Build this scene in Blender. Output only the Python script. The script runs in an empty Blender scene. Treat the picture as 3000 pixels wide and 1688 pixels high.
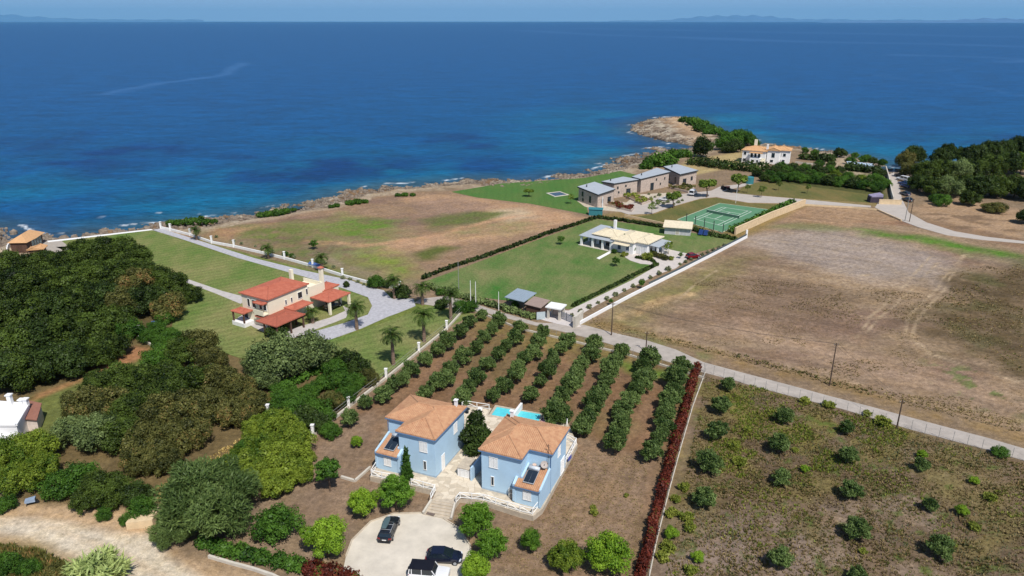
import bpy, math, random
import numpy as np
from mathutils import Vector, Matrix
from math import radians, sin, cos, tan, atan, atan2, hypot, pi, sqrt

# ------------------------------------------------------------------ camera, world, sun
sc = bpy.context.scene
C = sc.collection
FPX = 2120.0                       # focal length in pixels of the 3000 px wide photograph
PITCH = atan(782.0 / FPX)
CAMH = 60.0
cam = bpy.data.cameras.new('camera'); camo = bpy.data.objects.new('camera', cam); C.objects.link(camo)
cam.sensor_width = 36; cam.lens = FPX / 3000 * 36
cam.clip_start = 1; cam.clip_end = 250000
camo.location = (0, 0, CAMH); camo.rotation_euler = (pi / 2 - PITCH, 0, 0)
sc.camera = camo

SUN_EL, SUN_AZ = radians(54), radians(156)      # azimuth clockwise from +Y
sd = Vector((sin(SUN_AZ) * cos(SUN_EL), cos(SUN_AZ) * cos(SUN_EL), sin(SUN_EL)))
w = bpy.data.worlds.new('World'); sc.world = w; w.use_nodes = True
nt = w.node_tree; nt.nodes.clear()
sky = nt.nodes.new('ShaderNodeTexSky'); sky.sky_type = 'NISHITA'; sky.sun_disc = False
sky.sun_elevation = SUN_EL; sky.sun_rotation = SUN_AZ; sky.altitude = 50
sky.air_density = 1.0; sky.dust_density = 0.6; sky.ozone_density = 3.0
bg = nt.nodes.new('ShaderNodeBackground'); bg.inputs[1].default_value = 0.08
wo = nt.nodes.new('ShaderNodeOutputWorld')
# humid summer air: the sky pales to a soft blue towards the horizon, the same all the way round
wtc = nt.nodes.new('ShaderNodeTexCoord'); sxyz = nt.nodes.new('ShaderNodeSeparateXYZ'); nt.links.new(wtc.outputs['Generated'], sxyz.inputs[0])
hzr = nt.nodes.new('ShaderNodeMapRange'); hzr.interpolation_type = 'SMOOTHSTEP'; hzr.inputs[1].default_value = -0.02; hzr.inputs[2].default_value = 0.35; hzr.inputs[3].default_value = 0.9; hzr.inputs[4].default_value = 0.0
nt.links.new(sxyz.outputs['Z'], hzr.inputs[0])
hmx = nt.nodes.new('ShaderNodeMix'); hmx.data_type = 'RGBA'; hmx.inputs[7].default_value = (2.8, 4.8, 8.2, 1)
nt.links.new(hzr.outputs[0], hmx.inputs[0]); nt.links.new(sky.outputs[0], hmx.inputs[6])
nt.links.new(hmx.outputs[2], bg.inputs[0]); nt.links.new(bg.outputs[0], wo.inputs[0])
sl = bpy.data.lights.new('sun', 'SUN'); sl.energy = 4.0; sl.angle = radians(0.53); sl.color = (1.0, 0.965, 0.91)
slo = bpy.data.objects.new('sun', sl); C.objects.link(slo)
slo.rotation_euler = (-sd).to_track_quat('-Z', 'Y').to_euler(); slo.location = (0, 0, 300)
sc.view_settings.view_transform = 'Standard'; sc.view_settings.look = 'None'
sc.view_settings.exposure = 0.22; sc.view_settings.gamma = 1.0
try: sc.view_settings.use_curve_mapping = False
except Exception: pass
sc.render.engine = 'CYCLES'
sc.cycles.use_denoising = True
sc.cycles.max_bounces = 6; sc.cycles.diffuse_bounces = 2; sc.cycles.glossy_bounces = 2
sc.cycles.transmission_bounces = 3; sc.cycles.transparent_max_bounces = 6; sc.cycles.volume_bounces = 0
sc.cycles.caustics_reflective = False; sc.cycles.caustics_refractive = False

# ------------------------------------------------------------------ surveying helpers
def P(x, y, z=0.0):
    """ground survey: place in metres of a photograph pixel (3000 px wide) on the level z"""
    dx = (x - 1500) / FPX; dy = -(y - 844) / FPX
    vy = cos(PITCH) + dy * sin(PITCH); vz = -sin(PITCH) + dy * cos(PITCH)
    t = (z - CAMH) / vz
    return (dx * t, vy * t)
def ppm(x, y, z=0.0):
    X, Y = P(x, y, z)
    return FPX / (Y * cos(PITCH) + (CAMH - z) * sin(PITCH))
def Zf(x0, y0, s):
    return lambda x, y: (x0 + x * s, y0 + y * s)
A25 = Zf(0, 0, 1.165)
def PL(pts, z=0.0, f=None):
    return [P(*(f(*p) if f else p), z) for p in pts]

# ------------------------------------------------------------------ materials
def lin(c): 
    c = c / 255.0
    return c / 12.92 if c <= 0.04045 else ((c + 0.055) / 1.055) ** 2.4
def K(r, g, b, k=0.9):
    return (lin(r) * k, lin(g) * k, lin(b) * k, 1)
MATS = {}
def mat(name, col, rough=0.8, noise=0.12, scale=1.5, bump=0.0, bscale=8.0, spec=0.3, metal=0.0, col2=None, detail=6, stretch=None, bdist=0.05):
    if name in MATS: return MATS[name]
    m = bpy.data.materials.new(name); m.use_nodes = True; n = m.node_tree.nodes; l = m.node_tree.links
    b = n['Principled BSDF']; b.inputs['Roughness'].default_value = rough
    b.inputs['Specular IOR Level'].default_value = spec; b.inputs['Metallic'].default_value = metal
    tc = n.new('ShaderNodeTexCoord'); mp = n.new('ShaderNodeMapping'); l.new(tc.outputs['Object'], mp.inputs[0])
    if stretch: mp.inputs['Scale'].default_value = stretch
    nz = n.new('ShaderNodeTexNoise'); nz.inputs['Scale'].default_value = scale; nz.inputs['Detail'].default_value = detail
    nz.inputs['Roughness'].default_value = 0.65
    l.new(mp.outputs[0], nz.inputs['Vector'])
    rp = n.new('ShaderNodeMapRange'); rp.inputs[1].default_value = 0.3; rp.inputs[2].default_value = 0.7
    l.new(nz.outputs['Fac'], rp.inputs[0])
    mx = n.new('ShaderNodeMix'); mx.data_type = 'RGBA'
    c2 = col2 or tuple(min(1, c * (1 + noise * 1.2)) for c in col[:3]) + (1,)
    c1 = col if col2 else tuple(c * (1 - noise * 1.6) for c in col[:3]) + (1,)
    mx.inputs[6].default_value = c1; mx.inputs[7].default_value = c2
    l.new(rp.outputs[0], mx.inputs[0]); l.new(mx.outputs[2], b.inputs['Base Color'])
    if bump:
        nb = n.new('ShaderNodeTexNoise'); nb.inputs['Scale'].default_value = bscale; nb.inputs['Detail'].default_value = 5
        l.new(mp.outputs[0], nb.inputs['Vector'])
        bp = n.new('ShaderNodeBump'); bp.inputs['Strength'].default_value = bump; bp.inputs['Distance'].default_value = bdist
        l.new(nb.outputs['Fac'], bp.inputs['Height']); l.new(bp.outputs[0], b.inputs['Normal'])
    MATS[name] = m
    return m

def leafmat(name, c1, c2, trans=0.25, third=None, tpos=0.94):
    m = bpy.data.materials.new(name); m.use_nodes = True; n = m.node_tree.nodes; l = m.node_tree.links
    n.clear(); out = n.new('ShaderNodeOutputMaterial')
    at = n.new('ShaderNodeAttribute'); at.attribute_name = 'tint'
    oi = n.new('ShaderNodeObjectInfo')
    ad = n.new('ShaderNodeMath'); ad.operation = 'MULTIPLY_ADD'; ad.inputs[1].default_value = 0.3
    l.new(oi.outputs['Random'], ad.inputs[0]); l.new(at.outputs['Fac'], ad.inputs[2])
    sb = n.new('ShaderNodeMath'); sb.operation = 'SUBTRACT'; sb.inputs[1].default_value = 0.15; sb.use_clamp = True
    l.new(ad.outputs[0], sb.inputs[0])
    rp = n.new('ShaderNodeValToRGB'); rp.color_ramp.elements[0].color = c1; rp.color_ramp.elements[1].color = c2
    rp.color_ramp.elements[0].position = 0.1; rp.color_ramp.elements[1].position = min(0.9, tpos-0.12)
    if third:
        e = rp.color_ramp.elements.new(tpos); e.color = third
    l.new(sb.outputs[0], rp.inputs[0])
    d = n.new('ShaderNodeBsdfDiffuse'); t = n.new('ShaderNodeBsdfTranslucent'); g = n.new('ShaderNodeBsdfGlossy')
    g.inputs['Roughness'].default_value = 0.5; g.inputs[0].default_value = (1, 1, 1, 1)
    l.new(rp.outputs[0], d.inputs[0]); l.new(rp.outputs[0], t.inputs[0])
    mx = n.new('ShaderNodeMixShader'); mx.inputs[0].default_value = trans
    l.new(d.outputs[0], mx.inputs[1]); l.new(t.outputs[0], mx.inputs[2])
    m2 = n.new('ShaderNodeMixShader'); m2.inputs[0].default_value = 0.01
    l.new(mx.outputs[0], m2.inputs[1]); l.new(g.outputs[0], m2.inputs[2]); l.new(m2.outputs[0], out.inputs[0])
    MATS[name] = m
    return m

# ------------------------------------------------------------------ object helpers
WL = {}
def setp(o, label=None, cat=None, group=None, kind=None):
    if label: o['label'] = label
    if cat: o['category'] = cat
    if group: o['group'] = group
    if kind: o['kind'] = kind
    return o
def thing(name, label, cat, loc=(0, 0, 0), rotz=0.0, group=None, scale=1.0):
    o = bpy.data.objects.new(name, None); C.objects.link(o); o.empty_display_size = 0.5
    o.location = loc; o.rotation_euler = (0, 0, rotz)
    o.scale = (scale, scale, scale) if not isinstance(scale, tuple) else scale
    WL[o.name] = Vector(loc)
    return setp(o, label, cat, group)
def link_mesh(name, me, parent=None, label=None):
    o = bpy.data.objects.new(name, me); C.objects.link(o)
    if parent is not None: o.parent = parent; WL[o.name] = WL.get(parent.name, Vector((0, 0, 0)))
    if label: o['label'] = label
    return o
class MB:
    def __init__(s): s.v = []; s.f = []
    def face(s, pts):
        k = len(s.v); s.v += [tuple(p) for p in pts]; s.f.append(tuple(range(k, k + len(pts)))); return s
    def add(s, vs, fs):
        k = len(s.v); s.v += [tuple(p) for p in vs]; s.f += [tuple(i + k for i in f) for f in fs]; return s
    def box(s, x0, x1, y0, y1, z0, z1):
        return s.add([(x0,y0,z0),(x1,y0,z0),(x1,y1,z0),(x0,y1,z0),(x0,y0,z1),(x1,y0,z1),(x1,y1,z1),(x0,y1,z1)],
                     [(0,3,2,1),(4,5,6,7),(0,1,5,4),(1,2,6,5),(2,3,7,6),(3,0,4,7)])
    def prism(s, poly, z0, z1):
        """poly: list of (x,y); z0,z1 number or list"""
        n = len(poly); a = sum(poly[i][0]*poly[(i+1)%n][1]-poly[(i+1)%n][0]*poly[i][1] for i in range(n))
        Z0 = z0 if isinstance(z0, (list, tuple)) else [z0]*n; Z1 = z1 if isinstance(z1, (list, tuple)) else [z1]*n
        if a < 0: poly = poly[::-1]; Z0 = Z0[::-1]; Z1 = Z1[::-1]
        vs = [(p[0], p[1], Z0[i]) for i, p in enumerate(poly)] + [(p[0], p[1], Z1[i]) for i, p in enumerate(poly)]
        fs = [tuple(range(n-1, -1, -1)), tuple(range(n, 2*n))] + [(i, (i+1)%n, n+(i+1)%n, n+i) for i in range(n)]
        return s.add(vs, fs)
    def bar(s, a, b, t, h, up=(0,0,1)):
        """box beam from a to b, thickness t sideways, h upwards"""
        a = Vector(a); b = Vector(b); d = (b-a).normalized(); u = Vector(up)
        sv = d.cross(u)
        if sv.length < 1e-4: sv = Vector((1,0,0))
        sv.normalize(); uv = sv.cross(d).normalized()
        q = [a - sv*t/2 - uv*h/2, a + sv*t/2 - uv*h/2, a + sv*t/2 + uv*h/2, a - sv*t/2 + uv*h/2]
        r = [p + (b-a) for p in q]
        return s.add(q + r, [(0,1,2,3),(7,6,5,4),(0,4,5,1),(1,5,6,2),(2,6,7,3),(3,7,4,0)])
    def tube(s, a, b, r0, r1=None, n=8, caps=True):
        r1 = r0 if r1 is None else r1
        a = Vector(a); b = Vector(b); d = (b-a).normalized()
        u = d.cross(Vector((0,0,1)))
        if u.length < 1e-3: u = Vector((1,0,0))
        u.normalize(); v = d.cross(u)
        vs = [a + (u*cos(2*pi*i/n) + v*sin(2*pi*i/n))*r0 for i in range(n)] + [b + (u*cos(2*pi*i/n) + v*sin(2*pi*i/n))*r1 for i in range(n)]
        fs = [(i, n+i, n+(i+1)%n, (i+1)%n) for i in range(n)]
        if caps: fs += [tuple(range(n)), tuple(range(2*n-1, n-1, -1))]
        return s.add(vs, fs)
    def mesh(s, name, m=None, off=(0,0,0), smooth=False):
        me = bpy.data.meshes.new(name)
        me.from_pydata([(v[0]-off[0], v[1]-off[1], v[2]-off[2]) for v in s.v], [], s.f)
        if m: me.materials.append(m)
        if smooth: me.polygons.foreach_set('use_smooth', [True]*len(me.polygons))
        me.update(); return me
    def build(s, name, m, parent=None, label=None, smooth=False, kind=None):
        off = WL.get(parent.name, Vector((0,0,0))) if parent is not None else (0,0,0)
        o = link_mesh(name, s.mesh(name, m, off, smooth), parent, label)
        if kind: o['kind'] = kind
        return o
def copy_tree(o, parent=None):
    c = o.copy(); C.objects.link(c); c.parent = parent
    WL[c.name] = WL.get(o.name, Vector((0,0,0)))
    for ch in list(o.children): copy_tree(ch, c)
    return c
ORD = ['first','second','third','fourth','fifth','sixth','seventh','eighth','ninth','tenth','eleventh','twelfth','thirteenth','fourteenth','fifteenth','sixteenth','seventeenth','eighteenth','nineteenth','twentieth','twenty-first','twenty-second','twenty-third','twenty-fourth','twenty-fifth']

# ------------------------------------------------------------------ numpy noise and painting
def hsh(ix, iy, s):
    h = (ix.astype(np.int64)*374761393 + iy.astype(np.int64)*668265263 + s*974634777) & 0x7fffffff
    h = ((h ^ (h >> 13))*1274126177) & 0x7fffffff
    return ((h ^ (h >> 16)) & 0xffff)/65535.0
def vnoise(x, y, s=0):
    ix = np.floor(x); iy = np.floor(y); fx = x-ix; fy = y-iy
    fx = fx*fx*(3-2*fx); fy = fy*fy*(3-2*fy)
    a = hsh(ix, iy, s); b = hsh(ix+1, iy, s); c = hsh(ix, iy+1, s); d = hsh(ix+1, iy+1, s)
    return (a*(1-fx)+b*fx)*(1-fy) + (c*(1-fx)+d*fx)*fy
def fbm(x, y, sc_=1.0, o=4, s=0):
    r = 0; a = 0.5; t = 0
    for i in range(o):
        r = r + a*vnoise(x*sc_+i*17.3, y*sc_+i*9.1, s+i); t += a; a *= 0.55; sc_ *= 2.03
    return r/t
def sdist(px, py, poly):
    """signed distance, positive inside"""
    d = np.full(px.shape, 1e9); ins = np.zeros(px.shape, bool); n = len(poly)
    for i in range(n):
        x0, y0 = poly[i]; x1, y1 = poly[(i+1) % n]
        ex, ey = x1-x0, y1-y0; L = ex*ex+ey*ey+1e-12
        t = np.clip(((px-x0)*ex+(py-y0)*ey)/L, 0, 1)
        d = np.minimum(d, (px-x0-t*ex)**2+(py-y0-t*ey)**2)
        if abs(y1-y0) > 1e-9:
            c = ((y0 > py) != (y1 > py)) & (px < (x1-x0)*(py-y0)/(y1-y0)+x0); ins ^= c
    d = np.sqrt(d); return np.where(ins, d, -d)
def ldist(px, py, line):
    d = np.full(px.shape, 1e9)
    for i in range(len(line)-1):
        x0, y0 = line[i]; x1, y1 = line[i+1]
        ex, ey = x1-x0, y1-y0; L = ex*ex+ey*ey+1e-12
        t = np.clip(((px-x0)*ex+(py-y0)*ey)/L, 0, 1)
        d = np.minimum(d, (px-x0-t*ex)**2+(py-y0-t*ey)**2)
    return np.sqrt(d)
HAZE = 1.0e-5
# ------------------------------------------------------------------ land, shore, sea
SEA = -2.0
coast_px = [(-600,600),(-250,640),(-120,655),(0,660),(50,664),(64,684),(128,692),(175,690),(215,681),(250,672),(300,668),(345,664),(400,657),
 (474,655),(540,650),(622,634),(690,627),(757,618),(816,606),(880,597),(940,582),(1000,562),(1050,556),(1093,547),(1149,541),(1200,540),(1264,533),(1330,529),
 (1388,524),(1440,523),(1466,526),(1485,536),(1510,532),(1522,527),(1560,524),(1600,520),(1642,508),(1680,508),(1712,504),(1752,492),(1790,484),(1770,480),(1752,476),(1787,466),
 (1833,459),(1892,449),(1925,446),(1887,434),(1930,432),(1983,436),(2031,431),(2001,424),(1950,417),(1903,407),(1868,396),(1845,382),(1843,372),(1857,361),
 (1903,348),(1950,343),(1997,344),(2043,347),(2062,366),(2099,382),(2130,393),(2190,400),(2230,420),(2321,428),(2430,441),(2487,451),(2545,462),(2598,474),
 (2603,494),(2608,506),(2625,507),(2650,490),(2720,480),(2800,474),(3000,462),(3300,440),(3800,420)]
coast = PL(coast_px, SEA)
LAND = coast + [(2500, 900), (2500, -400), (-2500, -400), (-2500, coast[0][1]+120)]

# fan grid following the view so that detail is spent where it is seen
def fan_grid(y0, y1, ratio, ulim, nu):
    ys = [y0]
    while ys[-1] < y1: ys.append(ys[-1]*ratio)
    ys = np.array(ys)
    t = np.linspace(-1, 1, nu); us = np.sign(t)*(0.62*np.abs(t)+0.0) 
    us = np.where(np.abs(t) < 0.8, t/0.8*0.78, np.sign(t)*(0.78+(np.abs(t)-0.8)/0.2*(ulim-0.78)))
    X = np.outer(ys, us); Y = np.repeat(ys[:, None], nu, 1)
    return X, Y
def grid_mesh(name, X, Y, Z, col, m, keep=None, extra=None):
    h, wd = X.shape; me = bpy.data.meshes.new(name)
    co = np.stack([X, Y, Z], -1).reshape(-1, 3).astype(np.float32)
    i = np.arange(h*wd).reshape(h, wd)
    q = np.stack([i[:-1, :-1], i[:-1, 1:], i[1:, 1:], i[1:, :-1]], -1).reshape(-1, 4)
    if keep is not None:
        k = keep.reshape(-1); q = q[k[q].any(1)]
        used = np.zeros(h*wd, bool); used[q.ravel()] = True; idx = np.cumsum(used)-1
        co = co[used]; q = idx[q]; col = col.reshape(-1, 3)[used]
        if extra is not None: extra = extra.reshape(-1)[used]
    me.vertices.add(len(co)); me.vertices.foreach_set('co', co.ravel())
    me.loops.add(len(q)*4); me.loops.foreach_set('vertex_index', q.ravel().astype(np.int32))
    me.polygons.add(len(q)); me.polygons.foreach_set('loop_start', np.arange(0, len(q)*4, 4, dtype=np.int32))
    me.polygons.foreach_set('loop_total', np.full(len(q), 4, np.int32))
    me.polygons.foreach_set('use_smooth', np.ones(len(q), bool))
    me.update(); me.validate()
    at = me.attributes.new('tone', 'FLOAT_COLOR', 'POINT')
    c4 = np.concatenate([col.reshape(-1, 3), np.ones((len(co), 1))], 1).astype(np.float32)
    at.data.foreach_set('color', c4.ravel())
    if extra is not None:
        a2 = me.attributes.new('slick_sheen', 'FLOAT', 'POINT'); a2.data.foreach_set('value', extra.reshape(-1).astype(np.float32))
    me.materials.append(m)
    o = bpy.data.objects.new(name, me); C.objects.link(o); return o

# ---- ground colours, painted region by region in real places
X, Y = fan_grid(28, 620, 1.0055, 2.6, 620)
def c3(r, g, b, k=0.9): return np.array([lin(r)*k, lin(g)*k, lin(b)*k])
N1 = fbm(X, Y, 0.05, 4, 1); N2 = fbm(X, Y, 0.35, 4, 5); N3 = fbm(X, Y, 0.015, 3, 9)
GC = np.empty(X.shape+(3,)); GC[:] = c3(140, 120, 98)
def mixc(mask, col):
    global GC
    GC = GC*(1-mask[..., None]) + col*mask[..., None]
def soft(d, wd): return np.clip(d/wd+0.5, 0, 1)
WX = (fbm(X, Y, 0.09, 3, 21)-0.5); WY = (fbm(X, Y, 0.09, 3, 33)-0.5)
def paint(pts, col, wd=2.0, warp=6.0, amt=1.0, f=A25, noise=0.0, z=0.0):
    poly = PL(pts, z, f); xs = [p[0] for p in poly]; ys = [p[1] for p in poly]; pad = wd+warp+2
    bb = (X > min(xs)-pad) & (X < max(xs)+pad) & (Y > min(ys)-pad) & (Y < max(ys)+pad)
    m = np.zeros(X.shape)
    d = sdist(X[bb]+WX[bb]*warp, Y[bb]+WY[bb]*warp, poly)
    k = soft(d, wd)*amt
    if noise: k = k*np.clip((N2[bb]-0.5)*noise*5+0.85, 0, 1)
    m[bb] = k; mixc(m, col)
def pline(pts, col, wd=1.0, sf=0.8, warp=2.0, amt=1.0, f=A25, noise=0.6):
    ln = PL(pts, 0, f); d = ldist(X+WX*warp, Y+WY*warp, ln)
    m = np.clip((wd-d)/sf+0.5, 0, 1)*amt
    if noise: m = m*np.clip((N2-0.5)*noise*4+0.7, 0, 1)
    mixc(m, col)
def patches(pts, col, thr=0.55, scale=0.08, s=50, wd=0.12, amt=1.0, edge=8.0, f=A25, aniso=1.0):
    poly = PL(pts, 0, f); d = sdist(X, Y, poly); n = fbm(X, Y*aniso, scale, 5, s)
    m = np.clip((n-thr)/wd, 0, 1)*soft(d, edge)*amt; mixc(m, col)

TAN = c3(176, 152, 124); BRN = c3(140, 116, 100); RED = c3(158, 122, 98); DRY = c3(158, 136, 112)
GRN = c3(112, 130, 62); OLV = c3(124, 118, 74); DK = c3(88, 78, 62)
# middle field
F2 = [(430,600),(520,575),(640,545),(760,520),(860,505),(1000,488),(1135,480),(1300,500),(1480,548),(1300,620),(1050,700),(960,700),(800,660),(600,600)]
paint(F2, c3(150,124,100), 3, 3)
patches(F2, c3(128,104,92), 0.5, 0.04, 61, 0.15, 0.8, aniso=2)
paint([(1000,500),(1130,492),(1250,505),(1400,530),(1480,552),(1380,575),(1250,600),(1050,625),(980,640),(950,620),(1120,580),(1250,560),(1200,530),(1080,520)], c3(186,150,118), 6, 6, 0.85)
paint([(1040,505),(1150,498),(1260,520),(1130,545),(1050,535)], c3(150,124,106), 6, 8, 0.8)
paint([(1230,530),(1330,525),(1360,545),(1290,562),(1240,550)], c3(188,168,140), 5, 8, 0.8)
paint([(1060,552),(1180,533),(1280,538),(1230,560),(1090,572)], c3(98,108,58), 5, 8, 0.95, noise=0.2)
paint([(1110,575),(1220,560),(1370,560),(1300,585),(1150,600)], c3(130,126,84), 6, 8, 0.7, noise=0.5)
paint([(470,585),(560,565),(700,560),(800,575),(820,600),(700,612),(560,600)], c3(116,114,72), 7, 14, 0.85, noise=0.7)
paint([(640,625),(760,610),(860,640),(900,690),(840,690),(760,660)], c3(104,114,64), 6, 12, 0.9, noise=0.5)
G1 = [(790,560),(860,545),(940,555),(1010,575),(1020,592),(950,606),(870,602),(820,590)]
paint(G1, c3(96,124,48), 14, 22, 0.95, noise=0.35)
paint([(620,590),(720,560),(800,570),(760,600),(650,605)], c3(104,114,60), 6, 12, 0.85, noise=0.5)
paint([(700,560),(640,575),(540,572),(520,588),(560,600)], c3(176,136,104), 5, 8, 0.7)
paint([(880,640),(930,620),(1000,640),(1025,680),(1000,700),(930,695),(890,670)], c3(118,138,54), 12, 16, 0.95, noise=0.3)
paint([(800,610),(900,600),(1000,606),(960,630),(860,650)], c3(126,130,84), 6, 8, 0.7, noise=0.6)
paint([(1048,640),(1100,618),(1146,625),(1100,652),(1060,655)], c3(98,104,54), 4, 6, 1.0)
pline([(770,605),(900,620),(1010,608),(1150,578),(1300,545),(1400,540)], c3(186,146,114), 1.6, 2.0, 5, 0.8)
pline([(800,640),(850,660),(910,690),(960,702)], c3(140,122,104), 2.0, 2.5, 3, 0.8)
# big right field
F1 = [(1465,820),(1640,715),(1760,640),(1860,605),(2030,515),(2200,520),(2330,560),(2575,620),(3200,700),(3300,1310),(2575,1110),(2330,1045),(2060,975),(1850,920),(1600,855)]
paint(F1, c3(148,126,102), 4, 2)
patches(F1, c3(132,108,92), 0.5, 0.035, 71, 0.2, 0.9, aniso=2)
patches(F1, c3(166,142,116), 0.56, 0.12, 75, 0.12, 0.5, aniso=3)
paint([(1480,820),(1700,700),(1900,640),(1800,720),(1660,780),(1600,830)], c3(126,120,72), 8, 10, 0.85, noise=0.3)
paint([(1600,790),(1740,735),(1680,745),(1600,775)], c3(182,150,112), 3, 5, 0.8)
pline([(1560,800),(1640,765),(1735,738)], c3(190,160,120), 1.4, 1.2, 2, 0.8)
paint([(1680,780),(1900,690),(2050,720),(2150,800),(2000,860),(1850,850),(1700,820)], c3(128,106,88), 10, 14, 0.75)
paint([(1850,590),(2100,575),(2400,650),(2380,720),(2150,700),(1950,640)], c3(158,144,134), 10, 10, 0.8)
paint([(1980,520),(2180,530),(2300,560),(2100,570),(1960,560)], c3(162,132,104), 6, 10, 0.8)
paint([(1640,860),(1800,830),(2100,930),(2400,1010),(2575,1070),(2575,1020),(2300,930),(1900,820)], c3(166,140,118), 8, 8, 0.6)
paint([(2150,575),(2300,590),(2450,615),(2575,640),(2800,700),(2800,740),(2575,668),(2450,640),(2300,608),(2180,592)], c3(84,122,42), 6.0, 10, 1.0, noise=0.25)
paint([(1900,568),(2050,560),(2150,578),(2050,585)], c3(124,128,80), 4, 7, 0.6)
paint([(2170,560),(2330,572),(2575,625),(2575,605),(2350,555)], c3(140,104,84), 4, 6, 0.7)
paint([(2400,700),(2575,650),(3200,760),(3200,1200),(2575,960),(2450,900),(2320,840),(2330,800),(2370,760)], c3(88,74,52), 8, 18, 0.95, noise=0.3)
paint([(2450,655),(2575,680),(2575,650),(2450,640)], c3(150,130,110), 4, 6, 0.6)
patches([(2400,700),(2575,650),(2575,930),(2330,850)], c3(88,88,54), 0.55, 0.12, 81, 0.14, 0.7, edge=20)
patches([(2340,900),(2450,930),(2575,960),(2575,1050),(2420,1010)], c3(92,112,56), 0.58, 0.3, 85, 0.06, 0.8)
for ln_ in ([(2345,640),(2290,700),(2200,790),(2160,850)],[(2360,660),(2310,710),(2215,800),(2180,840)],[(2430,640),(2380,720),(2310,800),(2290,850),(2340,890),(2450,930),(2575,965)],[(2425,640),(2360,720),(2290,790),(2275,840)],
            [(1930,680),(2060,700),(2200,725),(2290,718)],[(1960,650),(2150,690),(2300,700)],[(1800,680),(1740,720),(1700,760)]):
    pline(ln_, c3(180,158,130), 0.3, 0.5, 1.2, 0.7)
for k in range(14):
    y0 = 860+k*13; pline([(1560+k*6,y0-30),(1900,y0+40),(2300,y0+130)], c3(174,150,126), 0.5, 1.2, 4, 0.35, noise=1)
# verge along the concrete lane
pline([(1500,812),(1640,852),(1850,905),(2060,965),(2300,1030),(2575,1100)], c3(136,112,74), 2.2, 3, 4, 0.8, noise=0.7)
pline([(1580,845),(1640,862),(1700,878),(1760,895)], c3(110,112,72), 2.0, 2.4, 4, 0.7, noise=0.9)
# olive grove soil
GV = [(1210,790),(1480,860),(1765,935),(1640,1350),(1600,1449),(1330,1449),(1300,1300),(1500,1120),(1400,1040),(1230,1020),(960,1050),(930,1180),(800,1160),(780,1110),(880,1040),(1050,910)]
paint(GV, c3(132,104,80), 2, 2)
patches(GV, c3(118,102,70), 0.5, 0.07, 91, 0.15, 0.7)
paint([(1200,790),(1480,850),(1770,930),(1760,975),(1600,935),(1480,905),(1250,860),(1180,830)], c3(130,116,70), 5, 6, 0.85, noise=0.5)
paint([(1560,905),(1640,925),(1700,935),(1690,960),(1580,935)], c3(92,126,40), 3, 4, 0.8)
for k in range(9):
    a = (1235+k*64, 840+k*17); b = (1000+k*88-60, 1090+k*22)
    pline([a, b], c3(156,120,94), 0.9, 1.2, 1.0, 0.5, noise=0.8)
# yard round the blue houses
paint([(780,1080),(930,1040),(960,1180),(1100,1260),(870,1350),(700,1320),(760,1200)], c3(138,116,96), 4, 4)
paint([(1380,1100),(1640,1140),(1620,1300),(1590,1449),(1150,1449),(1180,1290),(1360,1300)], c3(142,118,96), 3, 4)
patches([(1380,1100),(1640,1140),(1590,1449),(1150,1449)], c3(138,112,86), 0.5, 0.12, 95, 0.12, 0.7)
paint([(560,1150),(640,1080),(720,1020),(760,1040),(700,1100),(640,1180),(520,1260),(480,1240)], c3(170,126,84), 3, 4, 0.9)
paint([(360,1240),(480,1180),(520,1230),(430,1300),(380,1300)], c3(176,150,118), 4, 4)
# lower right field
F3 = [(1765,935),(2060,1010),(2575,1160),(3300,1370),(3300,1750),(1500,1750),(1600,1449),(1660,1400)]
paint(F3, c3(120,102,84), 1.5, 1.5)
patches(F3, c3(102,86,68), 0.5, 0.08, 101, 0.14, 0.8)
patches(F3, c3(124,114,68), 0.55, 0.13, 105, 0.1, 0.6)
patches([(1765,935),(2060,1010),(2300,1100),(2100,1250),(1800,1250),(1700,1200)], c3(122,116,58), 0.53, 0.16, 108, 0.1, 0.7)
patches(F3, c3(142,124,108), 0.58, 0.1, 111, 0.1, 0.75)
patches([(1750,1300),(2200,1300),(2200,1500),(1640,1500)], c3(142,124,112), 0.46, 0.12, 115, 0.14, 0.8)
patches(F3, c3(84,100,44), 0.64, 0.5, 121, 0.05, 0.8)
# clearing and ground at the far right
paint([(2290,520),(2420,500),(2575,530),(2575,600),(2400,570),(2310,545)], c3(168,140,112), 4, 5)
paint([(2575,620),(2330,575),(2300,548),(2320,545),(2450,580),(2575,605)], c3(140,116,92), 2, 4, 0.8)
patches([(2290,520),(2420,500),(2575,530),(2575,610),(2330,560)], c3(110,90,72), 0.55, 0.15, 131, 0.08, 0.7, aniso=2)
# estate surroundings
paint([(1500,545),(1700,500),(1990,490),(2190,495),(2190,515),(2020,520),(1860,600),(1700,560),(1500,550)], c3(140,120,80), 3, 4)
paint([(1730,405),(1860,380),(1880,420),(1740,440),(1640,440)], c3(176,156,112), 3, 4)
paint([(1990,470),(2200,470),(2230,520),(1990,500)], c3(140,124,84), 3, 4)
paint([(1960,420),(2230,430),(2230,500),(1960,480)], c3(86,88,52), 3, 4)
# woods, left: dark soil and litter under the trees
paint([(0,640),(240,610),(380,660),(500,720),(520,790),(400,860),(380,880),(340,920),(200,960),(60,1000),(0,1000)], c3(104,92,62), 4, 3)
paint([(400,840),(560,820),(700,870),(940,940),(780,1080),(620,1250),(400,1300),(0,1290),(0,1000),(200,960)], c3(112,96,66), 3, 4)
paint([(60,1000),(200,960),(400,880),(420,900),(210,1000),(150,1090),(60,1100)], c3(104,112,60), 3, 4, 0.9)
paint([(340,870),(400,880),(330,915),(220,950),(90,990),(70,1010),(200,960)], c3(172,124,88), 2, 3, 0.9)
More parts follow.
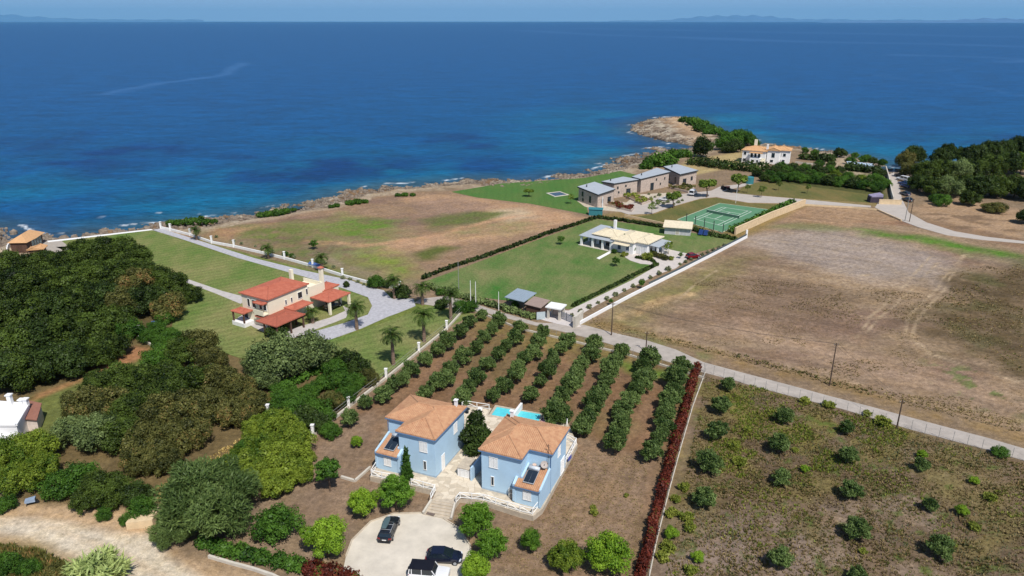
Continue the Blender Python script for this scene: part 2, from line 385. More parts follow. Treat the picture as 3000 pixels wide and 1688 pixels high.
# dirt road, lower left
paint([(-200,1270),(60,1262),(300,1300),(390,1300),(440,1400),(600,1449),(760,1500),(760,1700),(-200,1700)], c3(186,158,126), 2, 3)
paint([(-200,1285),(0,1302),(133,1316),(267,1349),(384,1349),(420,1400),(480,1445),(560,1500),(400,1500),(310,1449),(207,1413),(150,1396),(67,1356),(0,1342),(-200,1330)], c3(212,198,176), 1.6, 1.5, 0.95)
pline([(-100,1300),(130,1330),(300,1395),(440,1470)], c3(196,176,150), 0.5, 0.8, 1, 0.8)
paint([(-200,1350),(0,1350),(90,1375),(180,1415),(250,1449),(300,1600),(-200,1600)], c3(132,116,78), 2, 3, 0.9, noise=0.6)
# red villa plot base, beach hut plot
paint([(140,600),(380,575),(480,600),(860,700),(1060,760),(1180,790),(940,940),(700,860),(540,800),(370,650),(230,610)], c3(112,122,62), 1, 0)
paint([(0,600),(120,595),(140,620),(60,650),(0,650)], c3(186,166,140), 2, 2)
# fine streaks left by mowing and ploughing, along the lane in the big field and along the rows in the grove
la = P(1700,1010); lb = P(3000,1353); an = atan2(lb[1]-la[1], lb[0]-la[0])
def streak(poly, ang_, amt, f1=0.04, f2=1.1, s=501):
    global GC
    u = X*cos(ang_)+Y*sin(ang_); v = -X*sin(ang_)+Y*cos(ang_)
    d = soft(sdist(X, Y, PL(poly, 0, A25))-2, 4); n_ = fbm(u*f1/f2, v, f2, 3, s)-0.5
    GC = GC*(1+amt*2*n_*d)[..., None]
streak(F1, an+0.12, 0.32); streak(F1, an-0.2, 0.16, 0.03, 0.5, 511)
streak(F2, radians(25), 0.16, 0.05, 0.7, 521); streak(GV, radians(68), 0.22, 0.05, 1.2, 531)
# general mottling
GC *= (0.78+0.44*N2)[..., None]; GC *= (0.9+0.2*N1)[..., None]; GC *= (0.9+0.2*fbm(X, Y, 1.3, 2, 401))[..., None]

# ---- height: flat land, broken rocky shore
D = sdist(X, Y, LAND)
W1 = np.clip((X+40)/80, 0, 1)
shore_w = 16+8*fbm(X, Y, 0.03, 3, 41)
rk = fbm(X, Y, 0.16, 5, 141); rk2 = fbm(X, Y, 0.6, 3, 151); step = np.floor(rk*9)/9
t = np.clip(D/shore_w, 0, 1)
Z = SEA-0.5 + (0.0-(SEA-0.5))*(t**0.8)
rocky = np.clip((1-t)*1.6, 0, 1)*np.clip((D+6)/6, 0, 1)
Z = Z + rocky*((step-0.48)*3.4+(rk2-0.5)*0.9)
pen = PL([(1560,320),(1720,285),(1800,330),(1790,372),(1740,380),(1560,345)], SEA, A25)
dp = sdist(X, Y, pen); pm = soft(dp, 14)*np.clip(D/4+0.3, 0, 1)
Z = Z*(1-pm) + pm*(SEA+0.2+np.clip(D/22, 0, 1)*1.8+(step-0.45)*2.6+(rk2-0.5)*0.6)
rocky = np.maximum(rocky, pm)
Z = np.where(D < 0, np.minimum(Z, SEA-0.2+np.clip(D/10, -1, 0)*4)+np.where((D > -7), np.clip(step-0.56, 0, 1)*6*(1+D/7), 0), Z)
Z = np.where((D >= shore_w) & (pm < 0.01), 0.0, Z)
F3d = sdist(X, Y, PL(F3, 0, A25)); F1d = sdist(X, Y, PL(F1, 0, A25))
Z = Z + np.where(F3d > 0, soft(F3d-4, 5)*((N2-0.5)*0.5), 0) + np.where(F1d > 0, soft(F1d-6, 8)*((N1-0.5)*0.5), 0)
rc = np.where((rk2+step > 1.02)[..., None], c3(178,166,148), c3(134,118,102)); rc = np.where((rk < 0.46)[..., None], c3(96,82,70), rc)
rc = np.where((fbm(X, Y, 0.1, 3, 77) > 0.62)[..., None], c3(136,110,84), rc)
wet = np.clip(1-(Z-SEA)/0.9, 0, 1); rc = rc*(1-0.55*wet[..., None])
bandm = np.clip((D-shore_w*0.55)/4, 0, 1)*np.clip((shore_w+7+6*(N1-0.5)*4-D)/5, 0, 1)*np.clip((rk2-0.3)*4, 0, 1)*(sdist(X, Y, PL(F2, 0, A25)) < 4)*0.8
bandm = np.maximum(bandm, np.clip((shore_w+3-D)/4, 0, 1)*0.7)
GC = GC*(1-bandm[..., None])+c3(184,166,142)*bandm[..., None]
mk = np.clip(rocky*1.8, 0, 1)
GC = GC*(1-mk[..., None])+rc*mk[..., None]
sand = soft(dp-3, 10)*np.clip((X-PL([(1690,330)], 0, A25)[0][0])/12, 0, 1)
GC = GC*(1-0.7*sand[..., None])+c3(196,164,132)*0.7*sand[..., None]

gm = bpy.data.materials.new('ground'); gm.use_nodes = True; n = gm.node_tree.nodes; l = gm.node_tree.links
b = n['Principled BSDF']; b.inputs['Roughness'].default_value = 0.95; b.inputs['Specular IOR Level'].default_value = 0.1
at = n.new('ShaderNodeAttribute'); at.attribute_name = 'tone'
tc = n.new('ShaderNodeTexCoord')
def noise_node(scale, det, src='Object', rough=0.7):
    z_ = n.new('ShaderNodeTexNoise'); z_.inputs['Scale'].default_value = scale; z_.inputs['Detail'].default_value = det
    z_.inputs['Roughness'].default_value = rough; l.new(tc.outputs[src], z_.inputs['Vector']); return z_
z1 = noise_node(1.1, 8); z2 = noise_node(4.5, 4); z3 = noise_node(0.25, 5)
r1 = n.new('ShaderNodeMapRange'); r1.inputs[1].default_value = 0.3; r1.inputs[2].default_value = 0.7; r1.inputs[3].default_value = 0.6; r1.inputs[4].default_value = 1.35
l.new(z1.outputs['Fac'], r1.inputs[0])
r2 = n.new('ShaderNodeMapRange'); r2.inputs[1].default_value = 0.3; r2.inputs[2].default_value = 0.7; r2.inputs[3].default_value = 0.75; r2.inputs[4].default_value = 1.2
l.new(z2.outputs['Fac'], r2.inputs[0])
mm = n.new('ShaderNodeMath'); mm.operation = 'MULTIPLY'; l.new(r1.outputs[0], mm.inputs[0]); l.new(r2.outputs[0], mm.inputs[1])
vm = n.new('ShaderNodeVectorMath'); vm.operation = 'SCALE'; l.new(at.outputs['Color'], vm.inputs[0]); l.new(mm.outputs[0], vm.inputs['Scale'])
tm = n.new('ShaderNodeMix'); tm.data_type = 'RGBA'; tm.blend_type = 'MULTIPLY'; tm.inputs[7].default_value = (1.04, 1.0, 0.9, 1)
r3 = n.new('ShaderNodeMapRange'); r3.inputs[1].default_value = 0.45; r3.inputs[2].default_value = 0.65; l.new(z3.outputs['Fac'], r3.inputs[0]); l.new(r3.outputs[0], tm.inputs[0])
l.new(vm.outputs[0], tm.inputs[6]); l.new(tm.outputs[2], b.inputs['Base Color'])
bp = n.new('ShaderNodeBump'); bp.inputs['Strength'].default_value = 0.7; bp.inputs['Distance'].default_value = 0.25
l.new(z1.outputs['Fac'], bp.inputs['Height']); l.new(bp.outputs[0], b.inputs['Normal'])
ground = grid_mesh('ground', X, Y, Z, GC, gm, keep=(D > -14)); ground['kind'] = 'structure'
GX, GY, GZ = X, Y, Z

# ---- sea
XS, YS = fan_grid(55, 1200, 1.007, 2.6, 460)
DS = sdist(XS, YS, LAND)
S1 = fbm(XS, YS, 0.02, 4, 201); S2 = fbm(XS, YS, 0.06, 4, 211)
DEEP = c3(0,95,160,0.54); MID = c3(0,98,156,0.54); TURQ = c3(0,122,160,0.6); GRASS = c3(0,66,134,0.5); SHAL = c3(74,92,94,0.55)
cs = np.empty(XS.shape+(3,)); cs[:] = DEEP
def mixs(m, c):
    global cs
    cs = cs*(1-m[..., None])+c*m[..., None]
off = -DS
mixs(np.clip(1-off/330, 0, 1)*(0.4+0.9*S1).clip(0, 1), MID)
mixs(np.clip(1-off/110, 0, 1)*np.clip((S1-0.36)*4, 0, 1)*0.8, TURQ)
def blob(cx, cy, rx, ry, c, amt=1.0, ang=0.0):
    x0, y0 = P(cx*1.165, cy*1.165, SEA); xa, _ = P((cx+rx)*1.165, cy*1.165, SEA); _, yb = P(cx*1.165, (cy-ry)*1.165, SEA); 
    sx = abs(xa-x0); sy = abs(yb-y0)
    dx = (XS-x0)+(S2-0.5)*sx*0.9; dy = (YS-y0)+(S1-0.5)*sy*1.6
    dd = np.sqrt((dx*cos(ang)+dy*sin(ang))**2/sx**2+(-dx*sin(ang)+dy*cos(ang))**2/sy**2)
    mixs(np.clip((1.3-dd)/0.75, 0, 1)*np.clip((S2-0.3)*3.2, 0, 1)*amt*0.95, c)
blob(330,385,160,35,GRASS,0.9); blob(110,360,130,30,GRASS,0.6); blob(640,393,75,14,GRASS,0.85); blob(860,412,220,22,GRASS,0.9); blob(760,445,180,18,GRASS,0.85)
blob(230,440,120,14,GRASS,0.6); blob(680,478,110,12,GRASS,0.7); blob(950,420,150,24,GRASS,0.6); blob(1180,355,100,22,GRASS,0.85); blob(1240,420,110,16,GRASS,0.7); blob(1330,372,70,10,GRASS,0.4); blob(1560,345,60,12,TURQ,0.4)
blob(2130,345,150,16,GRASS,0.45); blob(2450,350,180,16,GRASS,0.55); blob(1700,440,10,5,SHAL,0.5)
blob(60,470,180,40,TURQ,0.5); blob(480,440,110,26,TURQ,0.55); blob(420,490,180,26,TURQ,0.55); blob(800,352,140,12,TURQ,0.3); blob(1180,385,60,9,TURQ,0.4); blob(2250,390,170,22,TURQ,0.5)
mixs(np.clip(1-off/16, 0, 1)*(0.55+0.6*(S2-0.4)), SHAL)
fo = np.clip(1-np.abs(off-1.6-1.6*(S2-0.5)*4)/0.9, 0, 1)*np.clip((fbm(XS, YS, 0.12, 3, 231)-0.56)*9, 0, 1)
mixs(fo, c3(225,230,232))
blob(252,546,9,2.2,c3(235,240,242),0.9); blob(400,536,8,1.6,c3(235,240,242),0.8); blob(505,537,5,1.0,c3(235,240,242),0.7)
cs *= (0.9+0.2*S2)[..., None]
rough = np.zeros(XS.shape)  # slick mask: drives a painted sky sheen in the colour, not the roughness
def slick(pts, wpx, amt):
    global rough
    ln = PL(pts, SEA, A25); wm = [wpx*1.165/ppm(p[0]*1.165, p[1]*1.165, SEA) for p in pts]
    d = ldist(XS+(S2-0.5)*20, YS+(S1-0.5)*30, ln)
    rough = np.maximum(rough, np.clip(1-d/(sum(wm)/len(wm)), 0, 1)*amt)
slick([(260,238),(400,210),(500,198),(560,190),(600,165),(640,140)], 26, 0.8)
slick([(2180,188),(2330,206),(2450,218),(2575,243)], 9, 0.6); slick([(2180,190),(2300,184),(2420,172)], 7, 0.5); slick([(2120,183),(2200,189)], 6, 0.4)
wm_ = bpy.data.materials.new('sea'); wm_.use_nodes = True; n = wm_.node_tree.nodes; l = wm_.node_tree.links
b = n['Principled BSDF']; b.inputs['IOR'].default_value = 1.333; b.inputs['Specular IOR Level'].default_value = 0.10
at = n.new('ShaderNodeAttribute'); at.attribute_name = 'tone'; a2 = n.new('ShaderNodeAttribute'); a2.attribute_name = 'slick_sheen'
tc = n.new('ShaderNodeTexCoord'); mp = n.new('ShaderNodeMapping'); mp.inputs['Scale'].default_value = (0.8, 2.0, 1); mp.inputs['Rotation'].default_value = (0, 0, radians(12)); l.new(tc.outputs['Object'], mp.inputs[0])
def nn(scale, det, r=0.6):
    z_ = n.new('ShaderNodeTexNoise'); z_.inputs['Scale'].default_value = scale; z_.inputs['Detail'].default_value = det; z_.inputs['Roughness'].default_value = r
    l.new(mp.outputs[0], z_.inputs['Vector']); return z_
w1 = nn(0.3, 6, 0.7); w2 = nn(0.035, 4)
wr = n.new('ShaderNodeMapRange'); wr.inputs[1].default_value = 0.3; wr.inputs[2].default_value = 0.7; wr.inputs[3].default_value = 0.5; wr.inputs[4].default_value = 1.5
l.new(w1.outputs['Fac'], wr.inputs[0])
wr2 = n.new('ShaderNodeMapRange'); wr2.inputs[1].default_value = 0.3; wr2.inputs[2].default_value = 0.7; wr2.inputs[3].default_value = 0.78; wr2.inputs[4].default_value = 1.24
l.new(w2.outputs['Fac'], wr2.inputs[0])
mu = n.new('ShaderNodeMath'); mu.operation = 'MULTIPLY'; l.new(wr.outputs[0], mu.inputs[0]); l.new(wr2.outputs[0], mu.inputs[1])
vs_ = n.new('ShaderNodeVectorMath'); vs_.operation = 'SCALE'; l.new(at.outputs['Color'], vs_.inputs[0]); l.new(mu.outputs[0], vs_.inputs['Scale'])
sm_ = n.new('ShaderNodeMix'); sm_.data_type = 'RGBA'; sm_.inputs[7].default_value = K(60,120,182,0.6); l.new(a2.outputs['Fac'], sm_.inputs[0]); l.new(vs_.outputs[0], sm_.inputs[6])  # slicks mix to paler blue, painting in the sky that smooth water reflects
l.new(sm_.outputs[2], b.inputs['Base Color']); b.inputs['Roughness'].default_value = 0.35
bp = n.new('ShaderNodeBump'); bp.inputs['Strength'].default_value = 0.5; bp.inputs['Distance'].default_value = 0.5
l.new(w1.outputs['Fac'], bp.inputs['Height']); l.new(bp.outputs[0], b.inputs['Normal'])
sea = grid_mesh('sea', XS, YS, np.full(XS.shape, SEA), cs, wm_, keep=(DS < 6), extra=rough); sea['kind'] = 'structure'
# open sea out to the horizon, one continuous fan beyond the coastal water
XO, YO = fan_grid(float(YS[-1, 0]), 95000, 1.018, 2.6, 300)
O1 = fbm(XO, YO, 0.0016, 4, 301); co_ = np.empty(XO.shape+(3,)); co_[:] = DEEP
rough = np.zeros(XO.shape); XS, YS, S1, S2 = XO, YO, fbm(XO, YO, 0.002, 3, 305), fbm(XO, YO, 0.004, 3, 309)  # rough: the painted sheen mask again, for the open sea
def slick2(pts, hw, amt):
    global rough
    ln = PL(pts, SEA, A25); lx = np.array(ln)
    # compare in bearing and log distance so the band keeps an even breadth along the sea
    u = XO/YO; v = np.log(YO); lu = [(p[0]/p[1], math.log(p[1])) for p in ln]
    d = ldist(u*2+(S2-0.5)*0.02, v+(S1-0.5)*0.15, [(a*2, c_) for a, c_ in lu])
    rough = np.maximum(rough, np.clip(1-d/hw, 0, 1)*amt)
slick2([(1300,76),(1500,88),(1700,95),(1900,101),(2200,108),(2575,118)], 0.05, 0.5)
slick2([(1350,70),(1700,76),(2100,84),(2575,92)], 0.07, 0.35)
slick2([(2400,175),(2480,165),(2575,152)], 0.07, 0.6); slick2([(2250,136),(2450,140),(2600,150)], 0.03, 0.5)
sea2 = grid_mesh('open_sea', XO, YO, np.full(XO.shape, SEA), co_, wm_, extra=rough); sea2['kind'] = 'structure'

# far coast: low land on the horizon, distance haze painted in as blue
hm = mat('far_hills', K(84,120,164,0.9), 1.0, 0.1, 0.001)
def hills(name, x0, x1, Yd, hfun, m_=hm):
    mb = MB(); nx = 90; rows = []
    for j, (fy, fh) in enumerate(((0, 0), (0.35, 0.6), (0.6, 1.0), (1, 0.0))):
        rows.append([((x0+(x1-x0)*i/nx-1500)/FPX*(Yd*(1+0.12*fy))*1.06, Yd*(1+0.12*fy), SEA-1+fh*hfun(i/nx)*(1+0.15*math.sin(i*1.7+j))) for i in range(nx+1)])
    vs = [p for r in rows for p in r]; fs = []
    for j in range(3):
        for i in range(nx): a = j*(nx+1)+i; fs.append((a, a+1, a+nx+2, a+nx+1))
    mb.add(vs, fs); o = mb.build(name, m_, smooth=True); o['kind'] = 'structure'; return o
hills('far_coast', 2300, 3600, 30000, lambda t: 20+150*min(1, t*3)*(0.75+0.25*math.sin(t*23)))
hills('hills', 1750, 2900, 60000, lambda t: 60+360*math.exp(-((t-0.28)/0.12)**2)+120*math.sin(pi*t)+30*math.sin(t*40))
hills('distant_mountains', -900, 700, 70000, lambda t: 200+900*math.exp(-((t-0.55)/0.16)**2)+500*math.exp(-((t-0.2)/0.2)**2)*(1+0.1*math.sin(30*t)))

# sea haze: one closed box of pale air around everything, sky outside
hz = MB(); hz.box(-260000, 260000, -2000, 99000, -12, 1500)
hzm = bpy.data.materials.new('haze'); hzm.use_nodes = True; hn = hzm.node_tree; hn.nodes.clear()
pv = hn.nodes.new('ShaderNodeVolumePrincipled'); pv.inputs['Density'].default_value = HAZE; pv.inputs['Color'].default_value = (0.24, 0.64, 1.0, 1); pv.inputs['Anisotropy'].default_value = 0.0
ho = hn.nodes.new('ShaderNodeOutputMaterial'); hn.links.new(pv.outputs[0], ho.inputs['Volume'])
hzo = hz.build('haze', hzm); hzo['kind'] = 'stuff'
# ------------------------------------------------------------------ roads, paths, lawns (slabs with their own thickness)
def slab(name, pts, z1, m, f=A25, z0=-0.3, kind='structure', zp=0.0):
    mb = MB(); mb.prism(PL(pts, zp, f), z0, z1); o = mb.build(name, m); o['kind'] = kind; return o
S1_ = (0, 0, 1)
m_lane = mat('lane_concrete', K(178,168,158), 0.95, 0.12, 0.5, 0.3, 3)
m_drive = mat('drive_paving', K(184,182,186), 0.9, 0.14, 1.4, 0.4, 6)
m_white = mat('white_paint', K(245,243,239), 0.7, 0.05, 0.8)
m_terr = mat('terrace_stone', K(198,184,164), 0.9, 0.14, 1.3, 0.4, 5)
m_gravel = mat('car_park_gravel', K(216,206,190), 0.95, 0.11, 0.35, 0.6, 12)
m_asph = mat('coast_road', K(186,176,166), 0.95, 0.06, 0.4)
def lawnmat(name, c1, c2, ang=0.0, wscale=0.55, wamt=0.12):
    m = mat(name, c1, 0.95, 0.1, 0.09, 0.4, 5, 0.1, 0, c2, 12, stretch=(1, 0.6, 1))
    n = m.node_tree.nodes; l = m.node_tree.links; b = n['Principled BSDF']
    src = b.inputs['Base Color'].links[0].from_socket
    tc = n.new('ShaderNodeTexCoord'); mp = n.new('ShaderNodeMapping'); mp.inputs['Rotation'].default_value = (0, 0, ang); l.new(tc.outputs['Object'], mp.inputs[0])
    wv = n.new('ShaderNodeTexWave'); wv.inputs['Scale'].default_value = wscale; wv.inputs['Distortion'].default_value = 1.2; wv.inputs['Detail'].default_value = 2
    l.new(mp.outputs[0], wv.inputs['Vector'])
    fz = n.new('ShaderNodeTexNoise'); fz.inputs['Scale'].default_value = 2.2; fz.inputs['Detail'].default_value = 8; l.new(tc.outputs['Object'], fz.inputs['Vector'])
    r0 = n.new('ShaderNodeMapRange'); r0.inputs[1].default_value = 0.3; r0.inputs[2].default_value = 0.7; r0.inputs[3].default_value = 0.72; r0.inputs[4].default_value = 1.28; l.new(fz.outputs['Fac'], r0.inputs[0])
    r = n.new('ShaderNodeMapRange'); r.inputs[3].default_value = 1-wamt; r.inputs[4].default_value = 1+wamt; l.new(wv.outputs['Fac'], r.inputs[0])
    mu = n.new('ShaderNodeMath'); mu.operation = 'MULTIPLY'; l.new(r.outputs[0], mu.inputs[0]); l.new(r0.outputs[0], mu.inputs[1])
    sc2 = n.new('ShaderNodeVectorMath'); sc2.operation = 'SCALE'; l.new(src, sc2.inputs[0]); l.new(mu.outputs[0], sc2.inputs['Scale'])
    l.new(sc2.outputs[0], b.inputs['Base Color']); return m
m_lawn1 = lawnmat('villa_lawn', K(146,138,92,0.86), K(86,118,50,0.86), radians(55), 0.14, 0.08)
m_lawn2 = lawnmat('white_house_lawn', K(66,114,46,0.85), K(138,132,90,0.85), radians(20), 0.13, 0.03)
m_lawn3 = lawnmat('estate_lawn', K(72,116,54,0.85), K(100,120,64,0.85), 0, 0.13, 0.03)
m_lawn4 = lawnmat('dry_estate_lawn', K(128,112,70,0.88), K(86,96,52,0.88), 0, 0.13, 0.03)
# red villa: lawns first (lowest), paving above
slab('villa_lawn', [(140,607),(175,604),(380,578),(560,640),(860,717),(935,757),(935,780),(880,822),(845,853),(1000,800),(1075,770),(1195,790),(1125,824),(1052,882),(975,940),(940,960),(760,915),(600,900),(540,880),(430,840),(440,780),(470,700),(400,690),(360,645),(245,622),(160,625)], 0.05, m_lawn1)
m_path = mat('pale_path', K(194,187,182), 0.9, 0.1, 1.0)
slab('driveway', [(385,579),(405,575),(520,612),(640,650),(760,680),(880,705),(925,722),(965,731),(985,752),(1040,752),(1045,770),(1000,788),(975,797),(910,826),(830,855),(770,852),(735,850),(745,842),(800,832),(870,812),(925,792),(936,770),(925,748),(860,725),(760,695),(600,650),(470,606)], 0.09, m_drive)
slab('footpath', [(455,700),(470,702),(560,733),(625,750),(605,765),(545,740),(455,706)], 0.09, m_path)
slab('kerb_path', [(140,622),(180,620),(215,618),(215,624),(160,630)], 0.10, m_path)
slab('sea_path', [(118,607),(380,577),(385,579),(122,610)], 0.12, m_white)
slab('hut_yard', [(80,655),(75,610),(150,603),(175,622),(140,640),(110,650)], 0.10, mat('hut_paving', K(176,166,154), 0.9, 0.1))
slab('villa_apron', [(598,800),(612,792),(700,835),(735,828),(830,800),(868,783),(862,770),(880,778),(870,800),(840,812),(770,838),(770,852),(735,850),(690,848),(640,825)], 0.11, m_path)
# white house plot
slab('house_lawn', [(1060,712),(1215,655),(1340,608),(1500,551),(1660,573),(1850,604),(1862,606),(1735,640),(1655,690),(1435,778),(1290,758),(1180,745),(1120,735)], 0.05, m_lawn2)
slab('house_driveway', [(1560,640),(1610,615),(1670,625),(1735,640),(1725,655),(1700,675),(1655,690),(1500,768),(1460,792),(1440,806),(1400,800),(1350,800),(1365,790),(1395,780),(1430,782),(1590,705),(1655,668),(1610,664),(1585,656)], 0.10, mat('cream_paving', K(206,196,188), 0.9, 0.08, 1.0))
slab('lawn_path', [(1500,650),(1545,626),(1550,629),(1507,653)], 0.10, m_white)
# lanes
slab('concrete_lane', [(1040,762),(1060,752),(1120,745),(1180,760),(1250,783),(1350,812),(1470,818),(1520,832),(1630,858),(1700,880),(1770,912),(1950,960),(2018,978),(2083,996),(2184,1022),(2283,1049),(2384,1076),(2483,1102),(2575,1129),(2900,1215),(2900,1255),(2575,1159),(2483,1132),(2384,1106),(2283,1079),(2217,1059),(2117,1029),(2037,1009),(1970,992),(1874,966),(1850,958),(1760,935),(1640,898),(1500,856),(1430,838),(1350,820),(1200,782),(1130,775)], 0.07, m_lane)
slab('gate_forecourt', [(1345,800),(1362,797),(1400,800),(1440,806),(1462,822),(1445,824),(1400,815)], 0.085, mat('forecourt', K(206,198,194), 0.9, 0.05))
slab('coast_road', [(2232,440),(2248,434),(2262,470),(2268,500),(2285,535),(2330,560),(2400,582),(2480,596),(2575,607),(2800,625),(2800,640),(2575,613),(2470,604),(2380,592),(2310,572),(2270,557),(2200,522),(2210,508),(2245,512),(2240,480),(2232,455)], 0.07, m_asph)
slab('estate_road', [(1545,528),(1600,505),(1700,490),(1790,480),(1880,490),(1900,492),(2000,500),(2190,518),(2190,522),(2020,513),(1880,510),(1800,496),(1760,500),(1690,520),(1640,538),(1580,540)], 0.09, m_asph)
slab('estate_branch_road', [(1785,482),(1810,470),(1890,460),(1892,464),(1830,478),(1800,490)], 0.085, m_asph)
slab('estate_lawn', [(1135,483),(1260,462),(1470,448),(1560,430),(1600,440),(1590,470),(1470,500),(1480,540),(1330,512),(1200,497)], 0.05, m_lawn3)
slab('dry_lawn', [(1690,522),(1760,502),(1800,498),(1880,512),(2000,516),(1930,545),(1860,590),(1800,580),(1650,560),(1600,546),(1650,538)], 0.05, m_lawn4)
slab('far_lawn', [(1900,460),(1930,455),(2190,490),(2190,510),(2000,498),(1850,486),(1870,470)], 0.05, m_lawn4)
slab('estate_courtyard', [(1575,510),(1600,490),(1690,485),(1720,495),(1650,520),(1580,535),(1500,528),(1470,520),(1450,505),(1500,500)], 0.075, m_terr)
# tennis court
m_court = mat('court_green', K(92,138,104), 0.9, 0.06, 0.4)
ct = [P(2109,596), P(2252,615), P(2116,682), P(1984,644)]
tc_ = thing('tennis_court', 'green hard tennis court with white lines and a net beside the tan boundary wall', 'tennis court', (ct[3][0], ct[3][1], 0))
mb = MB(); mb.prism([ct[0], ct[1], ct[2], ct[3]], -0.2, 0.10); mb.build('court_surface', m_court, tc_)
def bil(u, v):   # u across (short side), v along
    a = [ct[0][i]*(1-u)+ct[1][i]*u for i in (0, 1)]; c_ = [ct[3][i]*(1-u)+ct[2][i]*u for i in (0, 1)]
    return (a[0]*(1-v)+c_[0]*v, a[1]*(1-v)+c_[1]*v)
mb = MB(); WLn = 0.10/17; WLm = 0.12/36.6
def cline(u0, v0, u1, v1):
    a = bil(u0, v0); c_ = bil(u1, v1); mb.bar((a[0], a[1], 0.103), (c_[0], c_[1], 0.103), 0.14, 0.012)
u0, u1, v0, v1 = 0.2, 0.8, 0.17, 0.83; su0, su1 = 0.275, 0.725; q0, q1 = 0.325, 0.675
for q in ((u0,v0,u0,v1),(u1,v0,u1,v1),(u0,v0,u1,v0),(u0,v1,u1,v1),(su0,v0,su0,v1),(su1,v0,su1,v1),(su0,q0,su1,q0),(su0,q1,su1,q1),(0.5,q0,0.5,q1)): cline(*q)
mb.build('court_line', m_white, tc_)
m_net = mat('net_grey', K(84,118,100), 0.9); a = bil(0.16, 0.5); c_ = bil(0.84, 0.5)
mb = MB(); mb.bar((a[0],a[1],0.62), (c_[0],c_[1],0.62), 0.02, 0.78); mb.build('net', m_net, tc_)
mb = MB(); mb.bar((a[0],a[1],1.08), (c_[0],c_[1],1.08), 0.05, 0.08); mb.build('net_tape', m_white, tc_)
for q in (a, c_):
    mb = MB(); mb.tube((q[0],q[1],0.1), (q[0],q[1],1.2), 0.07); mb.build('net_post', mat('dark_metal', K(54,58,60), 0.5, 0.05), tc_)
mb = MB()
for q, r in ((ct[0], ct[1]), (ct[3], ct[0]), (ct[2], ct[3]), (ct[1], ct[2])): mb.bar((q[0],q[1],0.07), (r[0],r[1],0.07), 0.2, 0.14)
mb.build('kerb', mat('court_kerb', K(206,200,176), 0.9), tc_)
for k in range(6):
    q = (ct[3][0]*(1-k/5)+ct[2][0]*k/5, ct[3][1]*(1-k/5)+ct[2][1]*k/5)
    if k > 0: 
        mb = MB(); mb.tube((q[0],q[1]-0.6,0), (q[0],q[1]-0.6,3.0), 0.12); mb.build('fence_post', MATS['dark_metal'], tc_)
# car park
cp = [(870,1400),(885,1360),(932,1313),(990,1293),(1060,1291),(1115,1305),(1155,1330),(1182,1372),(1190,1420),(1180,1500),(1160,1560),(880,1560),(860,1450)]
slab('car_park', cp, 0.05, m_gravel)
mb = MB(); pw = PL(cp, 0, A25)
for i in range(9):
    if i != 4: mb.bar((pw[i][0],pw[i][1],0.05), (pw[i+1][0],pw[i+1][1],0.05), 0.16, 0.24)
k_ = mb.build('stone_kerb', m_terr); k_['kind'] = 'structure'
